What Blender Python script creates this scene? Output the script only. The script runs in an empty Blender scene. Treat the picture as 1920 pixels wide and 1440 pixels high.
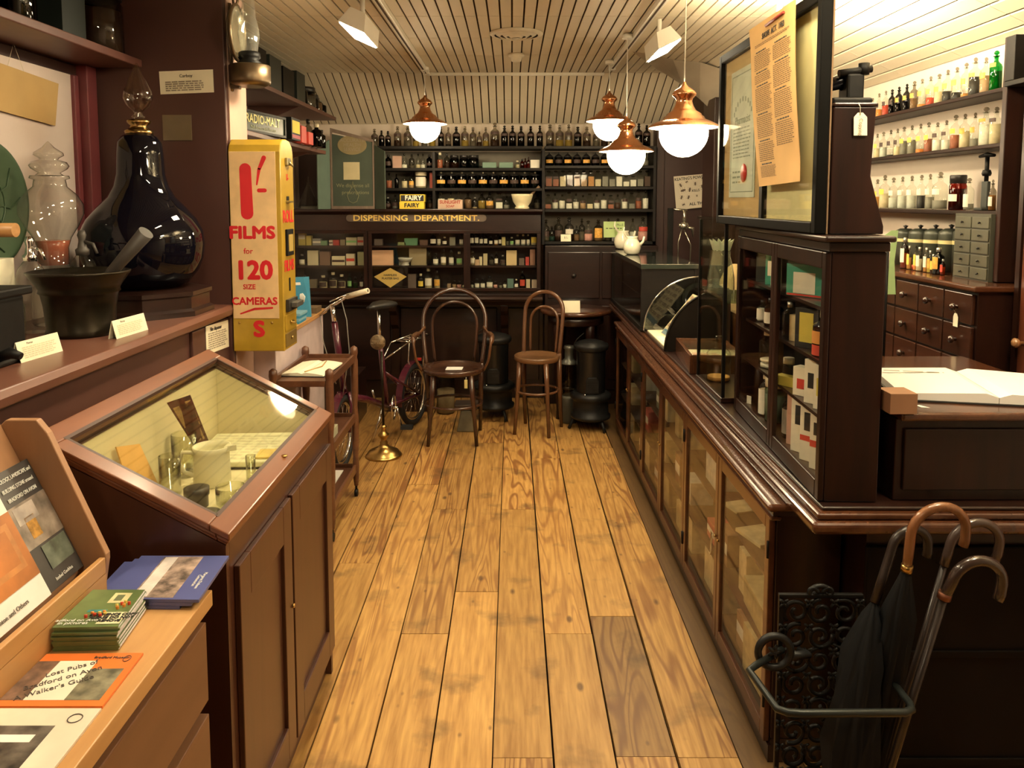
import bpy, math, random
from mathutils import Vector, Matrix
random.seed(7)
sc = bpy.context.scene
COL = sc.collection
PI = math.pi
# ---------------------------------------------------------------- camera
FPX = 1450.0; PITCH = math.radians(4.9); HC = 1.6
cd = bpy.data.cameras.new('camera'); cam = bpy.data.objects.new('camera', cd); COL.objects.link(cam)
cam.location = (0, 0, HC); cam.rotation_euler = (PI/2 - PITCH, 0, 0)
cd.sensor_fit = 'HORIZONTAL'; cd.sensor_width = 36; cd.lens = FPX/1920*36
cd.shift_y = -220/1920; cd.clip_start = .02; cd.clip_end = 60
sc.camera = cam
# ---------------------------------------------------------------- exposure, world
sc.view_settings.view_transform = 'Standard'; sc.view_settings.look = 'None'
sc.view_settings.exposure = 1.27; sc.view_settings.gamma = 1.0; sc.view_settings.use_curve_mapping = False
w = bpy.data.worlds.new('world'); sc.world = w; w.use_nodes = True
w.node_tree.nodes['Background'].inputs[0].default_value = (1, .8, .55, 1)
w.node_tree.nodes['Background'].inputs[1].default_value = .012
sc.cycles.max_bounces = 8; sc.cycles.diffuse_bounces = 3; sc.cycles.glossy_bounces = 3
sc.cycles.transmission_bounces = 4; sc.cycles.transparent_max_bounces = 24
sc.cycles.caustics_reflective = False; sc.cycles.caustics_refractive = False
sc.cycles.use_denoising = True
sc.cycles.sample_clamp_indirect = 4.0
WARM = (1.0, .74, .42)
PWR = dict(pendant=26.0, spot=50.0)

_c, _s = math.cos(PITCH), math.sin(PITCH)
def W(px, py, X=None, Y=None, Z=None):
    """point of the place seen at a pixel of the photograph, on the plane X, Y or Z = given (survey helper)"""
    a = (px-960)/FPX; b = -(py-500)/FPX
    r = (a, _c+b*_s, -_s+b*_c)
    t = X/r[0] if X is not None else (Y/r[1] if Y is not None else (Z-HC)/r[2])
    return Vector((t*r[0], t*r[1], HC+t*r[2]))

# ---------------------------------------------------------------- materials
MATS = {}
def _new(name):
    m = bpy.data.materials.new(name); m.use_nodes = True; MATS[name] = m
    return m, m.node_tree, m.node_tree.nodes['Principled BSDF']
def M(name, col, rough=.5, metal=0.0, spec=.5, var=.12, vscale=9.0, bump=0.0, coat=0.0):
    if name in MATS: return MATS[name]
    m, nt, b = _new(name)
    b.inputs['Roughness'].default_value = rough; b.inputs['Metallic'].default_value = metal
    b.inputs['Specular IOR Level'].default_value = spec; b.inputs['Coat Weight'].default_value = coat
    tc = nt.nodes.new('ShaderNodeTexCoord'); n = nt.nodes.new('ShaderNodeTexNoise')
    n.inputs['Scale'].default_value = vscale; n.inputs['Detail'].default_value = 5
    nt.links.new(tc.outputs['Object'], n.inputs['Vector'])
    r = nt.nodes.new('ShaderNodeValToRGB'); r.color_ramp.elements[0].position = .3; r.color_ramp.elements[1].position = .7
    r.color_ramp.elements[0].color = tuple(c*(1-var) for c in col[:3])+(1,)
    r.color_ramp.elements[1].color = tuple(min(1, c*(1+var)) for c in col[:3])+(1,)
    nt.links.new(n.outputs['Fac'], r.inputs['Fac']); nt.links.new(r.outputs['Color'], b.inputs['Base Color'])
    if bump:
        bp = nt.nodes.new('ShaderNodeBump'); bp.inputs['Strength'].default_value = bump; bp.inputs['Distance'].default_value = .004
        nt.links.new(n.outputs['Fac'], bp.inputs['Height']); nt.links.new(bp.outputs['Normal'], b.inputs['Normal'])
    return m
def wood(name, c1, c2, axis='Y', rough=.35, scale=14.0, coat=0.0, bump=.12, stretch=.09, per_island=0.0):
    if name in MATS: return MATS[name]
    m, nt, b = _new(name)
    b.inputs['Roughness'].default_value = rough; b.inputs['Coat Weight'].default_value = coat
    b.inputs['Coat Roughness'].default_value = .12
    tc = nt.nodes.new('ShaderNodeTexCoord'); mp = nt.nodes.new('ShaderNodeMapping')
    k = {'X': (stretch, 1, 1), 'Y': (1, stretch, 1), 'Z': (1, 1, stretch)}[axis]
    mp.inputs['Scale'].default_value = k
    nt.links.new(tc.outputs['Object'], mp.inputs['Vector'])
    n = nt.nodes.new('ShaderNodeTexNoise'); n.inputs['Scale'].default_value = scale; n.inputs['Detail'].default_value = 6
    n.inputs['Distortion'].default_value = 1.2
    nt.links.new(mp.outputs[0], n.inputs['Vector'])
    n2 = nt.nodes.new('ShaderNodeTexNoise'); n2.inputs['Scale'].default_value = scale*7; n2.inputs['Detail'].default_value = 3
    nt.links.new(mp.outputs[0], n2.inputs['Vector'])
    mx = nt.nodes.new('ShaderNodeMath'); mx.operation = 'MULTIPLY_ADD'; mx.inputs[1].default_value = .35
    nt.links.new(n2.outputs['Fac'], mx.inputs[0]); nt.links.new(n.outputs['Fac'], mx.inputs[2])
    r = nt.nodes.new('ShaderNodeValToRGB'); r.color_ramp.elements[0].position = .45; r.color_ramp.elements[1].position = .9
    r.color_ramp.elements[0].color = tuple(c1)+(1,); r.color_ramp.elements[1].color = tuple(c2)+(1,)
    nt.links.new(mx.outputs[0], r.inputs['Fac']); nt.links.new(r.outputs['Color'], b.inputs['Base Color'])
    bp = nt.nodes.new('ShaderNodeBump'); bp.inputs['Strength'].default_value = bump; bp.inputs['Distance'].default_value = .002
    nt.links.new(mx.outputs[0], bp.inputs['Height']); nt.links.new(bp.outputs['Normal'], b.inputs['Normal'])
    return m
def glass(name, tint=(.93, .95, .92), gloss=1.0, ior=1.5, milk=0.0):
    """thin clear glass: tinted see-through with a Fresnel sheen"""
    if name in MATS: return MATS[name]
    m, nt, b = _new(name); nt.nodes.remove(b)
    out = nt.nodes['Material Output']
    t = nt.nodes.new('ShaderNodeBsdfTransparent'); t.inputs[0].default_value = tuple(tint)+(1,)
    g = nt.nodes.new('ShaderNodeBsdfGlossy'); g.inputs['Roughness'].default_value = .03
    # Schlick reflectance that is the same on both faces of the thin glass
    ge = nt.nodes.new('ShaderNodeNewGeometry'); dt = nt.nodes.new('ShaderNodeVectorMath'); dt.operation = 'DOT_PRODUCT'
    nt.links.new(ge.outputs['Normal'], dt.inputs[0]); nt.links.new(ge.outputs['Incoming'], dt.inputs[1])
    def mth(op, a, b_=None, c_=None):
        q = nt.nodes.new('ShaderNodeMath'); q.operation = op
        for i, v in enumerate((a, b_, c_)):
            if v is None: continue
            if isinstance(v, (int, float)): q.inputs[i].default_value = v
            else: nt.links.new(v, q.inputs[i])
        return q.outputs[0]
    f0 = ((ior-1)/(ior+1))**2
    pw = mth('POWER', mth('SUBTRACT', 1.0, mth('ABSOLUTE', dt.outputs['Value'])), 5.0)
    class K: pass
    k = K(); k.outputs = [mth('MULTIPLY', mth('MULTIPLY_ADD', pw, 1-f0, f0), gloss)]
    mx = nt.nodes.new('ShaderNodeMixShader')
    base = t.outputs[0]
    if milk:
        d = nt.nodes.new('ShaderNodeBsdfDiffuse'); d.inputs[0].default_value = tuple(tint)+(1,)
        mm = nt.nodes.new('ShaderNodeMixShader'); mm.inputs[0].default_value = milk
        nt.links.new(t.outputs[0], mm.inputs[1]); nt.links.new(d.outputs[0], mm.inputs[2]); base = mm.outputs[0]
    nt.links.new(k.outputs[0], mx.inputs[0]); nt.links.new(base, mx.inputs[1]); nt.links.new(g.outputs[0], mx.inputs[2])
    nt.links.new(mx.outputs[0], out.inputs[0])
    return m
def emit(name, col, strength):
    if name in MATS: return MATS[name]
    m, nt, b = _new(name)
    b.inputs['Base Color'].default_value = (.9, .9, .85, 1)
    b.inputs['Emission Color'].default_value = tuple(col)+(1,); b.inputs['Emission Strength'].default_value = strength
    return m

# ---------------------------------------------------------------- mesh builder
class MB:
    def __init__(self): self.v = []; self.f = []; self.s = []
    def add(self, vs, fs, smooth=False, T=None):
        k = len(self.v)
        for p in vs:
            p = Vector(p)
            self.v.append(T @ p if T is not None else p)
        for f in fs: self.f.append([i+k for i in f]); self.s.append(smooth)
        return self
    def box(self, x0, x1, y0, y1, z0, z1, T=None):
        vs = [(x, y, z) for z in (z0, z1) for y in (y0, y1) for x in (x0, x1)]
        return self.add(vs, [(0, 2, 3, 1), (4, 5, 7, 6), (0, 1, 5, 4), (2, 6, 7, 3), (0, 4, 6, 2), (1, 3, 7, 5)], False, T)
    def cbox(self, c, sz, T=None):
        return self.box(c[0]-sz[0]/2, c[0]+sz[0]/2, c[1]-sz[1]/2, c[1]+sz[1]/2, c[2]-sz[2]/2, c[2]+sz[2]/2, T)
    def hexa(self, low, high):
        """box from 4 lower + 4 upper corners in ring order"""
        return self.add(list(low)+list(high), [(3, 2, 1, 0), (4, 5, 6, 7), (0, 1, 5, 4), (1, 2, 6, 5), (2, 3, 7, 6), (3, 0, 4, 7)])
    def lathe(self, prof, c=(0, 0, 0), n=20, T=None, cap=True, smooth=True, a0=0.0, sy=1.0):
        vs = []; fs = []
        for r, z in prof:
            for i in range(n):
                a = a0+2*PI*i/n; vs.append((c[0]+r*math.cos(a), c[1]+sy*r*math.sin(a), c[2]+z))
        for j in range(len(prof)-1):
            for i in range(n):
                fs.append((j*n+i, j*n+(i+1) % n, (j+1)*n+(i+1) % n, (j+1)*n+i))
        self.add(vs, fs, smooth, T)
        if cap:
            k = len(self.v)-len(vs)
            if prof[0][0] > 1e-5: self.f.append([k+i for i in range(n)][::-1]); self.s.append(False)
            if prof[-1][0] > 1e-5: self.f.append([k+(len(prof)-1)*n+i for i in range(n)]); self.s.append(False)
        return self
    def cyl(self, p, q, r, n=12, r2=None):
        return self.tube([p, q], [r, r if r2 is None else r2], n)
    def tube(self, pts, r, n=8, closed=False, squash=None):
        pts = [Vector(p) for p in pts]; m = len(pts)
        rr = r if isinstance(r, (list, tuple)) else [r]*m
        tang = []
        for i in range(m):
            if closed: t = pts[(i+1) % m]-pts[i-1]
            else: t = pts[min(i+1, m-1)]-pts[max(i-1, 0)]
            tang.append(t.normalized() if t.length > 1e-9 else Vector((0, 0, 1)))
        up = Vector((0, 0, 1)) if abs(tang[0].z) < .9 else Vector((1, 0, 0))
        nrm = (up-tang[0]*up.dot(tang[0])).normalized()
        vs = []
        for i in range(m):
            nrm = (nrm-tang[i]*nrm.dot(tang[i]))
            nrm = nrm.normalized() if nrm.length > 1e-6 else tang[i].orthogonal().normalized()
            bn = tang[i].cross(nrm)
            for k in range(n):
                a = 2*PI*k/n
                vs.append(pts[i]+(nrm*math.cos(a)+bn*math.sin(a)*(squash or 1))*rr[i])
        fs = []
        for i in range(m if closed else m-1):
            j = (i+1) % m
            for k in range(n):
                fs.append((i*n+k, i*n+(k+1) % n, j*n+(k+1) % n, j*n+k))
        k0 = len(self.v); self.add(vs, fs, True)
        if not closed:
            self.f.append([k0+k for k in range(n)][::-1]); self.s.append(False)
            self.f.append([k0+(m-1)*n+k for k in range(n)]); self.s.append(False)
        return self
    def prism(self, poly, ax, a, b):
        """poly: 2-D ring; ax: axis of extrusion ('X': poly is (y,z), 'Y': (x,z), 'Z': (x,y))"""
        def P(p, t): return {'X': (t, p[0], p[1]), 'Y': (p[0], t, p[1]), 'Z': (p[0], p[1], t)}[ax]
        n = len(poly); vs = [P(p, a) for p in poly]+[P(p, b) for p in poly]
        fs = [list(range(n))[::-1], [n+i for i in range(n)]]+[(i, (i+1) % n, n+(i+1) % n, n+i) for i in range(n)]
        return self.add(vs, fs)
    def quad(self, a, b, c, d): return self.add([a, b, c, d], [(0, 1, 2, 3)])
    def slab(self, a, b, c, d, t):
        """thin sheet a-b-c-d with thickness t along its normal"""
        a, b, c, d = map(Vector, (a, b, c, d)); n = (b-a).cross(d-a).normalized()*t
        return self.hexa([a-n, b-n, c-n, d-n], [a, b, c, d])
    def build(self, name, mat, parent=None, loc=None, bevel=0, seg=2):
        me = bpy.data.meshes.new(name)
        org = Vector(loc) if loc is not None else (Vector(ORG[parent.name]) if parent is not None else Vector((0, 0, 0)))
        me.from_pydata([tuple(v-org) for v in self.v], [], self.f)
        me.polygons.foreach_set('use_smooth', self.s)
        me.materials.append(mat); me.update()
        import bmesh as _b
        bm = _b.new(); bm.from_mesh(me); _b.ops.recalc_face_normals(bm, faces=bm.faces); bm.to_mesh(me); bm.free()
        o = bpy.data.objects.new(name, me); COL.objects.link(o)
        if parent is not None:
            o.parent = parent; o.location = org-Vector(ORG[parent.name])
        else: o.location = org
        ORG[o.name] = tuple(org)
        if bevel:
            m = o.modifiers.new('edge', 'BEVEL'); m.width = bevel; m.segments = seg; m.limit_method = 'ANGLE'; m.angle_limit = math.radians(40)
        return o
ORG = {}
def tag(o, label=None, cat=None, group=None, kind=None):
    if label: o['label'] = label
    if cat: o['category'] = cat
    if group: o['group'] = group
    if kind: o['kind'] = kind
    return o
def thing(name, label, cat, loc, group=None):
    o = bpy.data.objects.new(name, None); o.empty_display_size = .05
    COL.objects.link(o); o.location = loc; ORG[o.name] = tuple(loc)
    return tag(o, label, cat, group)
def structure(name, mb, mat, bevel=0): return tag(mb.build(name, mat, bevel=bevel), kind='structure')
def text(s, size, mat, parent, org, right, up, name='lettering', align='CENTER', sx=1.0, ext=.0003, bold=0.0, spacing=1.0):
    cu = bpy.data.curves.new('t', 'FONT'); cu.body = s; cu.size = size; cu.align_x = align; cu.align_y = 'CENTER'
    cu.extrude = ext; cu.space_character = spacing; cu.resolution_u = 3
    o = bpy.data.objects.new('t', cu); COL.objects.link(o)
    bpy.context.view_layer.update()
    me = bpy.data.meshes.new_from_object(o.evaluated_get(bpy.context.evaluated_depsgraph_get()))
    bpy.data.objects.remove(o); bpy.data.curves.remove(cu)
    R = Vector(right).normalized(); U = Vector(up).normalized(); U = (U-R*U.dot(R)).normalized(); N = R.cross(U)
    T = Matrix(((R.x*sx, U.x, N.x, 0), (R.y*sx, U.y, N.y, 0), (R.z*sx, U.z, N.z, 0), (0, 0, 0, 1)))
    T = Matrix.Translation(Vector(org)-Vector(ORG[parent.name])) @ T
    if bold:   # thicken the strokes with shifted copies of the outline
        import bmesh as _b
        bm = _b.new(); d = bold*size*1.1
        for i_, (dx, dy) in enumerate(((-d/sx, 0), (d/sx, 0), (0, d), (0, -d), (-.7*d/sx, .7*d), (.7*d/sx, -.7*d), (.7*d/sx, .7*d), (-.7*d/sx, -.7*d))):
            m2 = me.copy(); m2.transform(Matrix.Translation((dx, dy, .00005*(i_+1)))); bm.from_mesh(m2); bpy.data.meshes.remove(m2)
        bm.to_mesh(me); bm.free()
    me.transform(T); me.materials.clear(); me.materials.append(mat); me.name = name
    ob = bpy.data.objects.new(name, me); COL.objects.link(ob); ob.parent = parent; ORG[ob.name] = ORG[parent.name]
    return ob
def textlines(parent, org, right, up, w, h, n, mat, name='print_marking', seed=1, fill=.55, ragged=.15):
    """n lines of small print as thin raised strokes; org is the top-left corner"""
    rnd = random.Random(seed); R = Vector(right).normalized(); U = Vector(up).normalized(); N = R.cross(U)*.0004
    mb = MB(); org = Vector(org); lh = h/n
    for i in range(n):
        x = 0; end = w*(1-rnd.random()*ragged)
        y = -lh*(i+.5)
        while x < end-lh*.4:
            ww = min(lh*rnd.uniform(1.0, 3.2), end-x)
            a = org+R*x+U*(y-lh*fill/2)+N; b = a+R*ww; c = b+U*lh*fill; d = a+U*lh*fill
            mb.quad(a, b, c, d); x += ww+lh*.45
    return mb.build(name, mat, parent)
# ================================================================= colours
MAH = wood('mahogany', (.009, .0035, .0022), (.028, .0088, .005), 'Y', .32, 10, coat=.3)
MAHZ = wood('mahogany_upright', (.009, .0034, .0023), (.026, .0080, .0046), 'Z', .36, 10, coat=.1)
MAHZ.node_tree.nodes['Principled BSDF'].inputs['Specular IOR Level'].default_value = .3
MAHX = wood('mahogany_cross', (.008, .0032, .0022), (.024, .0074, .0044), 'X', .32, 10, coat=.3)
MAHL = wood('mahogany_rubbed', (.045, .014, .006), (.095, .032, .012), 'Y', .26, 12, coat=.5)
DRAW = wood('drawer_mahogany', (.016, .0055, .003), (.058, .018, .008), 'Y', .3, 8, coat=.4)
BLACKWOOD = wood('black_stained_wood', (.004, .003, .0026), (.009, .0062, .0045), 'X', .5, 12)
BLACKWOOD.node_tree.nodes['Principled BSDF'].inputs['Specular IOR Level'].default_value = .22
EBONY = M('ebonised_frame', (.004, .0036, .003), .5, spec=.07)
SHELFD = wood('dark_shelf_wood', (.010, .004, .0026), (.022, .008, .005), 'Y', .5, 10)
SHELFD.node_tree.nodes['Principled BSDF'].inputs['Specular IOR Level'].default_value = .2
PLUM = M('plum_brown_paint', (.075, .030, .023), .42, var=.06, vscale=3)
PLUMD = M('dark_plum_paint', (.034, .012, .009), .45, var=.08, vscale=3)
DESKW = wood('reddish_desk_wood', (.14, .045, .018), (.21, .072, .029), 'Y', .33, 7, coat=.25)
DESKS = wood('brown_desk_veneer', (.055, .018, .010), (.078, .027, .015), 'Z', .38, 7, coat=.15)
OAK = wood('honey_oak', (.44, .22, .075), (.58, .32, .12), 'Y', .4, 10)
VENEER = wood('brown_veneer', (.15, .068, .030), (.19, .088, .040), 'Y', .5, 5)
CREAM = M('cream_plaster', (.72, .62, .52), .75, var=.03)
PINKW = M('pinkish_white_paint', (.70, .58, .52), .7, var=.03)
CEIL = M('cream_ceiling_paint', (.70, .61, .45), .6, var=.05, vscale=2)
GAP = M('brown_ceiling_gap', (.06, .035, .018), .9)
PAPER = M('cream_paper', (.86, .80, .60), .8, var=.03)
WHITE = M('white_paper', (.88, .86, .80), .7, var=.02)
INK = M('black_ink', (.02, .018, .016), .6)
GREYINK = M('grey_ink', (.30, .25, .18), .7)
GOLD = M('gold_leaf', (.90, .58, .16), .32, metal=.35, var=.2)
BRASS = M('aged_brass', (.55, .36, .12), .28, metal=1, var=.2, vscale=20)
DBRASS = M('dark_bronze', (.030, .024, .015), .33, metal=.8, var=.35, vscale=12)
CHROME = M('chrome_plate', (.75, .73, .70), .15, metal=1)
IRON = M('black_iron', (.007, .0065, .006), .5, metal=.3, spec=.3, var=.3, vscale=30)
IRONG = M('greyish_cast_iron', (.016, .016, .016), .42, metal=.4, spec=.35, var=.3, vscale=20)
COPPER = M('polished_copper', (.82, .40, .20), .18, metal=1, var=.08)
WHITEP = M('white_enamel', (.80, .76, .66), .35, var=.03)
GL = glass('clear_glass', (.90, .92, .88)); GLP = glass('pane_glass', (.97, .975, .96), .65)
GLA = glass('amber_glass', (.45, .20, .06)); GLG = glass('green_glass', (.05, .45, .14)); GLD = glass('dark_glass', (.10, .085, .07))
GLN = glass('greenish_glass', (.62, .74, .62)); GLR = glass('red_brown_glass', (.38, .07, .02)); GLK = glass('greyed_glass', (.55, .53, .48))

# ================================================================= room shell
CZ = 2.51                       # flat ceiling height
BEND = 5.647; BACKY = 6.3; BTOP = 2.21
# floor boards
def make_floor():
    rnd = random.Random(3)
    bw = .1775; x0 = -.057
    joints = {-1: [3.05, 5.0], 0: [2.10, 3.9], 1: [2.74, 4.7], 2: [5.05], 3: [2.10, 4.9], -2: [2.74, 3.90], -3: [4.25], -4: [3.3], 4: [6.0], 5: [4.1], -5: [5.1]}
    g = [MB(), MB(), MB()]
    for k in range(-17, 19):
        xa = x0+k*bw; xb = xa+bw
        ys = [-2.6]+joints.get(k, [rnd.uniform(1, 2.5), rnd.uniform(3.4, 5)])+[6.5]
        if k == 2: ys = [-2.6, 2.105, 2.86, 6.5]
        for i in range(len(ys)-1):
            w_ = 1 if (k == 2 and i == 1) else 0
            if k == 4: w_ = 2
            e = rnd.uniform(.0018, .0042)
            g[w_].box(xa+e, xb-rnd.choice((.0012, .0025, .0040)), ys[i]+.0012, ys[i+1]-.0012, -.02, rnd.uniform(-.0012, 0))
    return g
def floor_mat(name, dark=0.0):
    m, nt, b = _new(name); N = nt.nodes.new; L = nt.links.new
    tc = N('ShaderNodeTexCoord'); gi = N('ShaderNodeNewGeometry')
    # shift the grain of each board
    off = N('ShaderNodeVectorMath'); off.operation = 'SCALE'; cmb = N('ShaderNodeCombineXYZ')
    L(gi.outputs['Random Per Island'], cmb.inputs[0]); L(gi.outputs['Random Per Island'], cmb.inputs[1]); L(gi.outputs['Random Per Island'], cmb.inputs[2])
    L(cmb.outputs[0], off.inputs[0]); off.inputs['Scale'].default_value = 37.0
    ad = N('ShaderNodeVectorMath'); ad.operation = 'ADD'; L(tc.outputs['Object'], ad.inputs[0]); L(off.outputs[0], ad.inputs[1])
    mp = N('ShaderNodeMapping'); mp.inputs['Scale'].default_value = (1, .075, 1); L(ad.outputs[0], mp.inputs['Vector'])
    n = N('ShaderNodeTexNoise'); n.inputs['Scale'].default_value = 7; n.inputs['Detail'].default_value = 2; n.inputs['Distortion'].default_value = .5; L(mp.outputs[0], n.inputs['Vector'])
    # cathedral grain: contour lines of the slow noise
    sn = N('ShaderNodeMath'); sn.operation = 'MULTIPLY'; sn.inputs[1].default_value = 95; L(n.outputs['Fac'], sn.inputs[0])
    sn2 = N('ShaderNodeMath'); sn2.operation = 'SINE'; L(sn.outputs[0], sn2.inputs[0])
    sh = N('ShaderNodeMapRange'); sh.inputs['From Min'].default_value = .1; sh.inputs['From Max'].default_value = 1; L(sn2.outputs[0], sh.inputs['Value'])
    # only the heart of each board shows strong figure
    msk = N('ShaderNodeTexNoise'); msk.inputs['Scale'].default_value = 2.2; L(mp.outputs[0], msk.inputs['Vector'])
    mr = N('ShaderNodeMapRange'); mr.inputs['From Min'].default_value = .40; mr.inputs['From Max'].default_value = .60; L(msk.outputs['Fac'], mr.inputs['Value'])
    mm = N('ShaderNodeMath'); mm.operation = 'MULTIPLY'; L(sh.outputs[0], mm.inputs[0]); L(mr.outputs[0], mm.inputs[1])
    fine = N('ShaderNodeTexNoise'); fine.inputs['Scale'].default_value = 70; fine.inputs['Detail'].default_value = 4; L(mp.outputs[0], fine.inputs['Vector'])
    base = N('ShaderNodeValToRGB'); L(fine.outputs['Fac'], base.inputs['Fac'])
    base.color_ramp.elements[0].position = .3; base.color_ramp.elements[0].color = (.355, .178, .048, 1)
    base.color_ramp.elements[1].position = .7; base.color_ramp.elements[1].color = (.57, .325, .100, 1)
    mix = N('ShaderNodeMix'); mix.data_type = 'RGBA'; mix.inputs['B'].default_value = (.20, .075, .022, 1)
    k = N('ShaderNodeMath'); k.operation = 'MULTIPLY'; k.inputs[1].default_value = .85; L(mm.outputs[0], k.inputs[0])
    L(k.outputs[0], mix.inputs['Factor']); L(base.outputs['Color'], mix.inputs['A'])
    # board to board tone
    hv = N('ShaderNodeHueSaturation'); mrr = N('ShaderNodeMapRange'); mrr.inputs['To Min'].default_value = .80; mrr.inputs['To Max'].default_value = 1.14
    L(gi.outputs['Random Per Island'], mrr.inputs['Value']); L(mrr.outputs[0], hv.inputs['Value']); L(mix.outputs['Result'], hv.inputs['Color'])
    # knots
    mk = N('ShaderNodeMapping'); mk.inputs['Scale'].default_value = (5.2, 2.4, 0); L(ad.outputs[0], mk.inputs['Vector'])
    vo = N('ShaderNodeTexVoronoi'); vo.inputs['Scale'].default_value = 1.0; vo.inputs['Randomness'].default_value = 1; L(mk.outputs[0], vo.inputs['Vector'])
    kr = N('ShaderNodeMapRange'); kr.inputs['From Min'].default_value = .035; kr.inputs['From Max'].default_value = .075; kr.inputs['To Min'].default_value = .8; kr.inputs['To Max'].default_value = 0
    L(vo.outputs['Distance'], kr.inputs['Value'])
    mix2 = N('ShaderNodeMix'); mix2.data_type = 'RGBA'; mix2.inputs['B'].default_value = (.085, .04, .018, 1)
    L(kr.outputs[0], mix2.inputs['Factor']); L(hv.outputs['Color'], mix2.inputs['A'])
    # small nail marks and specks
    mk2 = N('ShaderNodeMapping'); mk2.inputs['Scale'].default_value = (13, 7.5, 0); L(ad.outputs[0], mk2.inputs['Vector'])
    vo2 = N('ShaderNodeTexVoronoi'); vo2.inputs['Scale'].default_value = 1.0; L(mk2.outputs[0], vo2.inputs['Vector'])
    kr2 = N('ShaderNodeMapRange'); kr2.inputs['From Min'].default_value = .04; kr2.inputs['From Max'].default_value = .11; kr2.inputs['To Min'].default_value = .65; kr2.inputs['To Max'].default_value = 0
    L(vo2.outputs['Distance'], kr2.inputs['Value'])
    mixs = N('ShaderNodeMix'); mixs.data_type = 'RGBA'; mixs.inputs['B'].default_value = (.12, .055, .022, 1)
    L(kr2.outputs[0], mixs.inputs['Factor']); L(mix2.outputs['Result'], mixs.inputs['A']); mix2 = mixs
    # stains and wear
    st = N('ShaderNodeTexNoise'); st.inputs['Scale'].default_value = 5.5; st.inputs['Detail'].default_value = 5; L(tc.outputs['Object'], st.inputs['Vector'])
    sr = N('ShaderNodeMapRange'); sr.inputs['From Min'].default_value = .57; sr.inputs['From Max'].default_value = .72; sr.inputs['To Max'].default_value = .7; L(st.outputs['Fac'], sr.inputs['Value'])
    mix3 = N('ShaderNodeMix'); mix3.data_type = 'RGBA'; mix3.inputs['B'].default_value = (.09, .05, .022, 1)
    L(sr.outputs[0], mix3.inputs['Factor']); L(mix2.outputs['Result'], mix3.inputs['A'])
    fin = mix3.outputs['Result']
    if dark:
        mix4 = N('ShaderNodeMix'); mix4.data_type = 'RGBA'; mix4.inputs['Factor'].default_value = dark; mix4.inputs['B'].default_value = (.075, .042, .018, 1)
        L(fin, mix4.inputs['A']); fin = mix4.outputs['Result']
    L(fin, b.inputs['Base Color'])
    b.inputs['Roughness'].default_value = .46; b.inputs['Specular IOR Level'].default_value = .35
    bp = N('ShaderNodeBump'); bp.inputs['Strength'].default_value = .25; bp.inputs['Distance'].default_value = .0015
    L(fine.outputs['Fac'], bp.inputs['Height']); L(bp.outputs['Normal'], b.inputs['Normal'])
    return m
fg = make_floor()
fl = fg[0].build('floor', floor_mat('worn_pine_boards')); tag(fl, kind='structure')
fl2 = fg[1].build('dark_board', floor_mat('stained_dark_board', .55), fl); fl2['label'] = 'short dark stained floor board'
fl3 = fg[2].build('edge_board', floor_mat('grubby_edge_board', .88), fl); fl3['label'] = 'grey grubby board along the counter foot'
structure('floor_slab', MB().box(-3.2, 3.4, -2.6, 6.6, -.12, -.022), M('underfloor', (.012, .009, .007), .9))
# ceiling: slats with gaps and cross joints; flat, hipped down to the far wall and to the side wall
XB = 1.29; SLX = .44; SLY = (CZ-BTOP)/(BACKY-BEND); RW_ = 1.96
def zc_at(x, y): return min(CZ, CZ-max(0, x-XB)*SLX, CZ-max(0, y-BEND)*SLY)
def on_ceiling(px, py, off=0.0):
    p = W(px, py, Z=CZ-off)
    if p.x > XB:
        a = (px-960)/FPX; b = -(py-500)/FPX; r = (a, _c+b*_s, -_s+b*_c)
        t = (CZ-off+SLX*XB-HC)/(r[2]+SLX*r[0]); p = Vector((t*r[0], t*r[1], HC+t*r[2]))
    return p
cb = MB(); sw = .0588
strips = [(i*sw, (i+1)*sw) for i in range(-34, 22)]; x_ = 22*sw
while x_ < RW_-.01: strips.append((x_, min(x_+.075, RW_-.001))); x_ += .075
def slat(xa, xb, ya, yb):
    n = Vector((0, 0, .008))
    lo = [Vector((x, y, zc_at(x, y))) for x, y in ((xa, ya), (xb, ya), (xb, yb), (xa, yb))]
    cb.hexa(lo, [p+n for p in lo])
for xa, xb in strips:
    g_ = .0045 if xa < XB else .0062
    xa += g_; xb -= g_; xm = (xa+xb)/2
    yh = BEND+max(0, xm-XB)*SLX/SLY
    ys = [3.415+.513*k for k in range(-13, 6)]
    ys = [y for y in ys if y < yh-.06]+[yh]
    for j in range(len(ys)-1): slat(xa, xb, ys[j]+.0022, ys[j+1]-.0022)
    ym = min(yh+(BACKY-yh)*.5, BACKY-.02)
    slat(xa, xb, yh+.0015, ym-.0015); slat(xa, xb, ym+.0015, BACKY-.001)
structure('ceiling', cb, CEIL)
mb = MB()
e = .0125
def blk(x0, x1, y0, y1, zf):
    lo = [Vector((x, y, zf(x, y)+e)) for x, y in ((x0, y0), (x1, y0), (x1, y1), (x0, y1))]
    mb.hexa(lo, [Vector((p.x, p.y, CZ+.1)) for p in lo])
flat_ = lambda x, y: CZ; sy_ = lambda x, y: CZ-max(0, y-BEND)*SLY; sx_f = lambda x, y: CZ-max(0, x-XB)*SLX
blk(-2.2, XB, -2.6, BEND, flat_); blk(-2.2, XB, BEND, 6.45, sy_)
blk(XB, 2.1, -2.6, BEND, sx_f); blk(XB, 2.1, BEND, 6.45, lambda x, y: max(zc_at(x, y), CZ-.6*0-9) )
structure('ceiling_backing', mb, GAP)
structure('wall_back', MB().box(-2.2, 3.1, BACKY+.005, BACKY+.15, 0, 2.3), CREAM)
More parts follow.
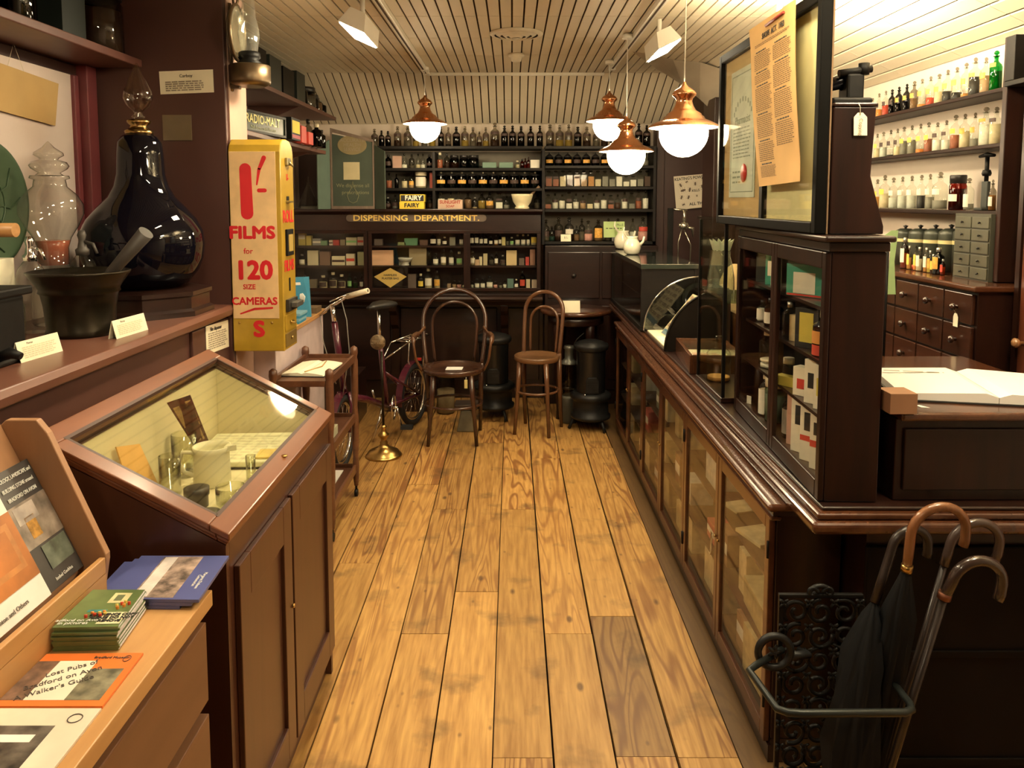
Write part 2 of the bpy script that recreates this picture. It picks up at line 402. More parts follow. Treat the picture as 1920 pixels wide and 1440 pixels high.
structure('wall_right', MB().box(RW_, RW_+.14, -2.6, BACKY+.15, 0, 2.6), CREAM)
structure('wall_behind', MB().box(-2.2, 3.1, -2.75, -2.6, 0, 2.6), PLUM)
# left side: window bay backing, recessed white wall beyond the pillar
structure('wall_left', MB().box(-2.2, -2.02, -2.6, BACKY+.15, 0, 2.6), PINKW)
structure('wall_pillar', MB().box(-2.02, -1.245, 3.41, 3.66, 0, CZ-.001), PLUM, bevel=.004)
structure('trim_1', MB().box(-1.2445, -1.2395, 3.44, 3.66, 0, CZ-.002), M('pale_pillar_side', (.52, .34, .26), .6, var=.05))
structure('wall_recess', MB().box(-2.019, -1.75, 3.661, 6.3, 0, 2.50), PINKW)
# brown boarded wall at the far end beside the shelves
structure('wall_brown', MB().box(1.14, RW_-.001, 6.16, 6.304, 0, 2.195), PLUMD)
mb = MB()
for x in (1.14, 1.72):
    mb.box(x, x+.06, 6.13, 6.162, 0, 2.19)
mb.box(1.2, 1.72, 6.135, 6.162, 2.05, 2.19).box(1.2, 1.72, 6.135, 6.162, .95, 1.03)
structure('trim_2', mb, PLUMD, bevel=.004)
# plaster arch soffit
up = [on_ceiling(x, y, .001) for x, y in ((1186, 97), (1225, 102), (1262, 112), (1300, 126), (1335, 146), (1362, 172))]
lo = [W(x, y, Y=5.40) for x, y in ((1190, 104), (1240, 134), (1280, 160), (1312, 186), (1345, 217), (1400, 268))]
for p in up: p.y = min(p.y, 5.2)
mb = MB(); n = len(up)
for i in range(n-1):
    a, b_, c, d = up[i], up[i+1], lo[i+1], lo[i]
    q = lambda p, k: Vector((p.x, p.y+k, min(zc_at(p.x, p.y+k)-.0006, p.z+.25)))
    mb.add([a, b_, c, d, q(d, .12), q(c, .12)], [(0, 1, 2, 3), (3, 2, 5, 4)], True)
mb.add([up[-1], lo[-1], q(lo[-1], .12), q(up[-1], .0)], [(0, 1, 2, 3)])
structure('trim_3', mb, M('shaded_plaster', (.40, .33, .24), .8, var=.06))  # shade on the soffit put into the plaster's darker colour
# ================================================================= bottles, jars, boxes
ORD = 'first second third fourth fifth sixth seventh eighth ninth tenth eleventh twelfth thirteenth fourteenth fifteenth sixteenth seventeenth eighteenth nineteenth twentieth twenty-first twenty-second twenty-third twenty-fourth twenty-fifth twenty-sixth twenty-seventh twenty-eighth twenty-ninth thirtieth thirty-first thirty-second thirty-third thirty-fourth thirty-fifth thirty-sixth thirty-seventh thirty-eighth'.split()
CONT = {
 'none': None, 'black': ((.012, .009, .008), 'black'), 'brown': ((.055, .022, .010), 'dark brown'), 'amber': ((.50, .22, .05), 'amber'),
 'yellow': ((.62, .45, .09), 'yellow'), 'white': ((.80, .75, .64), 'white'), 'cream': ((.66, .54, .34), 'cream'), 'tan': ((.42, .26, .14), 'tan'),
 'rust': ((.30, .085, .04), 'rust red'), 'red': ((.55, .06, .03), 'red'), 'orange': ((.75, .24, .05), 'orange'), 'pink': ((.68, .32, .28), 'pink'),
 'green': ((.03, .20, .07), 'green'), 'grey': ((.22, .20, .16), 'grey'), 'teal': ((.04, .12, .10), 'dark green'), 'blue': ((.03, .045, .12), 'dark blue'), 'clear': ((.55, .55, .48), 'clear')}
def cmat(c): return M('contents_'+c, CONT[c][0], .5, var=.1, vscale=60)
LABM = {'w': M('white_label', (.82, .76, .62), .7), 'g': M('gilt_label', (.72, .38, .07), .5, var=.25, vscale=60), 'k': M('dark_label', (.05, .025, .018), .6, var=.3, vscale=80),
        'y': M('yellow_label', (.85, .62, .10), .6), 'r': M('red_label', (.60, .07, .04), .6), 'n': M('green_label', (.25, .50, .18), .6)}
GLASSES = {'c': GL, 'a': GLA, 'g': GLG, 'd': GLD, 'n': GLN, 'r': GLR, 'k': GLK}
GNAME = {'c': 'clear', 'a': 'amber', 'g': 'green', 'd': 'dark', 'n': 'pale green', 'r': 'red-brown', 'k': 'smoky'}
BLACKLID = M('black_lid', (.015, .013, .012), .35); CREAMLID = M('cream_lid', (.75, .68, .48), .45); TINLID = M('tin_lid', (.5, .48, .42), .3, metal=.9)
def yaw(a): return Matrix.Rotation(a, 4, 'Z')
FACE = {'S': -PI/2, 'W': PI, 'E': 0.0, 'Q': PI+.7}     # which way labels face
def band(mb, c, r, z0, z1, face, half=.95, n=8):
    vs = []
    for z in (z0, z1):
        for i in range(n+1):
            a = FACE[face]-half+2*half*i/n; vs.append((c[0]+r*math.cos(a), c[1]+r*math.sin(a), c[2]+z))
    return mb.add(vs, [(i, i+1, n+2+i, n+1+i) for i in range(n)], True)
def bottle(label, loc, r, h, kind='b', gl='c', cont='none', fill=.5, lab=None, lz=(.25, .5), face='S', group=None, stop='disc', name=None, ns=14):
    x, y, z = loc; c = (x, y, z)
    if kind == 'b':
        prof = [(r*.9, 0), (r, .02*h), (r, .60*h), (r*.86, .66*h), (r*.40, .73*h), (r*.34, .76*h), (r*.34, .84*h), (r*.52, .855*h), (r*.50, .875*h)]
        nm = name or 'stoppered_bottle'; cat = 'bottle'
    elif kind == 'm':       # medicine bottle with screw cap
        prof = [(r*.92, 0), (r, .02*h), (r, .66*h), (r*.8, .72*h), (r*.38, .77*h), (r*.36, .86*h)]
        nm = name or 'medicine_bottle'; cat = 'bottle'
    elif kind == 's':       # square bottle
        prof = [(r*1.25, 0), (r*1.3, .02*h), (r*1.3, .72*h), (r*.6, .78*h), (r*.5, .88*h), (r*.62, .90*h)]
        nm = name or 'square_bottle'; cat = 'bottle'
    elif kind in 'jw':
        prof = [(r*.92, 0), (r, .03*h), (r, .68*h), (r*.90, .74*h), (r*.90, .78*h)]
        nm = name or 'glass_jar'; cat = 'jar'
    elif kind == 'k':
        prof = [(r*.95, 0), (r, .02*h), (r, .60*h), (r*.93, .64*h)]
        nm = name or 'lidded_jar'; cat = 'jar'
    n = 4 if kind == 's' else ns
    a0 = PI/4 if kind == 's' else 0
    body = MB().lathe(prof, c, n, a0=a0, smooth=(kind != 's')).build(nm, GLASSES[gl] if kind != 's' else glass('square_glass', (.88, .90, .86), .25), loc=loc)
    tag(body, label, cat, group)
    if cont != 'none':
        fr = r*.93 if kind != 's' else r*1.22
        top = min(fill*h, .60*h if kind != 's' else .70*h)
        MB().lathe([(fr*.95, .012*h+.001), (fr, .03*h), (fr, top)], c, n, a0=a0, smooth=(kind != 's')).build('contents', cmat(cont), body)
    if kind == 'b':
        s = MB()
        if stop == 'disc': s.lathe([(r*.28, .84*h), (r*.30, .88*h), (r*.2, .89*h)], c, 8).lathe([(r*.05, .88*h), (r*.30, .905*h), (r*.40, .94*h), (r*.30, .985*h), (r*.05, h)], c, 10, sy=.45)
        else: s.lathe([(r*.28, .84*h), (r*.30, .87*h), (r*.15, .885*h), (r*.42, .92*h), (r*.46, .95*h), (r*.25, .99*h), (0, h)], c, 10)
        s.build('stopper', GLASSES[gl] if gl != 'c' else GLK, body)
    elif kind == 'm': MB().lathe([(r*.46, .84*h), (r*.46, h)], c, 10).build('cap', BLACKLID if stop == 'black' else CREAMLID if stop == 'cream' else TINLID, body)
    elif kind == 's': MB().lathe([(r*.42, .88*h), (r*.62, .93*h), (r*.62, .97*h), (r*.2, h)], c, 10).build('stopper', GLK, body)
    elif kind == 'j':
        l = MB().lathe([(r*.98, .77*h), (r*1.0, .80*h), (r*.8, .85*h), (r*.2, .88*h), (r*.10, .90*h)], c, n).build('lid', BLACKLID, body)
        MB().lathe([(r*.10, .89*h), (r*.24, .94*h), (r*.16, .99*h), (0, h)], c, 8).build('knob', CREAMLID, l)
    elif kind == 'w': MB().lathe([(r*.96, .76*h), (r*.96, .97*h), (r*.9, h)], c, n).build('lid', CREAMLID if stop == 'cream' else TINLID if stop == 'tin' else BLACKLID, body)
    elif kind == 'k':
        l = MB().lathe([(r*1.02, .62*h), (r*1.04, .66*h), (r*.35, .86*h), (r*.22, .88*h)], c, n).build('lid', BLACKLID, body)
        MB().lathe([(r*.12, .87*h), (r*.24, .93*h), (0, h)], c, 8).build('knob', BLACKLID, l)
    if lab:
        b = MB()
        if kind == 's':
            d = r*1.3*.7072+.0006; hw = d*.8
            if face == 'S': b.quad((x-hw, y-d, z+lz[0]*h), (x+hw, y-d, z+lz[0]*h), (x+hw, y-d, z+lz[1]*h), (x-hw, y-d, z+lz[1]*h))
            else: b.quad((x-d, y+hw, z+lz[0]*h), (x-d, y-hw, z+lz[0]*h), (x-d, y-hw, z+lz[1]*h), (x-d, y+hw, z+lz[1]*h))
        else: band(b, c, r+.0008, lz[0]*h, lz[1]*h, face)
        b.build('paper_label', LABM[lab], body)
    return body
def carton(label, loc, w_, d, h, mat, ang=0.0, stripe=None, group=None, name='carton', cat='box', prints=0, face='S', band2=None):
    x, y, z = loc
    T = Matrix.Translation(loc) @ yaw(ang)
    o = MB().box(-w_/2, w_/2, -d/2, d/2, 0, h, T).build(name, mat, loc=loc, bevel=.0008, seg=1)
    tag(o, label, cat, group)
    if face == 'S': R = T.to_3x3() @ Vector((1, 0, 0)); F = T @ Vector((0, -d/2-.0006, 0)); hw = w_/2
    else: R = T.to_3x3() @ Vector((0, -1, 0)); F = T @ Vector((-w_/2-.0006, 0, 0)); hw = d/2
    U = Vector((0, 0, 1))
    if stripe:
        MB().quad(F-R*hw*.96+U*h*stripe[1], F+R*hw*.96+U*h*stripe[1], F+R*hw*.96+U*h*stripe[2], F-R*hw*.96+U*h*stripe[2]).build('printed_band', stripe[0], o)
    if band2:
        N = R.cross(U)*.0004
        MB().quad(F+N-R*hw*.6+U*h*band2[1], F+N+R*hw*.6+U*h*band2[1], F+N+R*hw*.6+U*h*band2[2], F+N-R*hw*.6+U*h*band2[2]).build('printed_panel', band2[0], o)
    if prints: textlines(o, F-R*hw*.8+U*h*.8+R.cross(U)*.0006, R, U, hw*1.6, h*.6, prints, INK, seed=int(abs(x*999)))
    return o
PXM = 1/FPX
# ================================================================= back wall shelving
BY = 6.02          # front edge of the open shelves
t = thing('wall_shelving', 'tall black open shelving on the far wall crowded with bottles', 'shelving', (0, 6.15, 0))
BS_R = [2.018, 1.869, 1.707, 1.532, 1.280]; BS_L = [2.018, 1.850, 1.695]
for z in BS_R: MB().box(.256, 1.095, BY, 6.29, z-.022, z).build('shelf', BLACKWOOD, t, bevel=.002)
for z in BS_L: MB().box(-1.13, .232, BY, 6.29, z-.022, z).build('shelf', BLACKWOOD, t, bevel=.002)
for x, a, b_ in ((.232, 1.255, 2.018), (1.095, 1.281, 2.041), (-.617, 1.50, 1.996), (-1.15, 1.5, 2.018)):
    MB().box(x, x+.022, BY+.001, 6.291, a, b_-.023).build('upright', BLACKWOOD, t, bevel=.002)
MB().box(-1.15, 1.117, 6.292, 6.299, 1.54, 1.99).box(.256, 1.117, 6.292, 6.299, 1.256, 1.539).build('back_board', M('greyed_back_board', (.16, .14, .11), .8), t)
# panelled cupboard under the right bay
t2 = thing('panelled_cupboard', 'dark panelled cupboard under the far corner bottle shelves', 'cupboard', (.66, 6.1, 0))
MB().box(.256, 1.135, 5.99, 6.29, 0, 1.25).build('body', MAHX, t2, bevel=.004)
for x in (.28, .70):
    d = MB().box(x, x+.40, 5.972, 5.989, .12, .78).build('door', MAHX, t2, bevel=.003)
    MB().box(x+.05, x+.35, 5.966, 5.9715, .2, .7).build('panel', MAHZ, d, bevel=.006)
for x in (.28, .70):
    d = MB().box(x, x+.40, 5.972, 5.989, .84, 1.20).build('drawer', MAHX, t2, bevel=.004)
    MB().lathe([(.012, 0), (.010, .012), (.018, .02), (.012, .032), (0, .034)], (0, 0, 0), 10, T=Matrix.Translation((x+.2, 5.972, 1.02)) @ Matrix.Rotation(PI/2, 4, 'X')).build('knob', BLACKLID, d)

def at_back(px, z, y=6.12): return (W(px, 300, Y=y).x, y, z)
def wpx(p, y=6.12): return p*y/FPX
def row(items, z, shelf, y=6.12, group=None, total=None):
    """items: (px, width px, height px, kind, glass, contents, fill, label colour, label span)"""
    items = sorted(items, key=lambda i: i[0])
    for i, it in enumerate(items):
        px, wp, hp, kd, gl, ct, fi = it[:7]
        lab = it[7] if len(it) > 7 else None; lz = it[8] if len(it) > 8 else (.2, .45)
        stop = it[9] if len(it) > 9 else ('ball' if (i*7) % 3 == 0 else 'disc')
        noun = {'b': 'stoppered bottle', 'm': 'capped bottle', 's': 'square bottle', 'j': 'knobbed jar', 'w': 'lidded jar', 'k': 'pointed jar'}[kd]
        wh = (CONT[ct][1]+' filled') if ct != 'none' else 'empty'
        gg = '' if gl in 'ckd' else GNAME[gl]+' '
        bottle(f'{wh} {gg}{noun}, {ORD[i]} from left on {shelf}', at_back(px, z, y), wpx(wp, y)/2, wpx(hp, y), kd, gl, ct, fi, lab, lz, 'S', group or f'vessels on {shelf}', stop)
dk = [(703, 13, 33, 'k'), (716, 11, 30, 'd'), (728, 11, 29, 'd'), (746, 14, 38, 'k'), (765, 15, 38, 'k'), (780, 12, 33, 'y'), (796, 11, 30, 'k'), (811, 12, 34, 'y'), (827, 11, 37, 'd'), (841, 11, 36, 'y'),
      (856, 14, 37, 'd'), (872, 14, 38, 'y'), (887, 13, 36, 'k'), (899, 10, 28, 'k'), (911, 12, 36, 'y'), (928, 17, 44, 'k'), (946, 13, 39, 'd'), (961, 13, 39, 'd'), (977, 13, 38, 'd'), (995, 13, 38, 'd'),
      (1012, 12, 39, 'd'), (1031, 15, 41, 'y'), (1049, 15, 40, 'y'), (1066, 14, 41, 'y'), (1083, 14, 37, 'd'), (1100, 15, 37, 'k'), (1118, 13, 34, 'k'), (1133, 13, 36, 'k'), (1150, 13, 36, 'd'), (1166, 12, 35, 'd'), (1181, 13, 37, 'k'), (1197, 14, 43, 'd'), (1212, 14, 40, 'd')]
cc = {'k': ('c', 'grey', .3), 'd': ('d', 'black', .55), 'y': ('c', 'yellow', .3)}
its = []
for i, (px, wp, hp, c) in enumerate(dk):
    g_, ct, fi = cc[c]
    if c == 'k' and i % 2: ct = 'brown'
    if c == 'y' and i % 3 == 0: ct = 'black'; fi = .12
    its.append((px, wp, hp, 'b', 'k' if g_ == 'c' else g_, ct, fi, 'k', (.50, .62)))
row(its, 2.019, 'the top far shelf')
row([(728, 12, 25, 'm', 'd', 'black', .4, 'k', (.2, .5), 'black'), (758, 11, 27, 'b', 'c', 'white', .25), (772, 11, 26, 'b', 'k', 'grey', .2), (784, 9, 27, 'b', 'c', 'cream', .25), (793, 9, 27, 'b', 'c', 'white', .25),
     (805, 11, 25, 'm', 'd', 'black', .6, 'k', (.2, .4), 'black')], 1.851, 'the second shelf, narrow far bay')
row([(825, 11, 29, 'm', 'c', 'rust', .55, None, (0, 0), 'cream'), (838, 11, 27, 'm', 'k', 'brown', .5, None, (0, 0), 'black'), (852, 17, 24, 'w', 'd', 'orange', .45), (870, 17, 24, 'w', 'd', 'blue', .6), (888, 20, 24, 'w', 'd', 'teal', .6),
     (970, 9, 14, 'm', 'c', 'cream', .5, None, (0, 0), 'cream'), (979, 7, 17, 'm', 'r', 'none', .5, None, (0, 0), 'black'), (985, 6, 19, 'b', 'r', 'rust', .3), (991, 6, 21, 'b', 'r', 'rust', .4)], 1.851, 'second shelf, wide far bay')
row([(1030+17.3*i, 15, 25, 'k', 'd', 'black' if i % 2 else 'teal', .5, 'k' if i % 2 else 'g', (.2, .45)) for i in range(8)]+[(1174, 12, 23, 'w', 'k', 'grey', .4), (1192, 12, 25, 'b', 'k', 'brown', .4), (1209, 15, 23, 'b', 'c', 'grey', .4)],
    1.870, 'the second far corner shelf')
row([(729, 11, 28, 'b', 'c', 'rust', .5), (743, 8, 26, 'b', 'd', 'black', .5), (758, 11, 26, 'b', 'c', 'cream', .5), (771, 10, 29, 'b', 'c', 'tan', .4, 'g'), (789, 22, 30, 'w', 'c', 'cream', .6, 'w', (.12, .68), 'cream')], 1.696, 'the third shelf, narrow far bay')
row([(827+19.6*i, 18, 30, 'j', 'd', 'teal', .42, 'k' if i % 2 else 'g', (.28, .5)) for i in range(10)], 1.696, 'third shelf, wide far bay', group='knobbed jars in the wide bay')
ct = ['rust', 'rust', 'cream', 'brown', 'tan', 'tan', 'amber', 'cream', 'grey', 'grey', 'white', 'white', 'white', 'grey', 'brown']
row([(1029+13.2*i, 12, 30 - (i in (11, 12))*10, 's', 'c' if i not in (8, 9, 13) else 'k', ct[i], .45 if i % 2 else .62, 'k' if i in (0, 1, 4) else None, (.5, .62)) for i in range(15)], 1.708, 'the third far corner shelf')
row([(726, 13, 22, 'm', 'k', 'brown', .3, 'k'), (740, 13, 26, 'b', 'c', 'grey', .3, 'k'), (806, 13, 26, 'b', 'k', 'brown', .4), (827, 13, 31, 'b', 'c', 'white', .6), (845, 13, 32, 'b', 'c', 'cream', .6), (859, 11, 31, 'b', 'c', 'white', .55),
     (877, 14, 29, 'b', 'k', 'tan', .6), (890, 10, 22, 'm', 'k', 'cream', .15), (903, 14, 30, 'b', 'k', 'yellow', .5), (918, 15, 31, 'b', 'k', 'tan', .5, 'g'), (936, 14, 30, 's', 'c', 'white', .4, 'k', (.5, .62)), (950, 12, 24, 'b', 'c', 'grey', .3), (1008, 13, 28, 'b', 'k', 'grey', .4)],
    1.5345, 'the ledge behind the sign fascia', y=6.12)
ct = ['rust', 'white', 'white', 'white', 'white', 'tan', 'cream', 'white', 'white', 'rust', 'brown', 'white', 'grey', 'rust', 'white']
hh = [27, 29, 27, 32, 29, 26, 29, 27, 29, 26, 27, 32, 31, 36, 35]
row([(1028+13.1*i, 11.5, hh[i], 'b' if i % 3 else 's', 'c', ct[i], .32+.12*(i % 3), 'k' if i % 2 else None, (.42, .58)) for i in range(15)], 1.533, 'the fourth far corner shelf')
row([(1024, 14, 40, 'b', 'k', 'grey', .3, 'k'), (1035, 12, 28, 'b', 'k', 'teal', .3), (1048, 17, 44, 'b', 'k', 'brown', .4, 'k'), (1068, 17, 44, 'b', 'k', 'brown', .5, 'w', (.3, .5)), (1082, 11, 30, 'b', 'k', 'tan', .4), (1092, 12, 42, 'b', 'k', 'grey', .4),
     (1104, 17, 38, 'b', 'c', 'pink', .35, 'k', (.4, .55)), (1123, 17, 40, 'b', 'k', 'tan', .5, 'g', (.15, .6)), (1142, 12, 42, 'b', 'k', 'grey', .3), (1160, 13, 42, 'b', 'k', 'brown', .3), (1188, 11, 42, 'b', 'c', 'clear', .4), (1207, 19, 44, 'b', 'c', 'pink', .4, 'r', (.42, .6))], 1.281, 'the lowest far corner shelf')
# dishes, sign, boxes on the shelves
for (px, l) in ((918, 'shallow green glass dish beside the dark jars'), (949, 'shallow pale glass dish, second along the far shelf')):
    p = at_back(px, 1.851); o = MB().box(p[0]-.055, p[0]+.055, 6.06, 6.18, p[2], p[2]+.045).build('glass_dish', glass('pressed_glass', (.50, .70, .58), 1.2, milk=.35), loc=p, bevel=.006); tag(o, l, 'dish', 'glass dishes on the far shelf')
p = at_back(1003, 1.851); carton('small white carton beside the little red bottles', p, .07, .05, .065, M('white_card', (.8, .76, .64), .7))
p = at_back(745, 1.851); carton('folded pinkish paper packet between small bottles', p, .07, .04, .095, M('pink_paper', (.45, .28, .21), .8), name='paper_packet', cat='packet')
p = at_back(810, 1.696); carton('narrow red book-like box beside the big white jar', p, .03, .09, .12, M('dull_red_card', (.25, .04, .02), .7))
p = (W(1152, 425, Y=6.05).x, 6.05, 1.281)
mb = MB(); T = Matrix.Translation(p) @ Matrix.Rotation(math.radians(-8), 4, 'X')
o = MB().box(-.082, .082, 0, .012, .03, .155, T).build('pill_sign', M('pale_green_card', (.42, .56, .22), .6), loc=p); tag(o, 'pale green pill advertisement card on the lowest far shelf', 'sign')
MB().box(-.02, .02, -.01, .02, 0, .03, T).build('stand', BLACKLID, o)
F = T @ Vector((0, -.001, .13)); text('PILLS', .026, INK, o, T @ Vector((.045, -.001, .128)), (1, 0, 0), (0, 0, 1), sx=.9)
textlines(o, T @ Vector((-.065, -.001, .108)), (1, 0, 0), (0, 0, 1), .13, .06, 4, INK, seed=4)
p = (W(1061, 440, Y=6.04).x, 6.04, 1.281)
o = MB().slab((p[0]-.04, 6.03, 1.281), (p[0]+.04, 6.03, 1.281), (p[0]+.04, 6.045, 1.335), (p[0]-.04, 6.045, 1.335), .003).build('price_card', PAPER, loc=p); tag(o, 'small cream card in front of the lowest shelf bottles', 'card')
text('1/-', .03, INK, o, (p[0], 6.036, 1.308), (1, 0, 0), (0, 0, 1))
# ================================================================= dispensing cabinet
CYF = 5.98; CX0, CX1 = -1.72, .225; CT = 1.533
t = thing('dispensing_cabinet', 'dark glazed wall cabinet lettered for the dispensing department', 'cabinet', (-.75, 6.1, .80))
mb = MB().box(CX0, CX1, 6.0, 6.295, .835, .905).box(CX0, CX1, 6.0, 6.295, 1.36, 1.505)
mb.box(CX0, CX0+.03, 6.0, 6.295, .905, 1.36).box(CX1-.03, CX1, 6.0, 6.295, .905, 1.36).box(CX0, CX1, 6.27, 6.295, .905, 1.36)
mb.build('carcass', MAHX, t, bevel=.003)
MB().prism([(5.955, 1.533), (5.955, 1.515), (5.985, 1.490), (6.0, 1.49), (6.299, 1.49), (6.299, 1.533)], 'X', CX0-.02, CX1+.01).build('cornice', MAHX, t, bevel=.002)
MB().prism([(5.90, .86), (5.885, .845), (5.895, .825), (5.93, .82), (5.95, .79), (6.29, .79), (6.29, .834), (6.0, .834), (6.0, .872)], 'X', CX0-.02, CX1+.01).build('base_moulding', MAHX, t, bevel=.003)
zs = [.905, 1.09, 1.247]
SEC = [(553, 686), (695, 873), (879, 1010)]
secx = [(W(a, 500, Y=CYF).x, W(b_, 500, Y=CYF).x) for a, b_ in SEC]
for z in zs[1:]: MB().box(CX0+.032, CX1-.032, 6.03, 6.269, z-.014, z).build('shelf', MAHX, t)
for i in (0, 1):
    xm = (secx[i][1]+secx[i+1][0])/2
    MB().box(xm-.018, xm+.018, 5.985, 6.02, .905, 1.36).build('mullion', MAHZ, t, bevel=.002)
for i, (a, b_) in enumerate(secx):
    d = MB().box(a-.014, b_+.012, 5.97, 5.984, .895, .921).box(a-.014, b_+.012, 5.97, 5.984, 1.345, 1.368).box(a-.014, a+.012, 5.97, 5.984, .9212, 1.3448).box(b_-.014, b_+.012, 5.97, 5.984, .9212, 1.3448).build('door', MAHZ, t, bevel=.002)
    MB().box(a+.0125, b_-.0145, 5.976, 5.979, .9215, 1.3445).build('pane', GLP, d)
# fascia plaque
px0, px1 = W(649, 409, Y=5.995).x, W(912, 409, Y=5.995).x; zc = W(780, 409, Y=5.995).z; hh_ = .027
mb = MB(); n = 8; ring = []
for i in range(n+1): a = PI/2+PI*i/n; ring.append((px0+hh_+hh_*math.cos(a), zc+hh_*math.sin(a)))
for i in range(n+1): a = -PI/2+PI*i/n; ring.append((px1-hh_+hh_*math.cos(a), zc+hh_*math.sin(a)))
pl = mb.prism(ring, 'Y', 5.991, 5.999).build('name_plaque', M('grey_pink_plaque', (.11, .080, .062), .5, var=.2), t)
text('DISPENSING  DEPARTMENT.', .062, M('bright_gilt', (.95, .60, .16), .4, metal=.1, var=.3, vscale=14), pl, ((px0+px1)/2, 5.9905, zc-.001), (1, 0, 0), (0, 0, 1), bold=.022, sx=1.26)
mb = MB()
# contents of the cabinet
CYI = 6.10
def cab(sec, shelf, items, word):
    z = zs[{'t': 2, 'm': 1, 'b': 0}[shelf]]+.0005
    sh = {'t': 'upper', 'm': 'middle', 'b': 'lower'}[shelf]
    items = sorted(items, key=lambda i: i[0])
    for i, it in enumerate(items):
        px = 540+it[0]/3.918; wp = it[1]/3.918; hp = it[2]/3.918; kd = it[3]
        x = W(px, 480, Y=CYI).x; w_ = wp*CYI/FPX; h = hp*CYI/FPX
        where = f'{ORD[i]} from left, {sh} shelf, {word} cabinet bay'
        if kd == 'x':
            carton(f'{it[5]} box {where}', (x, CYI, z), w_, .05, h, M('card_'+it[5].replace(' ', '_'), it[4], .7, var=.06), stripe=(LABM[it[6]], .35, .6) if len(it) > 6 and it[6] else None, group='packets in the dispensing cabinet', prints=0)
        else:
            gl, ct_, lab = it[4], it[5], it[6] if len(it) > 6 else None
            noun = {'b': 'stoppered bottle', 'm': 'capped bottle', 'j': 'jar', 'w': 'lidded jar', 's': 'square bottle'}[kd]
            wh = CONT[ct_][1] if ct_ != 'none' else 'empty'
            bottle(f'{wh} {noun} {where}', (x, CYI, z), w_/2, h, kd, gl, ct_, .5, lab, (.15, .5), 'S', 'bottles in the dispensing cabinet', it[7] if len(it) > 7 else 'black', ns=10)
Yc, Cc, Gc, Rc, Bc = (.62, .50, .12), (.66, .60, .40), (.20, .36, .20), (.45, .05, .04), (.16, .09, .06)
cab(0, 't', [(110, 50, 130, 'x', Yc, 'tall yellow', 'w'), (160, 36, 70, 'x', Yc, 'short yellow'), (218, 60, 50, 'x', (.30, .30, .28), 'grey patterned', 'w'), (270, 44, 34, 'x', Gc, 'low green'), (322, 26, 38, 'x', (.7, .6, .5), 'tiny white', 'k'), (360, 44, 40, 'x', Rc, 'low red'), (408, 36, 42, 'x', (.25, .20, .12), 'dull brown'),
              (472, 78, 58, 'x', Cc, 'wide cream', 'n'), (538, 44, 62, 'x', (.68, .55, .42), 'cream and red', 'r')], 'west')
cab(0, 'm', [(103, 46, 80, 'm', 'c', 'cream', 'w', 'tin'), (187, 78, 108, 'x', Cc, 'big cream'), (275, 74, 100, 'x', (.20, .12, .08), 'dull maroon'), (374, 96, 66, 'x', Cc, 'cream low', 'k'), (462, 62, 84, 'x', (.7, .62, .45), 'white and red', 'r'), (538, 48, 98, 'x', (.45, .46, .26), 'olive')], 'west')
cab(0, 'b', [(122, 34, 95, 'm', 'k', 'brown', None), (183, 50, 66, 'x', (.16, .13, .08), 'dark brown'), (255, 64, 95, 'm', 'c', 'cream', 'k', 'cream'), (328, 60, 118, 'm', 'c', 'cream', 'k', 'cream'), (392, 58, 102, 'm', 'c', 'cream', 'k', 'cream'), (450, 34, 110, 'm', 'g', 'teal', 'n'), (492, 36, 84, 'm', 'g', 'teal', None), (538, 30, 98, 'm', 'r', 'red', 'w')], 'west')
cab(1, 't', [(668, 60, 46, 'x', (.16, .12, .10), 'dark low'), (840, 60, 22, 'x', (.28, .34, .16), 'flat green'), (906, 96, 52, 'x', (.12, .30, .17), 'green'), (1000, 60, 40, 'x', (.13, .07, .05), 'maroon flat'), (1068, 48, 92, 'm', 'd', 'brown', 'w'), (1110, 28, 90, 'm', 'c', 'cream', 'w'), (1152, 36, 62, 'm', 'd', 'brown', 'w', 'cream'), (1210, 42, 60, 'x', (.26, .26, .20), 'grey'), (1274, 30, 84, 'b', 'c', 'cream', 'w')], 'middle')
cab(1, 'm', [(693, 164, 110, 'x', (.80, .48, .30), 'large peach', None), (862, 90, 50, 'x', (.38, .40, .32), 'grey-green'), (955, 126, 135, 'x', (.30, .24, .14), 'large straw', None), (1040, 30, 105, 'b', 'd', 'black', None), (1085, 42, 88, 'm', 'c', 'clear', 'w'), (1142, 42, 118, 'm', 'c', 'cream', 'w'), (1200, 40, 110, 'm', 'c', 'clear', 'w'), (1258, 44, 98, 'm', 'c', 'cream', 'n', 'cream')], 'middle')
cab(1, 'b', [(910, 60, 105, 'x', (.14, .10, .08), 'dark'), (974, 42, 108, 'm', 'd', 'brown', 'y', 'cream'), (1030, 56, 150, 'm', 'c', 'cream', 'w', 'cream'), (1094, 46, 132, 'm', 'c', 'cream', 'g', 'black'), (1183, 26, 34, 'x', (.3, .2, .12), 'tiny tan'), (1220, 34, 58, 'm', 'c', 'tan', None), (1256, 34, 52, 'm', 'c', 'pink', None), (1287, 16, 44, 'm', 'c', 'cream', None)], 'middle')
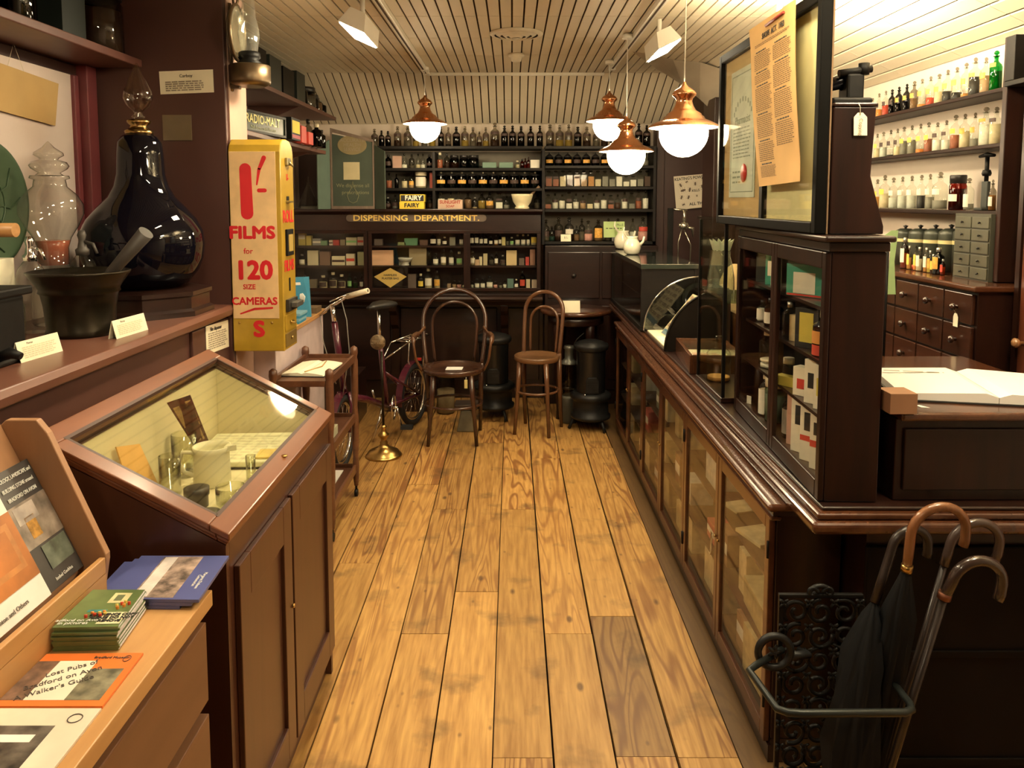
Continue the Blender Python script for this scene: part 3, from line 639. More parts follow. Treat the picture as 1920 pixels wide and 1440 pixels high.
cab(2, 't', [(1352, 32, 108, 'm', 'd', 'brown', 'w'), (1386, 32, 112, 'm', 'd', 'cream', 'w'), (1420, 28, 92, 'm', 'd', 'brown', 'w'), (1452, 30, 95, 'm', 'd', 'brown', 'w'), (1490, 28, 66, 'm', 'd', 'tan', 'w'), (1529, 30, 74, 'm', 'c', 'amber', 'w'), (1558, 24, 84, 'm', 'd', 'black', 'w'), (1584, 26, 60, 'x', (.66, .56, .24), 'small yellow'), (1612, 22, 56, 'm', 'c', 'grey', None), (1644, 30, 60, 'm', 'c', 'clear', 'n', 'cream'),
              (1686, 36, 78, 'm', 'c', 'clear', 'w', 'cream'), (1728, 36, 80, 'm', 'c', 'clear', 'w', 'cream'), (1764, 26, 80, 'm', 'c', 'clear', 'w', 'cream'), (1806, 46, 120, 'm', 'c', 'cream', 'y', 'cream')], 'east')
cab(2, 'm', [(1357, 36, 104, 'm', 'c', 'cream', 'w'), (1392, 36, 40, 'x', (.62, .42, .26), 'small peach'), (1416, 22, 62, 'x', (.66, .58, .38), 'leaning cream'), (1450, 30, 84, 'x', (.52, .44, .26), 'tan'), (1495, 36, 74, 'm', 'k', 'grey', None), (1530, 28, 96, 'm', 'k', 'tan', 'w'), (1577, 38, 74, 'm', 'c', 'grey', 'k', 'tin'), (1642, 76, 108, 'x', (.66, .50, .27), 'tall buff'), (1716, 38, 50, 'x', (.1, .07, .06), 'dark'), (1758, 26, 60, 'x', Rc, 'red'), (1796, 38, 116, 'x', (.36, .18, .12), 'brown-red')], 'east')
cab(2, 'b', [(1353, 22, 50, 'm', 'c', 'clear', None), (1388, 38, 70, 'm', 'c', 'clear', 'w'), (1430, 36, 72, 'm', 'c', 'clear', 'w'), (1481, 50, 90, 'm', 'c', 'clear', 'w'), (1524, 34, 50, 'm', 'c', 'pink', None), (1561, 26, 40, 'm', 'c', 'grey', None), (1593, 28, 56, 'b', 'c', 'white', None), (1634, 46, 70, 'x', (.10, .18, .15), 'dark green'), (1677, 30, 68, 'm', 'd', 'black', 'w', 'cream'), (1722, 42, 130, 'm', 'd', 'black', 'r'), (1764, 28, 66, 'x', (.62, .52, .34), 'cream'), (1810, 38, 64, 'x', (.64, .50, .38), 'pale peach')], 'east')
# plaster bag plaque (diamond) and tube beside it, mortar
X0 = W(540+622/3.918, 500, Y=6.03).x; X1 = W(540+880/3.918, 500, Y=6.03).x; z0 = .908
xc = (X0+X1)/2; hz = .175
o = MB().box(X0, X1, 6.03, 6.036, z0, z0+hz).build('plaster_sign', glass('sign_glass', (.55, .53, .45)), loc=(xc, 6.03, z0)); tag(o, 'glass sign with a yellow diamond for plasters in the cabinet', 'sign')
MB().prism([(X0+.01, z0+hz*.55), (xc, z0+.01), (X1-.01, z0+hz*.55), (xc, z0+hz-.01)], 'Y', 6.027, 6.0295).build('diamond', M('sign_yellow', (.72, .50, .14), .5), o)
text('HARMLESS', .022, INK, o, (xc, 6.0265, z0+hz*.62), (1, 0, 0), (0, 0, 1), bold=.02); text('PLASTER BAG', .022, INK, o, (xc, 6.0265, z0+hz*.47), (1, 0, 0), (0, 0, 1), bold=.02)
o = MB().tube([(W(770, 540, Y=6.01).x, 6.012, .925), (W(783, 540, Y=6.01).x+.01, 6.012, .928), (W(862-80, 540, Y=6.01).x, 6.012, .928)], .006, 8).build('glass_tube', GL, loc=(-.75, 6.012, .92)); tag(o, 'thin pale tube lying on the lower cabinet shelf', 'tube')
bpy.data.objects.remove(o)
p = (W(540+862/3.918, 490, Y=6.06).x, 6.055, 1.0905)
o = MB().lathe([(.03, 0), (.032, .008), (.022, .014), (.05, .045), (.058, .062), (.054, .062), (.04, .03), (0, .02)], p, 18).build('mortar_bowl', M('grey_porcelain', (.50, .50, .44), .3), loc=p); tag(o, 'small grey porcelain mortar on the middle cabinet shelf', 'mortar')
# panelled backing below the cabinet: counter front with brackets
t = thing('under_cabinet_panelling', 'dark panelled dado below the dispensing cabinet', 'panelling', (-.75, 6.2, 0))
MB().box(-1.75, .25, 6.18, 6.295, 0, .788).build('backing', MAHX, t)
for a, b_ in ((-1.7, -.98), (-.9, -.12), (-.04, .22)): MB().box(a, b_, 6.165, 6.1795, .15, .74).build('panel', MAHX, t, bevel=.006)
for x in (-.93, -.06):
    MB().prism([(6.164, .788), (5.95, .788), (5.96, .74), (6.02, .70), (6.05, .62), (6.11, .58), (6.13, .48), (6.164, .45)], 'X', x-.03, x+.03).build('bracket', MAHZ, t, bevel=.004)
# triptych show card standing on the cabinet
g1 = M('faded_green_card', (.050, .068, .048), .7, var=.2, vscale=6); g2 = wood('greyed_frame', (.14, .10, .075), (.22, .16, .12), 'Z', .6)
xl, xr = W(622, 388, Y=6.0).x, W(703, 388, Y=6.0).x; zb = 1.534; zt = W(622, 240, Y=6.0).z; zt2 = W(703, 262, Y=6.0).z
t = thing('folding_showcard', 'faded green three-leaf folding showcard standing on the cabinet top', 'showcard', ((xl+xr)/2, 6.0, zb))
c = MB().prism([(xl+.012, zb+.02), (xr-.012, zb+.02), (xr-.012, zt2-.02), (xl+.012, zt-.045)], 'Y', 5.996, 6.004).build('centre_leaf', g1, t)
MB().prism([(xl, zb), (xl+.012, zb), (xl+.012, zt-.01), (xl, zt)], 'Y', 5.99, 6.01).prism([(xr-.012, zb), (xr, zb), (xr, zt2), (xr-.012, zt2+.004)], 'Y', 5.99, 6.01).prism([(xl, zt), (xl, zt-.03), (xr, zt2-.02), (xr, zt2)], 'Y', 5.9895, 6.0105).prism([(xl, zb), (xr, zb), (xr, zb+.022), (xl, zb+.022)], 'Y', 5.9895, 6.0105).build('frame', g2, t)
xm = (xl+xr)/2
MB().lathe([(0, 0), (.112, 0), (.112, .003), (0, .003)], (0, 0, 0), 32, T=Matrix.Translation((xm, 5.9955, W(660, 272, Y=6).z)) @ Matrix.Rotation(PI/2, 4, 'X') @ Matrix.Diagonal((1, .66, 1, 1)), cap=False, smooth=False).build('oval', M('tan_oval', (.24, .19, .09), .7), c)
for i, (s_, dz) in enumerate((('ACCURATE', .035), ('HEALTH', 0), ('SERVICE', -.035))): text(s_, .036, GREYINK, c, (xm, 5.991, W(660, 272, Y=6).z+dz), (1, 0, 0), (0, 0, 1))
zs_ = W(660, 320, Y=6).z
MB().box(xm-.07, xm+.055, 5.992, 5.9955, zs_-.07, zs_+.065).build('paper_slip', M('old_slip', (.50, .44, .26), .8), c)
text('We dispense all', .04, M('dim_gilt', (.24, .24, .13), .6), c, (xm, 5.9945, W(660, 348, Y=6).z), (1, 0, 0), (0, 0, 1)); text('prescriptions', .04, MATS['dim_gilt'], c, (xm+.02, 5.9945, W(660, 361, Y=6).z), (1, 0, 0), (0, 0, 1))
MB().tube([(xm, 5.993, zs_-.08), (xm-.01, 5.993, zs_-.13), (xm-.045, 5.993, zs_-.19), (xm-.03, 5.993, zs_-.235), (xm, 5.993, zs_-.25), (xm+.03, 5.993, zs_-.235), (xm+.045, 5.993, zs_-.19), (xm+.01, 5.993, zs_-.13)], .0022, 5, closed=True).build('drop_marking', MATS['dim_gilt'], c)
xw = W(597, 388, Y=5.86).x
w1 = MB().slab((xw, 5.86, zb), (xl-.004, 5.985, zb), (xl-.004, 5.985, W(620, 262, Y=5.98).z), (xw, 5.86, W(597, 278, Y=5.86).z), .008).build('side_leaf', M('pale_green_leaf', (.10, .15, .12), .7), t)
xe = W(722, 388, Y=5.90).x
w2 = MB().slab((xr+.004, 5.985, zb), (xe, 5.90, zb), (xe, 5.90, W(722, 284, Y=5.9).z), (xr+.004, 5.985, W(704, 272, Y=5.98).z), .008).build('side_leaf', g1, t)
# framed dark mirror or door at the far end corner & glass cone
o = MB().lathe([(.095, 0), (.09, .006), (.012, .19), (.004, .25), (0, .25)], (W(578, 388, Y=6.08).x, 6.09, zb), 16).build('glass_funnel', GL, loc=(W(578, 388, Y=6.08).x, 6.09, zb)); tag(o, 'upturned clear glass funnel on the cabinet top by the green showcard', 'funnel')
t = thing('framed_notice_board', 'dark framed board on the far wall behind the film dispenser', 'board', (-1.5, 6.28, 1.6))
xa, xb = W(560, 300, Y=6.27).x, W(598, 300, Y=6.27).x
MB().box(xa, xb, 6.27, 6.299, 1.56, 1.97).build('board', PLUMD, t); MB().box(xa-.03, xa, 6.26, 6.2985, 1.54, 2.0).box(xa, xb, 6.26, 6.2695, 1.97, 2.0).build('frame', g2, t)
# soap boxes on the cabinet top
YEL = M('soap_yellow', (.85, .62, .06), .5); 
def soap(label, px0_, px1_, py0, py1, y, mat, txt, tcol, bandm=None, sz=.045, extra=None):
    a = W(px0_, py1, Y=y); b_ = W(px1_, py0, Y=y); z = extra or zb+.0005
    h = b_.z-a.z; o = MB().box(a.x, b_.x, y, y+.09, z, z+h).build('soap_box', mat, loc=(a.x, y, z), bevel=.001); tag(o, label, 'box')
    if bandm: MB().box(a.x+.006, b_.x-.006, y-.0015, y-.0005, z+.006, z+h-.006).build('printed_panel', bandm, o)
    text(txt, sz, tcol, o, ((a.x+b_.x)/2, y-.002, z+h/2), (1, 0, 0), (0, 0, 1), bold=.03)
    return z+h
h_ = soap('lower yellow soap box under the black-panelled one', 749, 795, 375, 388, 5.985, YEL, 'FAIRY', INK)
soap('black-panelled soap box stacked on the yellow one', 750, 796, 361, 375, 5.985, YEL, ' FAIRY', M('soap_lettering', (.88, .86, .70), .5), INK, sz=.05, extra=h_+.0005)
z_ = soap('pinkish soap box with red lettering on the cabinet top', 821, 867, 371, 388, 5.99, M('soap_pink', (.55, .38, .28), .6), ' ', INK)
o = [x for x in bpy.data.objects if x.name.startswith('soap_box')][-1]
xs = (W(821, 380, Y=5.99).x+W(867, 380, Y=5.99).x)/2
text('SUNLIGHT', .034, M('soap_red', (.35, .05, .03), .5), o, (xs, 5.989, zb+.052), (1, 0, 0), (0, 0, 1), bold=.03); text('SOAP', .026, MATS['soap_red'], o, (xs, 5.989, zb+.02), (1, 0, 0), (0, 0, 1), bold=.02)
# big cream mortar with pestle
p = (W(979, 388, Y=6.04).x, 6.05, zb)
t = thing('mixing_mortar', 'large cream mortar bowl standing on the cabinet top', 'mortar', p)
MB().lathe([(.055, 0), (.056, .012), (.046, .02), (.07, .055), (.083, .10), (.085, .115), (.078, .115), (.06, .05), (0, .03)], p, 28).build('bowl', M('cream_stoneware', (.80, .72, .46), .3, var=.03), t)
o = MB().tube([Vector(p)+Vector((.02, 0, .06)), Vector(p)+Vector((.10, .01, .14)), Vector(p)+Vector((.135, .01, .175))], [.014, .008, .012], 10).build('pestle', M('pestle_wood', (.24, .15, .09), .5), loc=Vector(p)+Vector((.02, 0, .06))); tag(o, 'wooden-handled pestle leaning in the cream mortar bowl', 'pestle')
# ================================================================= poster on the brown wall
a, b_, c, d = W(1263, 331, Y=6.128), W(1333, 325, Y=6.128), W(1333, 387, Y=6.128), W(1268, 394, Y=6.128)
o = MB().slab(d, c, b_, a, .003).build('insect_powder_poster', M('poster_paper', (.60, .53, .41), .7, var=.04), loc=d); tag(o, 'cream insect powder poster with printed bugs on the brown wall', 'poster')
R = (c-d).normalized(); U = (a-d).normalized(); O = d+Vector((0, -.001, 0)); wd = (c-d).length; ht = (a-d).length
text("KEATING'S POWDER", .033, INK, o, O+R*wd*.5+U*ht*.90, R, U, bold=.015, sx=.86); text('KILLS', .026, INK, o, O+R*wd*.60+U*ht*.52, R, U, bold=.02); text('ALL THESE', .032, INK, o, O+R*wd*.66+U*ht*.13, R, U, bold=.02)
rnd = random.Random(5)
IP = M('faded_print', (.10, .07, .05), .7)
for (u, v, an, s_) in ((.18, .72, 2.0, 1), (.36, .80, .5, .7), (.60, .72, 1.5, .9), (.84, .84, -.3, .9), (.24, .56, .2, 1.3), (.43, .56, 1.3, 1.1), (.80, .60, 1.9, 1.2), (.18, .36, 1.2, 1), (.38, .34, 1.2, 1), (.86, .36, 1.8, 1), (.22, .14, .4, .8), (.62, .36, 1.5, .5), (.9, .68, .8, .8)):
    T = Matrix(((R.x, U.x, 0, 0), (R.y, U.y, -1, 0), (R.z, U.z, 0, 0), (0, 0, 0, 1))); T = Matrix.Translation(O+R*wd*u+U*ht*v) @ T @ Matrix.Rotation(an, 4, 'Z')
    k = .014*s_; mb = MB()
    mb.lathe([(0, 0), (k, 0), (k, .0004), (0, .0004)], (0, 0, 0), 10, T=T @ Matrix.Diagonal((1.2, .5, 1, 1)), cap=False, smooth=False)
    for q in (-.6, 0, .6):
        for sg in (-1, 1): mb.slab(T @ Vector((q*k, 0, 0)), T @ Vector((q*k+.0015, 0, 0)), T @ Vector((q*k*1.6+.0015, sg*k*1.3, 0)), T @ Vector((q*k*1.6, sg*k*1.3, 0)), .0003)
    mb.build('insect_print', IP, o)
# ================================================================= pendant lamps
PROF = [(.155, 0), (.150, .007), (.118, .024), (.092, .034), (.086, .046), (.078, .049), (.074, .058), (.052, .072), (.040, .092), (.034, .112), (.037, .124), (.050, .136), (.052, .144), (.042, .158), (.020, .172), (.009, .184), (.006, .195)]
GLOBE = emit('opal_globe_glow', (1.0, .80, .50), PWR['pendant'])
def pendant(loc, label, k=1.0):
    x, y, z = loc
    t = thing('pendant_lamp', label, 'lamp', loc, 'copper pendant lamps')
    MB().lathe([(r*k, h*k) for r, h in PROF], loc, 36, cap=False).build('copper_shade', COPPER, t)
    MB().lathe([(.150*k, -.001), (.112*k, .012), (.106*k, .010)], loc, 36, cap=False).build('reflector', WHITEP, t)
    g = [(.105*k*math.cos(a), -.022*k+.105*k*math.sin(a)) for a in [math.radians(d) for d in range(-90, 15, 8)]]
    MB().lathe(g+[(.10*k, .012)], loc, 32).build('opal_globe', GLOBE, t)
    MB().cyl((x, y, z+.19*k), (x, y, CZ-.03), .0028, 6).build('cord', WHITEP, t)
    MB().lathe([(.03, 0), (.03, .022), (.012, .03)], (x, y, CZ-.031), 14).build('ceiling_rose', WHITEP, t)
pendant((.744, 3.39, 1.914), 'largest copper pendant lamp, hanging before the framed certificate')
pendant((.632, 4.32, 1.869), 'lowest copper pendant lamp, above the glass counter case')
pendant((.634, 5.11, 2.114), 'copper pendant lamp tucked behind the lowest one')
pendant((-.594, 5.35, 2.120), 'lone copper pendant lamp above the dispensing cabinet')
# ================================================================= track and flood heads
FL = emit('flood_lens', (1.0, .84, .56), PWR['spot'])
def track(x, y0, y1, label):
    t = thing('lighting_track', label, 'track', (x, y0, CZ-.02))
    MB().box(x-.017, x+.017, y0, y1, CZ-.03, CZ-.0005).build('rail', WHITEP, t, bevel=.003)
    MB().box(x-.006, x+.006, y0+.01, y1-.01, CZ-.0302, CZ-.026).build('groove', GAP, t)
    for y in (y1-.02,): MB().box(x-.022, x+.022, y-.02, y+.025, CZ-.035, CZ-.0006).build('end_cap', WHITEP, t, bevel=.004)
track(-.60, -2.0, 5.52, 'white lighting track along the ceiling over the aisle edge by the shop window')
track(.675, -2.0, 5.33, 'white lighting track along the ceiling above the long counter')
def head(x, y, tilt, label, ln=.34, drop=0.0, pw=1.0):
    """open flood head on the track; tilt in degrees turns the lit face from straight down towards -X (negative) or +X"""
    t = thing('track_flood', label, 'spotlight', (x, y, CZ-.03), 'flood heads on the ceiling tracks')
    T = Matrix.Translation((x, y, CZ-.14-drop)) @ Matrix.Rotation(math.radians(-tilt), 4, 'Y')
    MB().prism([(-.060, -.045), (.060, -.045), (.035, .030), (-.035, .030)], 'Y', -ln/2, ln/2).build('tmp', WHITEP, t)
    o = [c for c in t.children][-1]; o.name = 'housing'; o.data.transform(Matrix.Translation((0, 0, -.11-drop)) @ Matrix.Rotation(math.radians(-tilt), 4, 'Y') @ Matrix.Translation(Vector(ORG[t.name])))
    MB().cbox((0, 0, -.0475), (.108, ln*.94, .004), T).build('lens', FL if pw == 1 else emit('flood_lens_%d' % round(pw*10), (1.0, .84, .56), PWR['spot']*pw), t)
    MB().cyl((x, y, CZ-.03), (x, y, CZ-.10-drop), .011, 8).build('arm', WHITEP, t)
head(-.66, 3.50, -24, 'flood head over the shop window side, turned to the film dispenser')
head(.72, 3.86, 26, 'flood head above the certificate frame, turned to the bottle shelves', pw=1.5)
head(-.60, 1.5, -35, 'added flood head above the book table'); head(-.60, 2.55, 25, 'added flood head above the aisle boards', pw=1.5); head(.675, 1.9, -30, 'added flood head above the counter, turned to the aisle', pw=1.2)  # out-of-view heads added to light the aisle and book table
head(-.60, -.2, 10, 'added flood head behind the book table'); head(1.12, 2.55, 50, 'added flood head turned to the tall bottle shelves', pw=.45); head(1.12, 1.45, 12, 'added flood head above the open ledger', pw=1.6)  # more unseen heads, added as fill for table, shelves and ledger
track(1.12, -1.0, 2.75, 'added white lighting track hidden behind the certificate frame')  # unseen track, added to carry the extra heads
head(1.08, 3.20, 160, 'added flood head behind the certificate frame, turned up to the boarded ceiling', drop=.14, pw=4); head(1.12, 1.95, 150, 'added flood head turned up behind the ledger', drop=.14, pw=2.4)  # hidden uplights added to brighten the ceiling
# ceiling vent, detector
t = thing('ceiling_vent', 'round ribbed white air diffuser in the boarded ceiling', 'vent', (.023, 4.315, CZ))
for i, r in enumerate((.145, .112, .080, .050)):
    MB().lathe([(r, 0), (r+.001, -.006), (r-.022, -.016-.004*i), (r-.026, -.012-.003*i)], (.023, 4.315, CZ-.001), 36, cap=False).build('vent_ring', M('dusty_white', (.74, .68, .54), .6), t)
MB().lathe([(.145, 0), (.145, -.002), (0, -.002)], (.023, 4.315, CZ-.0005), 36, cap=False).build('backing', M('dark_duct', (.06, .045, .03), .8), t)
MB().lathe([(.024, -.03), (0, -.032)], (.023, 4.315, CZ), 24).build('centre_disc', M('dusty_white', (.5, .45, .36)), t)
p = W(968, 101, Z=CZ); p = (p.x, p.y, CZ)
o = MB().lathe([(.05, 0), (.05, -.016), (.036, -.02), (.03, -.045), (.012, -.05), (0, -.05)], (p[0], p[1], CZ-.0005), 24).build('smoke_detector', M('dusty_white', (.5, .45, .36)), loc=p); tag(o, 'small white smoke detector on the ceiling beyond the air vent', 'detector')
o = MB().box(-.60, .66, BEND-.035, BEND-.012, CZ-.022, CZ-.0005).build('cable_trunking', WHITEP, loc=(0, BEND-.03, CZ-.022), bevel=.003); tag(o, 'thin white cable trunking across the ceiling where it bends down', 'trunking')
# ================================================================= window bay and ledge
PLUMT = M('rubbed_plum_ledge', (.16, .065, .042), .34, var=.08, vscale=3)
t = thing('window_ledge', 'long plum-painted display ledge running below the shop window', 'ledge', (-1.5, 2, 0))
MB().prism([(-2.019, 1.14), (-2.019, 1.11), (-1.27, 1.11), (-1.262, 1.085), (-1.24, 1.095), (-1.235, 1.12), (-1.245, 1.14)], 'Y', -1.6, 3.409).build('ledge_top', PLUMT, t, bevel=.004)
MB().box(-2.019, -1.275, -1.6, 3.409, 0, 1.109).build('front', PLUM, t)
for a, b_ in ((-1.5, -.1), (.1, 1.3), (1.5, 2.9)): MB().box(-1.2745, -1.268, a, b_, .2, .95).build('panel', PLUM, t, bevel=.005)
for y in (3.02,): MB().box(-1.2749, -1.262, y, 3.409, 0, 1.08).build('end_board', PLUM, t, bevel=.003)
w1 = structure('window_1', MB().box(-1.93, -1.85, -1.6, 3.33, 1.141, 2.125), PINKW)
w2 = structure('trim_4', MB().box(-1.95, -1.80, 3.331, 3.409, 1.141, 2.17).box(-1.95, -1.835, 3.295, 3.330, 1.141, 2.125), M('red_plum_gloss', (.20, .045, .05), .3), bevel=.004)
structure('trim_5', MB().box(-2.01, -1.845, -1.6, 3.409, 2.126, 2.165), PLUMD)
t = thing('high_shelf', 'plum-brown high shelf above the shop window', 'shelf', (-1.8, 2, 2.17))
MB().box(-2.019, -1.60, -1.6, 3.409, 2.172, 2.205).build('board', M('shelf_plum', (.13, .052, .040), .4), t, bevel=.004)
MB().box(-2.015, -1.995, -1.6, 3.409, 2.206, 2.50).build('back_rail', PLUMD, t)
bottle('large clear glass jar with a torn label at the high shelf end', (-1.72, 3.28, 2.2055), .10, .29, 'w', 'k', 'brown', .62, 'g', (.70, .74), 'W', stop='black')
carton('dark green box on the high shelf beside the large jar', (-1.74, 3.02, 2.2055), .14, .16, .26, M('dark_green_box', (.008, .013, .010), .5))
bottle('black lidded jar on the high shelf before the green box', (-1.74, 2.76, 2.2055), .075, .28, 'w', 'd', 'black', .7, stop='black')
bottle('black lidded jar on the high shelf at the frame edge', (-1.74, 2.54, 2.2055), .075, .28, 'w', 'd', 'black', .7, stop='black')
# hanging cardboard sign
a, b_, c, d = W(0, 118, X=-1.835), W(110, 157, X=-1.835), W(104, 236, X=-1.835), W(0, 206, X=-1.835)
ax = (b_-a).normalized(); a = a-ax*.35; d = d-ax*.35
o = MB().slab(d, c, b_, a, .004).build('cardboard_sign', M('brown_cardboard', (.52, .34, .13), .8, var=.05), loc=d); tag(o, 'plain buff cardboard sign hanging against the pink window backing', 'sign')
for k in (.55, .68): MB().tube([a.lerp(b_, k)+Vector((.002, 0, 0)), (a.lerp(b_, .61)+Vector((0, 0, .09)))], .0008, 4).build('string', PAPER, o)
# green embossed plate
pc = Vector((-1.832, 2.695, 1.585))
T = Matrix.Translation(pc) @ Matrix.Rotation(PI/2, 4, 'Y')
t = thing('green_plaque', 'round dark green embossed plaque leaning in the window bay', 'plaque', pc-Vector((0, 0, .235)))
GP = M('dull_green_paint', (.060, .105, .055), .45, var=.12)
MB().lathe([(0, -.012), (.225, -.012), (.235, 0), (.230, .012), (.215, .012), (.20, .004), (0, .004)], (0, 0, 0), 48, T=T, cap=False).build('disc', GP, t)
mb = MB()
for an in range(0, 360, 36):
    pts = [T @ Vector((r*math.cos(math.radians(an)+k), r*math.sin(math.radians(an)+k), .006)) for r, k in ((.04, 0), (.08, .25), (.13, .2), (.19, .45))]
    mb.tube(pts, .003, 5)
mb.tube([T @ Vector((.10*math.cos(q/20*2*PI), .10*math.sin(q/20*2*PI), .006)) for q in range(20)], .003, 5, closed=True)
mb.build('embossed_pattern', GP, t)
MB().cyl(pc+Vector((0, -.1, -.20)), (pc.x, pc.y-.1, 1.1405), .008, 6).build('foot', IRON, t); MB().cyl(pc+Vector((0, .1, -.20)), (pc.x, pc.y+.1, 1.1405), .008, 6).build('foot', IRON, t)
# stacked carboy jar
c0 = (-1.70, 2.86, 1.1405)
t = thing('tiered_show_jar', 'tall clear two-tier show jar with a ringed pagoda stopper', 'jar', c0)
MB().lathe([(.072, 0), (.08, .01), (.08, .11), (.066, .15), (.05, .175), (.05, .20), (.064, .205), (.064, .212), (.052, .215), (.052, .285), (.062, .32), (.088, .365), (.108, .41), (.107, .445), (.088, .48), (.056, .51), (.052, .535), (.066, .54), (.064, .55)], c0, 32).build('body', glass('old_glass', (.93, .92, .88), 2.2, milk=.03), t)
MB().lathe([(.050, .222), (.050, .285), (.058, .312)], c0, 24).build('red_liquid', M('rose_liquid', (.45, .12, .06), .2), t)
MB().lathe([(.048, .55), (.036, .56), (.06, .575), (.066, .586), (.058, .60), (.030, .608), (.034, .614), (.05, .624), (.048, .634), (.022, .652), (.008, .668), (0, .676)], c0, 24).build('stopper', MATS['old_glass'], t)
# soda siphons
def siphon(label, c, hmat, glm, h):
    t = thing('soda_siphon', label, 'siphon', c)
    MB().lathe([(.045, 0), (.048, .01), (.048, h*.55), (.040, h*.66), (.018, h*.76)], c, 24).build('bottle', glm, t)
    hd = MB().lathe([(.022, h*.74), (.024, h*.80), (.016, h*.82), (.011, h*.90), (.016, h*.95), (.010, h*1.0), (0, h)], c, 16).build('head', hmat, t)
    MB().tube([(c[0]+.01, c[1], c[2]+h*.88), (c[0]+.045, c[1]-.01, c[2]+h*.86), (c[0]+.06, c[1]-.012, c[2]+h*.76)], [.007, .006, .005], 8).build('spout', hmat, hd)
siphon('soda siphon with a chrome head behind the bronze mortar', (-1.675, 2.68, 1.1405), CHROME, MATS['old_glass'], .335)
siphon('soda siphon with a dull lead head between mortar and pear bottle', (-1.575, 2.83, 1.1405), M('lead_grey', (.09, .08, .07), .5, metal=.5), GL, .35)
p = W(27, 640, Z=1.1405)
o = MB().lathe([(.030, 0), (.034, .005), (.036, .12), (.034, .12), (.030, .012), (0, .01)], p, 10, smooth=False).build('ribbed_tumbler', GL, loc=p); tag(o, 'tall ribbed glass tumbler at the window ledge behind its label card', 'glass')
carton('cream card box with large green letters by the window backing', (-1.765, 2.60, 1.1405), .08, .14, .262, PAPER)
o = [x for x in bpy.data.objects if x.name.startswith('carton')][-1]
text('ED', .05, M('letter_green', (.05, .30, .08), .5), o, (-1.765, 2.529, 1.145+.18), (1, 0, 0), (0, 0, 1), bold=.03, sx=1.1)
# press with wooden handle
t = thing('tincture_press', 'black iron press with a wooden roller handle at the ledge edge', 'press', (-1.49, 2.12, 1.1405))
MB().box(-1.60, -1.40, 2.03, 2.25, 1.141, 1.16).box(-1.58, -1.41, 2.06, 2.22, 1.16, 1.33).build('body', IRON, t, bevel=.008)
MB().box(-1.59, -1.395, 2.04, 2.24, 1.33, 1.355).build('rim', IRON, t, bevel=.006)
MB().tube([(-1.55, 2.14, 1.35), (-1.55, 2.2, 1.45), (-1.53, 2.30, 1.51)], .012, 8).build('post', IRON, t)
MB().cyl((-1.72, 2.30, 1.512), (-1.475, 2.30, 1.512), .021, 16).build('handle', wood('light_turned_wood', (.35, .16, .05), (.55, .30, .11), 'X', .4, 12), t)
MB().tube([W(-10, 672, Y=2.10), W(20, 662, Y=2.10), W(40, 668, Y=2.10)], [.012, .016, .010], 10).build('lever', IRON, t)
# pear-shaped carboy
pc = (-1.505, 3.155, 1.1405)
t = thing('pear_carboy_stand', 'octagonal dark wood stand under the black pear carboy', 'stand', pc)
MB().lathe([(.262, 0), (.262, .02), (.245, .03), (.245, .075), (.255, .082), (.255, .098), (.20, .105)], pc, 8, a0=PI/8, smooth=False).build('base', wood('dark_stand_wood', (.012, .005, .004), (.030, .012, .008), 'X', .3, 9, coat=.2), t)
pb = (pc[0], pc[1], 1.2465)
zz = lambda y: W(262, y, Y=pc[1]).z-pb[2]
t = thing('pear_carboy', 'big black glass pear-shaped carboy with a clear teardrop stopper', 'carboy', pb)
prof = [(.13, 0), (.17, .02), (.21, .07), (.228, .12), (.234, .18), (.228, .235), (.205, .285), (.165, .335), (.128, .375), (.104, .42), (.092, .47), (.088, .55), (.084, .60), (.068, .625), (.05, .635)]
k = zz(252)/.635
MB().lathe([(r, z*k) for r, z in prof], pb, 56).build('body', M('black_glass', (.003, .0028, .006), .03, spec=.32, var=0), t)
zt_ = zz(252)
MB().lathe([(.052, zt_-.004), (.056, zt_+.012), (.042, zt_+.020), (.030, zt_+.032), (.044, zt_+.044), (.046, zt_+.054), (.026, zt_+.060)], pb, 28).build('brass_collar', M('collar_brass', (.30, .20, .08), .25, metal=1), t)
z0 = zz(225)
MB().lathe([(.018, z0), (.026, z0+.012), (.014, z0+.026), (.020, z0+.034), (.044, z0+.056), (.056, z0+.085), (.052, z0+.115), (.034, z0+.155), (.018, z0+.19), (.006, z0+.222), (0, z0+.228)], pb, 28).build('teardrop_stopper', glass('crystal', (.90, .86, .82), 1.6), t)
# bronze mortar and pestle
mc = (-1.484, 2.64, 1.1405)
t = thing('bronze_mortar', 'large dark bronze mortar with a flared rim on the ledge', 'mortar', mc)
zr = W(145, 508, Y=2.64).z-1.1405
MB().lathe([(.095, 0), (.108, 0), (.112, .012), (.106, .022), (.112, .10), (.120, zr-.075), (.127, zr-.07), (.124, zr-.06), (.132, zr-.045), (.158, zr-.008), (.161, zr), (.155, zr+.002), (.128, zr-.04), (.10, .06), (0, .03)], mc, 48).build('body', DBRASS, t)
o = MB().tube([Vector(mc)+Vector((.03, 0, .07)), W(205, 515, Y=2.63), W(274, 436, Y=2.60)], [.018, .018, .026], 20).build('iron_pestle', M('grey_pestle', (.045, .038, .032), .5, metal=.3), loc=Vector(mc)+Vector((.03, 0, .07))); tag(o, 'long grey iron pestle leaning out of the bronze mortar', 'pestle')
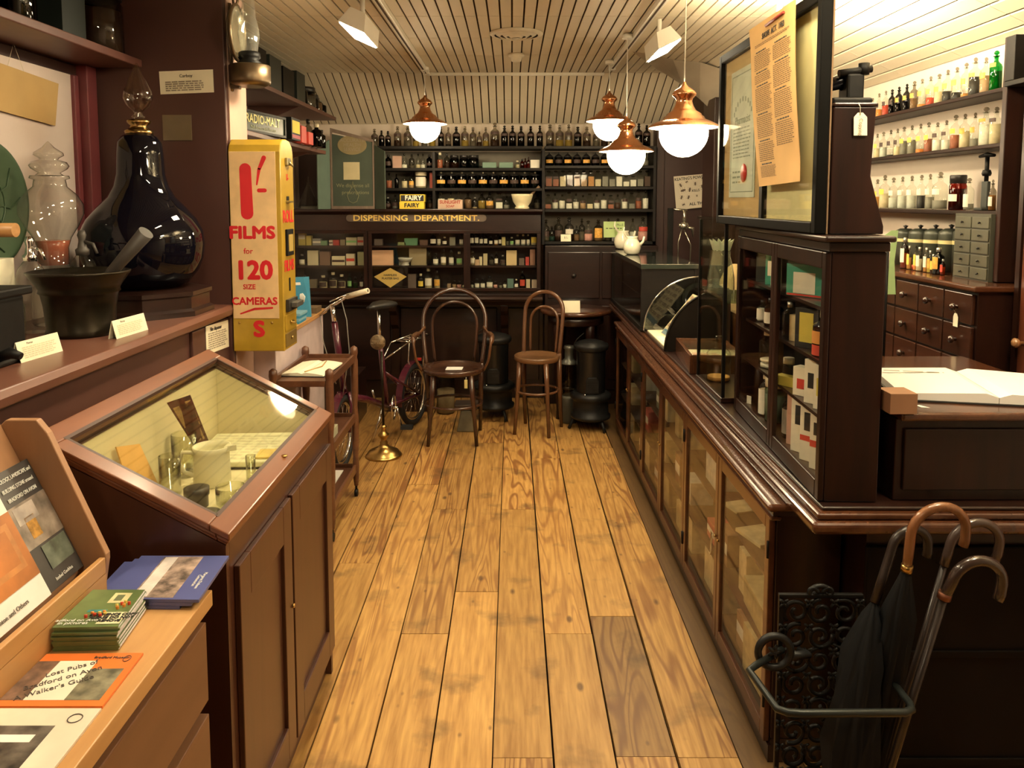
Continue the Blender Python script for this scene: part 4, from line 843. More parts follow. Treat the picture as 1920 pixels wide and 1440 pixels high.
# tent cards
def tent(label, a, b_, h, lean=.02, seed=1, mat=PAPER, up=None):
    """a, b_: front bottom corners"""
    a = Vector(a); b_ = Vector(b_); R = (b_-a).normalized(); bk = Vector((-R.y, R.x, 0)); 
    if bk.y < 0 and abs(R.x) > .5: bk = -bk
    U = Vector((0, 0, h))+bk*lean
    mb = MB().slab(a, b_, b_+U, a+U, .0015)
    mb.slab(b_+bk*lean*2, a+bk*lean*2, a+U+bk*.0016, b_+U+bk*.0016, .0015)
    o = mb.build('label_card', mat, loc=a); tag(o, label, 'card')
    wd = (b_-a).length
    text('Mortar'[:6], h*.16, GREYINK, o, a+R*wd*.3+U*.85-bk*.0006, R, U)
    textlines(o, a+R*wd*.1+U*.72-bk*.0006, R, U, wd*.8, h*.6, 6, M('pale_print', (.62, .56, .38), .8), seed=seed)
    return o
tent('wide folded label card before the iron press', W(40, 681, Z=1.1405), W(118, 658, Z=1.1405), .058, .015, 3)
tent('folded label card standing beside the bronze mortar', W(219, 636, Z=1.1405), W(278, 618, Z=1.1405), .060, .015, 4)
# card on the ledge front (film dispenser label)
X_ = -1.2605
a, b_, c, d = W(386, 666, X=X_), W(428, 650, X=X_), W(427, 600, X=X_), W(383, 613, X=X_)
a = Vector((X_, c.y-.25, a.z)); b_ = Vector((X_, c.y, b_.z)); d = Vector((X_, a.y, d.z))
o = MB().slab(a, b_, c, d, -.002).build('label_card', PAPER, loc=a); tag(o, 'cream caption card fixed to the ledge front below the film dispenser', 'card')
R = (b_-a).normalized(); U = (d-a).normalized(); wd = (b_-a).length; ht = (d-a).length; N = Vector((.0025, 0, 0))
text('Film dispenser', .022, INK, o, a+R*wd*.42+U*ht*.84+N, R, U, bold=.02); textlines(o, a+R*wd*.08+U*ht*.74+N, R, U, wd*.84, ht*.62, 8, GREYINK, seed=9)
# card on the pillar
a, b_, c, d = W(301, 177, Y=3.4075), W(401, 173, Y=3.4075), W(399, 130, Y=3.4075), W(298, 134, Y=3.4075)
o = MB().slab(a, b_, c, d, .002).build('label_card', PAPER, loc=a); tag(o, 'cream caption card on the plum pillar above the carboy', 'card')
R = (b_-a).normalized(); U = (d-a).normalized(); wd = (b_-a).length; ht = (d-a).length; N = Vector((0, -.0025, 0))
text('Carboy', .019, INK, o, a+R*wd*.5+U*ht*.76+N, R, U); textlines(o, a+R*wd*.11+U*ht*.56+N, R, U, wd*.78, ht*.46, 5, GREYINK, seed=5)
o = MB().box(-1.52, -1.395, 3.404, 3.409, 1.86, 1.97).build('perspex_note', M('smoky_plate', (.16, .12, .07), .3), loc=(-1.45, 3.404, 1.86)); tag(o, 'dull note plate on the pillar half behind the stopper', 'plate')
# ================================================================= oil lamp on the pillar
lc = (-1.155, 3.47, 2.10)
t = thing('wall_oil_lamp', 'brass wall oil lamp with glass chimney and round reflector', 'lamp', lc)
TB = M('tarnished_lamp_brass', (.15, .105, .06), .35, metal=.8)
MB().lathe([(.06, 0), (.085, .012), (.088, .02), (.088, .088), (.084, .092), (.035, .094)], lc, 32).build('oil_font', TB, t)
MB().lathe([(.045, .092), (.05, .105), (.036, .115), (.046, .125), (.046, .145), (.040, .15)], lc, 20).build('burner', IRON, t)
MB().lathe([(.036, .152), (.040, .18), (.047, .22), (.044, .25), (.032, .30), (.026, .37), (.026, .395)], lc, 24, cap=False).build('chimney', glass('lamp_chimney', (.86, .86, .80), 2.6, milk=.10), t)
MB().tube([(-1.2385, 3.47, 2.08), (-1.2385, 3.47, 2.46)], .010, 4).build('back_plate', TB, t)
MB().box(-1.2394, -1.20, 3.455, 3.485, 2.09, 2.12).build('bracket', TB, t)
T = Matrix.Translation((-1.215, 3.44, 2.325)) @ Matrix.Rotation(math.radians(4), 4, 'Z') @ Matrix.Rotation(PI/2, 4, 'Y')
r_ = MB().lathe([(.0, .000), (.03, .002), (.06, .004), (.10, .014), (.112, .024), (.120, .022), (.118, .012), (.09, -.004), (0, -.010)], (0, 0, 0), 40, T=T, cap=False).build('reflector', M('old_mirror', (.62, .58, .45), .22, metal=.75), t)
MB().tube([T @ Vector((.118*math.cos(q/24*2*PI), .118*math.sin(q/24*2*PI), .02)) for q in range(24)], .008, 6, closed=True).build('reflector_rim', TB, r_)
MB().tube([(-1.205, 3.43, 2.445), (-1.20, 3.41, 2.47), (-1.20, 3.44, 2.49), (-1.20, 3.47, 2.47), (-1.205, 3.46, 2.445)], .006, 6).build('hanging_loop', TB, t)
# ================================================================= film dispenser
YP = M('yellow_enamel', (.43, .265, .024), .38, var=.12, vscale=12, coat=.2); PC = M('cream_sign_panel', (.80, .54, .27), .45, var=.16, vscale=9); RP = M('red_sign_paint', (.66, .022, .03), .4, var=.06)
FX0, FX1, FY0, FY1, FZ0, FZ1 = -1.2385, -1.012, 3.40, 3.60, .93, 1.872
t = thing('film_dispenser', 'tall yellow roll film vending machine with red lettering', 'vending machine', (-1.125, 3.5, FZ0))
zc_ = FZ1-.06
ring = [(FX0, FZ0), (FX1, FZ0), (FX1, zc_)]+[(FX1-.10+.10*math.cos(q), zc_+.06*math.sin(q)) for q in (.5, 1.0, 1.57)]+[(FX0+.06, FZ1), (FX0+.015, FZ1-.012), (FX0, zc_)]
# rounded hood runs along X: profile in (y,z)
ring = [(FY0, FZ0), (FY1, FZ0), (FY1, zc_), (FY1-.012, zc_+.03), (FY1-.05, FZ1-.006), (FY0+.10, FZ1), (FY0+.04, FZ1-.005), (FY0+.012, zc_+.03), (FY0, zc_)]
MB().prism(ring, 'X', FX0, FX1).build('case', YP, t, bevel=.004)
pz0 = W(480, 597, Y=FY0).z; pz1 = W(470, 284, Y=FY0).z
pn = MB().box(FX0+.004, FX1-.020, FY0-.003, FY0-.0003, pz0, pz1).build('cream_panel', PC, t, bevel=.001)
pX = (FX0+FX1)/2-.010
def red(s, size, px, py, sx=1.0, bold=.05): text(s, size, RP, pn, (W(px, py, Y=FY0).x, FY0-.0035, W(px, py, Y=FY0).z), (1, 0, 0), (0, 0, 1), sx=sx, bold=bold)
mb = MB()
def stroke(px0_, py0_, px1_, py1_, r0, r1):
    A = W(px0_, py0_, Y=FY0); B = W(px1_, py1_, Y=FY0); mb.tube([(A.x, FY0-.0035, A.z), (B.x, FY0-.0035, B.z)], [r0, r1], 4, squash=.06)
def blob(pts, r):
    """flat painted stroke with round ends"""
    P_ = [W(a, b_, Y=FY0) for a, b_ in pts]
    for i in range(len(P_)-1):
        a = Vector((P_[i].x, 0, P_[i].z)); b_ = Vector((P_[i+1].x, 0, P_[i+1].z)); d = (b_-a).normalized(); n = Vector((-d.z, 0, d.x))
        ra = r[i] if isinstance(r, list) else r; rb = r[i+1] if isinstance(r, list) else r
        q = [a+n*ra, a-n*ra, b_-n*rb, b_+n*rb]
        mb.prism([(v.x, v.z) for v in q], 'Y', FY0-.0042-.0001*i, FY0-.0031)
        for c_, rr in ((a, ra), (b_, rb)): mb.prism([(c_.x+rr*math.cos(k_*PI/8), c_.z+rr*math.sin(k_*PI/8)) for k_ in range(16)], 'Y', FY0-.0041-.0001*i, FY0-.003)
blob([(460, 317), (464, 400)], [.0255, .027]); blob([(495, 296), (486, 318), (482, 346)], [.010, .007, .0035]); blob([(486, 357), (497, 357)], .0085)
mb.build('shilling_sign', RP, pn)
red('FILMS', .074, 473, 437, 1.12, .045); red('for', .034, 466, 471, 1.0, .01); red('120', .112, 476, 508, 1.0, .04); red('SIZE', .030, 468, 538, 1.0, .02); red('CAMERAS', .046, 478, 565, 1.0, .03)
mb = MB(); blob([(452, 588), (478, 579), (511, 577)], [.003, .005, .004]); mb.build('underline', RP, pn)
text('S', .095, RP, t, (W(486, 618, Y=FY0).x, FY0-.001, W(486, 618, Y=FY0).z), (1, 0, 0), (0, 0, 1), bold=.045, sx=1.15)
for px in (449, 510): 
    q = W(px, 605, Y=FY0); MB().lathe([(.006, 0), (.004, .003), (0, .004)], (0, 0, 0), 8, T=Matrix.Translation((q.x, FY0-.0003, q.z)) @ Matrix.Rotation(PI/2, 4, 'X')).build('screw', BRASS, t)
# slots on the aisle face
ym = (FY0+FY1)/2; zf = lambda py: W(536, py, X=FX1).z
def fr(z0, z1, y0, y1, d, mat, name, par=t, bv=.002): return MB().box(FX1+.0003, FX1+d, y0, y1, z0, z1).build(name, mat, par, bevel=bv)
fr(zf(310), zf(296), ym-.03, ym+.03, .012, M('worn_nickel', (.35, .30, .16), .3, metal=.8), 'coin_slot'); MB().tube([(FX1+.01, ym, zf(303)), (FX1+.025, ym+.01, zf(312))], .005, 6).build('coin_lever', MATS['worn_nickel'], t)
text('1/-', .04, RP, t, (FX1+.001, ym, zf(333)), (0, 1, 0), (0, 0, 1), bold=.02)
fr(zf(376), zf(368), ym-.02, ym+.02, .002, IRON, 'keyhole'); MB().box(FX1+.0002, FX1+.018, ym-.03, ym+.03, zf(380), zf(377)).build('flap', MATS['worn_nickel'], t)
text('ROLL', .075, RP, t, (FX1+.001, ym, zf(407)), (0, 1, 0), (0, 0, 1), bold=.03, sx=.9); text('FILMS', .068, RP, t, (FX1+.001, ym, zf(500)), (0, 1, 0), (0, 0, 1), bold=.03, sx=.9)
f_ = fr(zf(480), zf(430), ym-.05, ym+.05, .010, IRON, 'window_frame'); MB().box(FX1+.0101, FX1+.012, ym-.032, ym+.032, zf(472), zf(440)).build('label_window', M('gilt_window', (.50, .35, .10), .3), f_)
fr(zf(548), zf(523), ym-.01, ym+.01, .002, IRON, 'slot', bv=0)
fr(zf(585), zf(562), ym-.07, ym+.07, .016, M('scuffed_black', (.03, .026, .02), .4), 'drawer_plate'); MB().box(FX1+.016, FX1+.045, ym-.04, ym+.06, zf(578), zf(568)).build('drawer_pull', M('dull_steel', (.28, .27, .24), .35, metal=.8), t, bevel=.003)
fr(zf(622), zf(592), ym-.085, ym+.085, .004, YP, 'lower_flap'); MB().tube([(FX1+.006, ym-.02, zf(606)), (FX1+.022, ym, zf(610)), (FX1+.006, ym+.02, zf(606))], .004, 6).build('flap_handle', BRASS, t)
fr(zf(652), zf(626), ym-.085, ym+.085, .004, M('brown_worn_panel', (.16, .10, .02), .5), 'base_flap'); MB().lathe([(.007, 0), (.007, .006), (0, .007)], (0, 0, 0), 8, T=Matrix.Translation((FX1+.004, ym, zf(638))) @ Matrix.Rotation(PI/2, 4, 'Y')).build('lock', BRASS, t)
# ================================================================= display desk
DX0, DX1, DY0, DY1 = -1.005, -.60, 1.586, 2.525; DZF, DZB = .888, 1.105
t = thing('display_desk', 'reddish wood sloping glass-topped display desk', 'display case', (-.8, 2.05, 0))
def zsl(x, off=0): return DZF+(DZB-DZF)*(x-DX1)/(DX0-DX1)+off
xi0, xi1 = DX0+.015, DX1-.012
for ya in (DY0+.01, DY1-.03): MB().prism([(xi0, 0), (xi1, 0), (xi1, zsl(xi1, -.03)), (xi0, zsl(xi0, -.03))], 'Y', ya, ya+.02).build('end_panel', DESKS, t)
MB().box(xi0, xi0+.018, DY0+.031, DY1-.031, 0, zsl(xi0+.018, -.032)).build('back_panel', DESKS, t)
MB().box(xi1-.018, xi1, DY0+.031, DY1-.031, .07, zsl(xi1, -.032)).build('front_panel', DESKS, t)
MB().box(xi1-.03, xi1-.019, DY0+.031, DY1-.031, 0, .069).build('plinth', DESKS, t)
LIN = M('cream_lining', (.80, .72, .48), .8, var=.03)
MB().box(xi0+.019, xi1-.031, DY0+.031, DY1-.031, .765, .780).build('deck', LIN, t)
MB().box(xi0+.0185, xi0+.022, DY0+.032, DY1-.032, .781, zsl(xi0+.022, -.034)).prism([(xi0+.0225, .781), (xi1-.019, .781), (xi1-.019, zsl(xi1-.019, -.034)), (xi0+.0225, zsl(xi0+.0225, -.034))], 'Y', DY1-.034, DY1-.0312).build('lining', LIN, t)
def slope_rail(x0, x1, y0, y1, o0, o1):
    return [(x0, y0, zsl(x0, o0)), (x1, y0, zsl(x1, o0)), (x1, y1, zsl(x1, o0)), (x0, y1, zsl(x0, o0))], [(x0, y0, zsl(x0, o1)), (x1, y0, zsl(x1, o1)), (x1, y1, zsl(x1, o1)), (x0, y1, zsl(x0, o1))]
rw = .042
lid = MB()
for a in ((DX0, DX0+rw, DY0, DY1), (DX1-rw, DX1, DY0, DY1), (DX0+rw, DX1-rw, DY0, DY0+rw+.006), (DX0+rw, DX1-rw, DY1-rw, DY1)): lid.hexa(*slope_rail(*a, -.010, .006))
lid = lid.build('lid_frame', DESKW, t, bevel=.003)
for o0, o1, g_ in ((-.020, -.0105, .004), (-.0295, -.0205, .010)):
    m2 = MB()
    for a in ((DX0+g_, DX0+.03, DY0+g_, DY1-g_), (DX1-.03, DX1-g_, DY0+g_, DY1-g_), (DX0+.03, DX1-.03, DY0+g_, DY0+.03), (DX0+.03, DX1-.03, DY1-.03, DY1-g_)): m2.hexa(*slope_rail(*a, o0, o1))
    m2.build('edge_moulding', DESKW, lid, bevel=.003)
gl_ = MB().hexa(*slope_rail(DX0+rw+.001, DX1-rw-.001, DY0+rw+.007, DY1-rw-.001, -.004, -.001)).build('glass_top', glass('desk_glass', (.97, .97, .90), 1.3), lid)
gi = MB()
for a in ((DX0+rw-.004, DX0+rw+.004, DY0+rw, DY1-rw), (DX1-rw-.004, DX1-rw+.004, DY0+rw, DY1-rw), (DX0+rw, DX1-rw, DY0+rw+.002, DY0+rw+.010), (DX0+rw, DX1-rw, DY1-rw-.004, DY1-rw+.004)): gi.hexa(*slope_rail(*a, -.0008, .0062))
gi.build('glazing_bead', M('dark_bead', (.05, .02, .012), .4), lid)
q = W(533, 853, X=DX1-.02); MB().lathe([(.008, 0), (.008, .004), (0, .004)], (DX1-.02, q.y, zsl(DX1-.02, .0062)), 10).build('lock', BRASS, lid)
# aisle side doors
for (ya, yb) in ((DY0+.05, 2.03), (2.045, DY1-.03)):
    d = MB()
    for a in ((ya, ya+.07, .10, .80), (yb-.07, yb, .10, .80), (ya+.07, yb-.07, .10, .19), (ya+.07, yb-.07, .70, .80)): d.box(xi1+.0003, xi1+.014, a[0], a[1], a[2], a[3])
    d = d.build('door', DESKS, t, bevel=.002); MB().box(xi1+.0004, xi1+.004, ya+.071, yb-.071, .191, .699).build('panel', DESKS, d)
MB().cyl((xi1+.015, 2.02, .50), (xi1+.020, 2.02, .50), .006, 8).build('keyhole', BRASS, t)
# things inside the desk
dz = .8265
MB().box(-.972, -.635, DY0+.034, DY1-.036, .785, .826).build('raised_deck', LIN, t)
jc = (-.822, 2.065, dz)
t = thing('china_jug', 'cream china measuring jug inside the display desk', 'jug', jc)
JM = M('cream_china', (.82, .78, .58), .3, var=.02)
MB().lathe([(.046, 0), (.049, .004), (.047, .060), (.046, .090), (.050, .106), (.046, .106), (.042, .09), (.044, .01), (0, .008)], jc, 32).build('body', JM, t)
MB().tube([(jc[0]-.044, jc[1]-.008, dz+.088), (jc[0]-.075, jc[1]-.01, dz+.090), (jc[0]-.086, jc[1]-.01, dz+.060), (jc[0]-.072, jc[1]-.01, dz+.034), (jc[0]-.044, jc[1]-.008, dz+.024)], .006, 8).build('handle', JM, t)
MB().prism([(jc[0]+.040, jc[1]-.016), (jc[0]+.068, jc[1]), (jc[0]+.040, jc[1]+.016)], 'Z', dz+.092, dz+.107).build('spout', JM, t)
def beaker(label, c, r, h):
    o = MB().lathe([(r*.9, 0), (r, .004), (r, h), (r-.0015, h), (r-.0015, .006), (0, .005)], c, 26).build('glass_beaker', glass('beaker_glass', (.93, .93, .85), 2.2), loc=c); return tag(o, label, 'glass')
beaker('wide glass beaker behind the china jug', (-.925, 2.13, dz), .034, .120); beaker('glass beaker beside the leaning orange packet', (-.902, 1.985, dz), .027, .105)
beaker('slim glass measure in the desk near the jug spout', (-.725, 2.09, dz), .013, .070); beaker('low glass pot beside the black screw-top pot', (-.722, 1.925, dz), .036, .045)
o = MB().lathe([(.028, 0), (.028, .028), (.031, .030), (.031, .048), (.022, .050), (0, .050)], (-.80, 1.905, dz), 28).build('black_pot', BLACKLID, loc=(-.80, 1.905, dz)); tag(o, 'black screw-top pot at the lower glass edge of the desk', 'pot')
o = MB().lathe([(.030, 0), (.030, .012), (.018, .014), (0, .010)], (-.748, 1.84, dz), 24).build('black_disc', M('dull_grey_lid', (.08, .07, .05), .5), loc=(-.748, 1.84, dz)); tag(o, 'flat grey-black lid lying at the desk corner', 'lid')
T = Matrix.Translation((-.812, 2.32, dz)) @ yaw(.06)
t = thing('open_album', 'large open cream album lying in the display desk', 'book', (-.812, 2.32, dz))
MB().box(-.138, .138, -.150, .140, 0, .004, T).build('cover', INK, t)
MB().box(-.135, .135, -.147, .137, .0045, .022, T).build('pages', M('album_paper', (.80, .78, .56), .8), t, bevel=.004)
textlines(t, T @ Vector((-.12, .12, .0224)), (1, 0, 0), (0, 1, 0), .24, .24, 9, M('faint_print', (.66, .62, .44), .8), seed=71)
carton('small yellow packet on the open album', (-.728, 2.235, dz+.0228), .05, .075, .006, M('yellow_packet', (.80, .60, .20), .7), ang=.1)
q = [W(240, 905, X=-.94), W(300, 915, X=-.94), W(262, 832, X=-.955), W(218, 838, X=-.955)]
zb_ = min(v.z for v in q); q = [Vector((v.x, v.y, max(v.z, dz+.001))) for v in q]
o = MB().slab(q[0], q[1], q[2], q[3], .003).build('orange_packet', M('orange_paper', (.80, .46, .14), .7), loc=q[0]); tag(o, 'orange paper packet leaning on the desk back wall', 'packet')
P4 = [W(366, 841, Y=2.195), W(391, 826, Y=2.20), W(357, 741, Y=2.085), W(313, 756, Y=2.08)]
B = P4[0]; R = P4[1]-P4[0]; U = P4[3]-P4[0]
o = MB().slab(P4[0], P4[1], P4[2], P4[3], .002).build('colour_postcard', M('postcard_picture', (.16, .04, .03), .4, var=.7, vscale=40), loc=P4[0]); tag(o, 'colour picture postcard propped behind the jug in the desk', 'postcard')
PCG = M('postcard_gold', (.80, .50, .25), .5, var=.4, vscale=50); PCR = M('postcard_red', (.40, .03, .04), .5, var=.4, vscale=50)
N = R.cross(U).normalized()*.0006
def pp(u, v): return P4[0].lerp(P4[1], u).lerp(P4[3].lerp(P4[2], u), v)+N
mb = MB()
for (u0, u1, v0, v1) in ((.10, .38, .45, .88), (.45, .62, .10, .40), (.42, .92, .40, .46), (.68, .92, .50, .92), (.72, .84, .08, .40)): mb.slab(pp(u0, v0), pp(u1, v0), pp(u1, v1), pp(u0, v1), .0002)
mb.build('picture_print', PCG, o); MB().slab(pp(.1, .08), pp(.40, .08), pp(.40, .40), pp(.1, .40), .0002).build('red_print', PCR, o)
# ================================================================= oak book table
TX1, TZ = -.587, .840
t = thing('oak_book_table', 'oak-topped drawer unit carrying the shop booklets', 'cabinet', (-.9, 1.0, 0))
MB().box(-1.22, TX1, .2, 1.456, TZ-.032, TZ).build('top', OAK, t, bevel=.002)
MB().box(-1.21, TX1-.035, .22, 1.450, .05, TZ-.0325).build('carcass', M('dark_carcass', (.03, .016, .010), .6), t)
for (za, zb_) in ((.62, TZ-.060), (.35, .592), (.08, .322)):
    MB().box(TX1-.0345, TX1-.010, .22, 1.445, za, zb_).build('drawer', VENEER, t, bevel=.002)
# slanted rack
P0 = Vector((-.815, 0, .850)); P1 = Vector((-.968, 0, 1.18)); dn = (P1-P0).normalized(); nn = Vector((dn.z, 0, -dn.x))
t = thing('booklet_rack', 'slanted wooden booklet rack standing on the oak table', 'rack', (-.9, 1.0, TZ))
RK = wood('rack_wood', (.30, .15, .07), (.42, .22, .11), 'Z', .45, 6)
MB().prism([(-.792, TZ+.0005), (-.780, .910), (-.780, .922), (-.880, 1.160), (-.900, 1.186), (-.958, 1.186), (-1.0, 1.145), (-1.02, TZ+.0005)], 'Y', 1.432, 1.449).build('end_board', RK, t, bevel=.002)
MB().hexa([P0-nn*.012+Vector((0, .20, 0)), P0+Vector((0, .20, 0)), P0+Vector((0, 1.431, 0)), P0-nn*.012+Vector((0, 1.431, 0))], [P1-nn*.012+Vector((0, .20, 0)), P1+Vector((0, .20, 0)), P1+Vector((0, 1.431, 0)), P1-nn*.012+Vector((0, 1.431, 0))]).build('back_board', RK, t)
MB().box(-.812, -.780, .20, 1.431, TZ+.0005, .886).build('bottom', OAK, t)
MB().box(-.792, -.780, .20, 1.431, .8865, .918).build('front_lip', OAK, t, bevel=.002)
def booklet(label, y0, y1, h, lift, mat, rank=0, th=.005):
    """booklet leaning on the rack: y0..y1 along the rack"""
    b0 = P0+dn*(.05+lift)+nn*(.003+rank*.007)
    A = Vector((b0.x, y0, b0.z)); B = Vector((b0.x, y1, b0.z)); C_ = B+dn*h; D = A+dn*h
    mb = MB().hexa([A, B, B+nn*th, A+nn*th], [D, C_, C_+nn*th, D+nn*th])
    o = mb.build('booklet', mat, loc=A); tag(o, label, 'booklet', 'booklets on the slanted rack')
    E = A+nn*(th+.0004)
    def at(u, v): return E+Vector((0, 1, 0))*u*(y1-y0)+dn*v*h
    def patch(u0, u1, v0, v1, m_, name='cover_picture', off=.0003):
        k = nn*off; return MB().slab(at(u0, v0)+k, at(u1, v0)+k, at(u1, v1)+k, at(u0, v1)+k, -.0003).build(name, m_, o)
    return o, at, patch
YY = Vector((0, 1, 0))
WT = M('cover_white_ink', (.85, .85, .80), .5)
o, at, patch = booklet('blue domestic woollen industry booklet behind the others', 1.175, 1.335, .255, .078, M('cover_blue', (.045, .19, .27), .35), 0)
for i, (s_, v) in enumerate((('THE DOMESTIC', .90), ('WOOLLEN INDUSTRY', .80), ('OF BRADFORD-ON-AVON', .70))): text(s_, .0165, WT, o, at(.48, v)+nn*.0008, YY, dn, bold=.01, sx=.85)
o, at, patch = booklet('grey geology and building stone booklet by the rack end', 1.322, 1.430, .232, 0, M('cover_grey', (.055, .05, .048), .35), 1)
for i, (s_, v) in enumerate((('GEOLOGY, LANDSCAPE and', .93), ('BUILDING STONE around', .85), ('BRADFORD ON AVON', .77))): text(s_, .0105, WT, o, at(.5, v)+nn*.0008, YY, dn, bold=.004, sx=.74)
patch(.0, 1, .36, .72, M('cover_quarry_photo', (.26, .21, .17), .4, var=.55, vscale=25)); patch(.25, .5, .42, .6, M('cover_yellow_coats', (.40, .20, .03), .4, var=.8, vscale=60), 'figures_print', .0007); patch(.1, .62, .56, .70, M('cover_sky', (.42, .36, .32), .4, var=.3, vscale=30), 'sky_print', .0007); patch(.3, .95, .14, .34, M('cover_stream_photo', (.11, .13, .10), .4, var=.6, vscale=30), off=.0007)
text('Isobel Geddes', .009, WT, o, at(.5, .06)+nn*.0008, YY, dn)
o, at, patch = booklet('white Saxon booklet with a brown stone carving cover', 1.095, 1.316, .26, 0, M('cover_white', (.84, .80, .74), .35), 2)
DT = M('cover_dark_ink', (.08, .06, .05), .5)
text('Saxon', .026, DT, o, at(.5, .84)+nn*.0008, YY, dn); text('Bradford-on-Avon', .026, DT, o, at(.5, .73)+nn*.0008, YY, dn)
patch(0, 1, .17, .64, M('cover_stone_photo', (.42, .15, .035), .4, var=.35, vscale=12)); patch(.45, .92, .26, .58, M('cover_stone_light', (.50, .21, .06), .4, var=.3, vscale=22), off=.0007); patch(.50, .87, .30, .54, MATS['cover_stone_photo'], 'inner_print', .0010)
text('David Hinton and Others', .011, DT, o, at(.5, .07)+nn*.0008, YY, dn)
o, at, patch = booklet('pale lilac booklet low on the rack at the picture corner', .86, 1.085, .236, -.005, M('cover_lilac', (.52, .50, .62), .4), 1)
patch(.05, .95, .5, .95, MATS['cover_stream_photo'])
o, at, patch = booklet('cream guide booklet peeping out behind the blue one', 1.095, 1.168, .283, .070, M('cover_cream', (.80, .74, .58), .4), 0)
text('D', .022, DT, o, at(.72, .86)+nn*.0008, YY, dn, bold=.03)
# flat booklets
def flat(name, label, ring, z, th, mat, group=None, cat='booklet'):
    """ring: four (x, y) corners: front-left, front-right, back-right, back-left in reading order"""
    lo = [Vector((x, y, z)) for x, y in ring]; hi = [p+Vector((0, 0, th)) for p in lo]
    o = MB().hexa(lo, hi).build(name, mat, loc=lo[0]); tag(o, label, cat, group); A, B, C_, D = hi
    def at(u, v, k=.0004): return A.lerp(B, u).lerp(D.lerp(C_, u), v)+Vector((0, 0, k))
    def patch(u0, u1, v0, v1, m_, nm='cover_picture', k=.0004): return MB().slab(at(u0, v0, k), at(u1, v0, k), at(u1, v1, k), at(u0, v1, k), .0003).build(nm, m_, o)
    return o, at, patch, (B-A).normalized(), (D-A).normalized()
def q4(pts, z): return [(W(a, b_, Z=z).x, W(a, b_, Z=z).y) for a, b_ in pts]
z = TZ+.0006
r = q4(((-60, 1500), (90, 1500), (190, 1325), (-30, 1325)), TZ); r = [(-.778, .90), (-.611, .90), (-.613, 1.094), (-.778, 1.094)]
o, at, patch, R, U = flat('booklet', 'cream booklet with a dark mill photograph, lowest on the table', r, z, .004, M('cover_buff', (.78, .70, .56), .35))
patch(.02, .72, .22, .80, M('cover_mill_photo', (.10, .085, .07), .35, var=.9, vscale=35)); patch(.1, .62, .62, .70, WT, 'pipe_print', .0008)
MB().tube([at(.84+.06*math.cos(q/16*2*PI), .88+.05*math.sin(q/16*2*PI), .0006) for q in range(16)], .0008, 4, closed=True).build('crest_print', DT, o)
r = [(-.778, 1.099), (-.614, 1.099), (-.618, 1.236), (-.778, 1.233)]
o, at, patch, R, U = flat('booklet', 'orange-bordered lost pubs walking guide on the oak table', r, z, .004, M('cover_orange', (.82, .20, .04), .35))
patch(.0, .22, .10, .84, M('cover_mill_photo2', (.16, .09, .06), .4, var=.7, vscale=40)); patch(.22, .60, .10, .84, M('cover_ivory', (.82, .78, .64), .4), 'title_panel'); patch(.60, .93, .10, .68, M('cover_street_photo', (.22, .20, .13), .4, var=.6, vscale=40))
for s_, v in (('Lost Pubs of', .68), ('Bradford on Avon', .50), ("A Walker's Guide", .32)): text(s_, .0165, DT, o, at(.41, v, .0009), (R*.82+U*.5), (U*.9-R*.45), sx=.9)
text('Bradford Museum', .008, DT, o, at(.72, .90, .0009), R, U)
MB().tube([at(.88+.035*math.cos(q/16*2*PI), .88+.06*math.sin(q/16*2*PI), .0006) for q in range(16)], .0006, 4, closed=True).build('crest_print', DT, o)
# blue books beyond
for i, (dx, rot) in enumerate(((-.09, 0), (-.035, .0), (0, 0))):
    r = [(-.80+dx*.9, 1.42), (-.628+dx, 1.475), (-.632+dx, 1.565), (-.87+dx*.2, 1.565)]
    r = [(-.765+dx*.4, 1.385), (-.583+dx*.4, 1.381), (-.592+dx*.4, 1.560), (-.775+dx*.4, 1.560)]
    nm = ('blue photograph booklet lowest of the fanned pile by the desk', 'blue photograph booklet in the middle of the fanned pile', 'blue photograph booklet topmost of the fanned pile')[i]
    o, at, patch, R, U = flat('booklet', nm, r, z+i*.0065, .006, M('cover_navy', (.085, .10, .27), .3), 'blue booklets fanned by the desk')
    patch(.28, .72, .03, .97, M('cover_town_photo', (.30, .22, .18), .35, var=.8, vscale=45)); patch(.30, .44, .05, .95, M('cover_pale_sky', (.66, .60, .56), .4, var=.2, vscale=30), 'sky_print', .0008)
    text('Margaret Dobson\nCentenarian', .009, WT, o, at(.86, .4, .0009), U*-1, R) if i == 2 else None
# stack of green magazines
zc2 = TZ+.0006+0
rnd = random.Random(11)
for i in range(10):
    j = lambda: rnd.uniform(-.0025, .0025)
    jx, jy = j(), j()
    r = [(-.872+jx, 1.332+jy), (-.722+jx, 1.334+jy), (-.690+jx, 1.452+jy+.0), (-.842+jx, 1.452+jy)]
    r = [(-.776+jx, 1.246+jy), (-.667+jx, 1.250+jy), (-.680+jx, 1.374+jy), (-.776+jx, 1.374+jy)]
    lab = 'green painted-cover magazine topmost of the thick stack' if i == 9 else 'green magazine in the thick stack, '+ORD[i]+' from the table'
    o, at, patch, R, U = flat('magazine', lab, r, zc2+i*.0042, .004, M('cover_green', (.12, .17, .06), .3, var=.35, vscale=14), 'green magazines in the stack', 'magazine')
    MB().slab(at(1.003, .02, -.0038), at(1.003, .98, -.0038), at(1.003, .98, -.0004), at(1.003, .02, -.0004), .0006).build('page_edge', M('page_edges', (.72, .72, .76), .6, var=.15, vscale=200), o)
patch(.50, .82, .62, .90, M('cover_cottage', (.62, .56, .30), .4, var=.2, vscale=30)); patch(.58, .72, .68, .84, M('cover_cottage_window', (.14, .16, .08), .4), 'window_print', .0008)
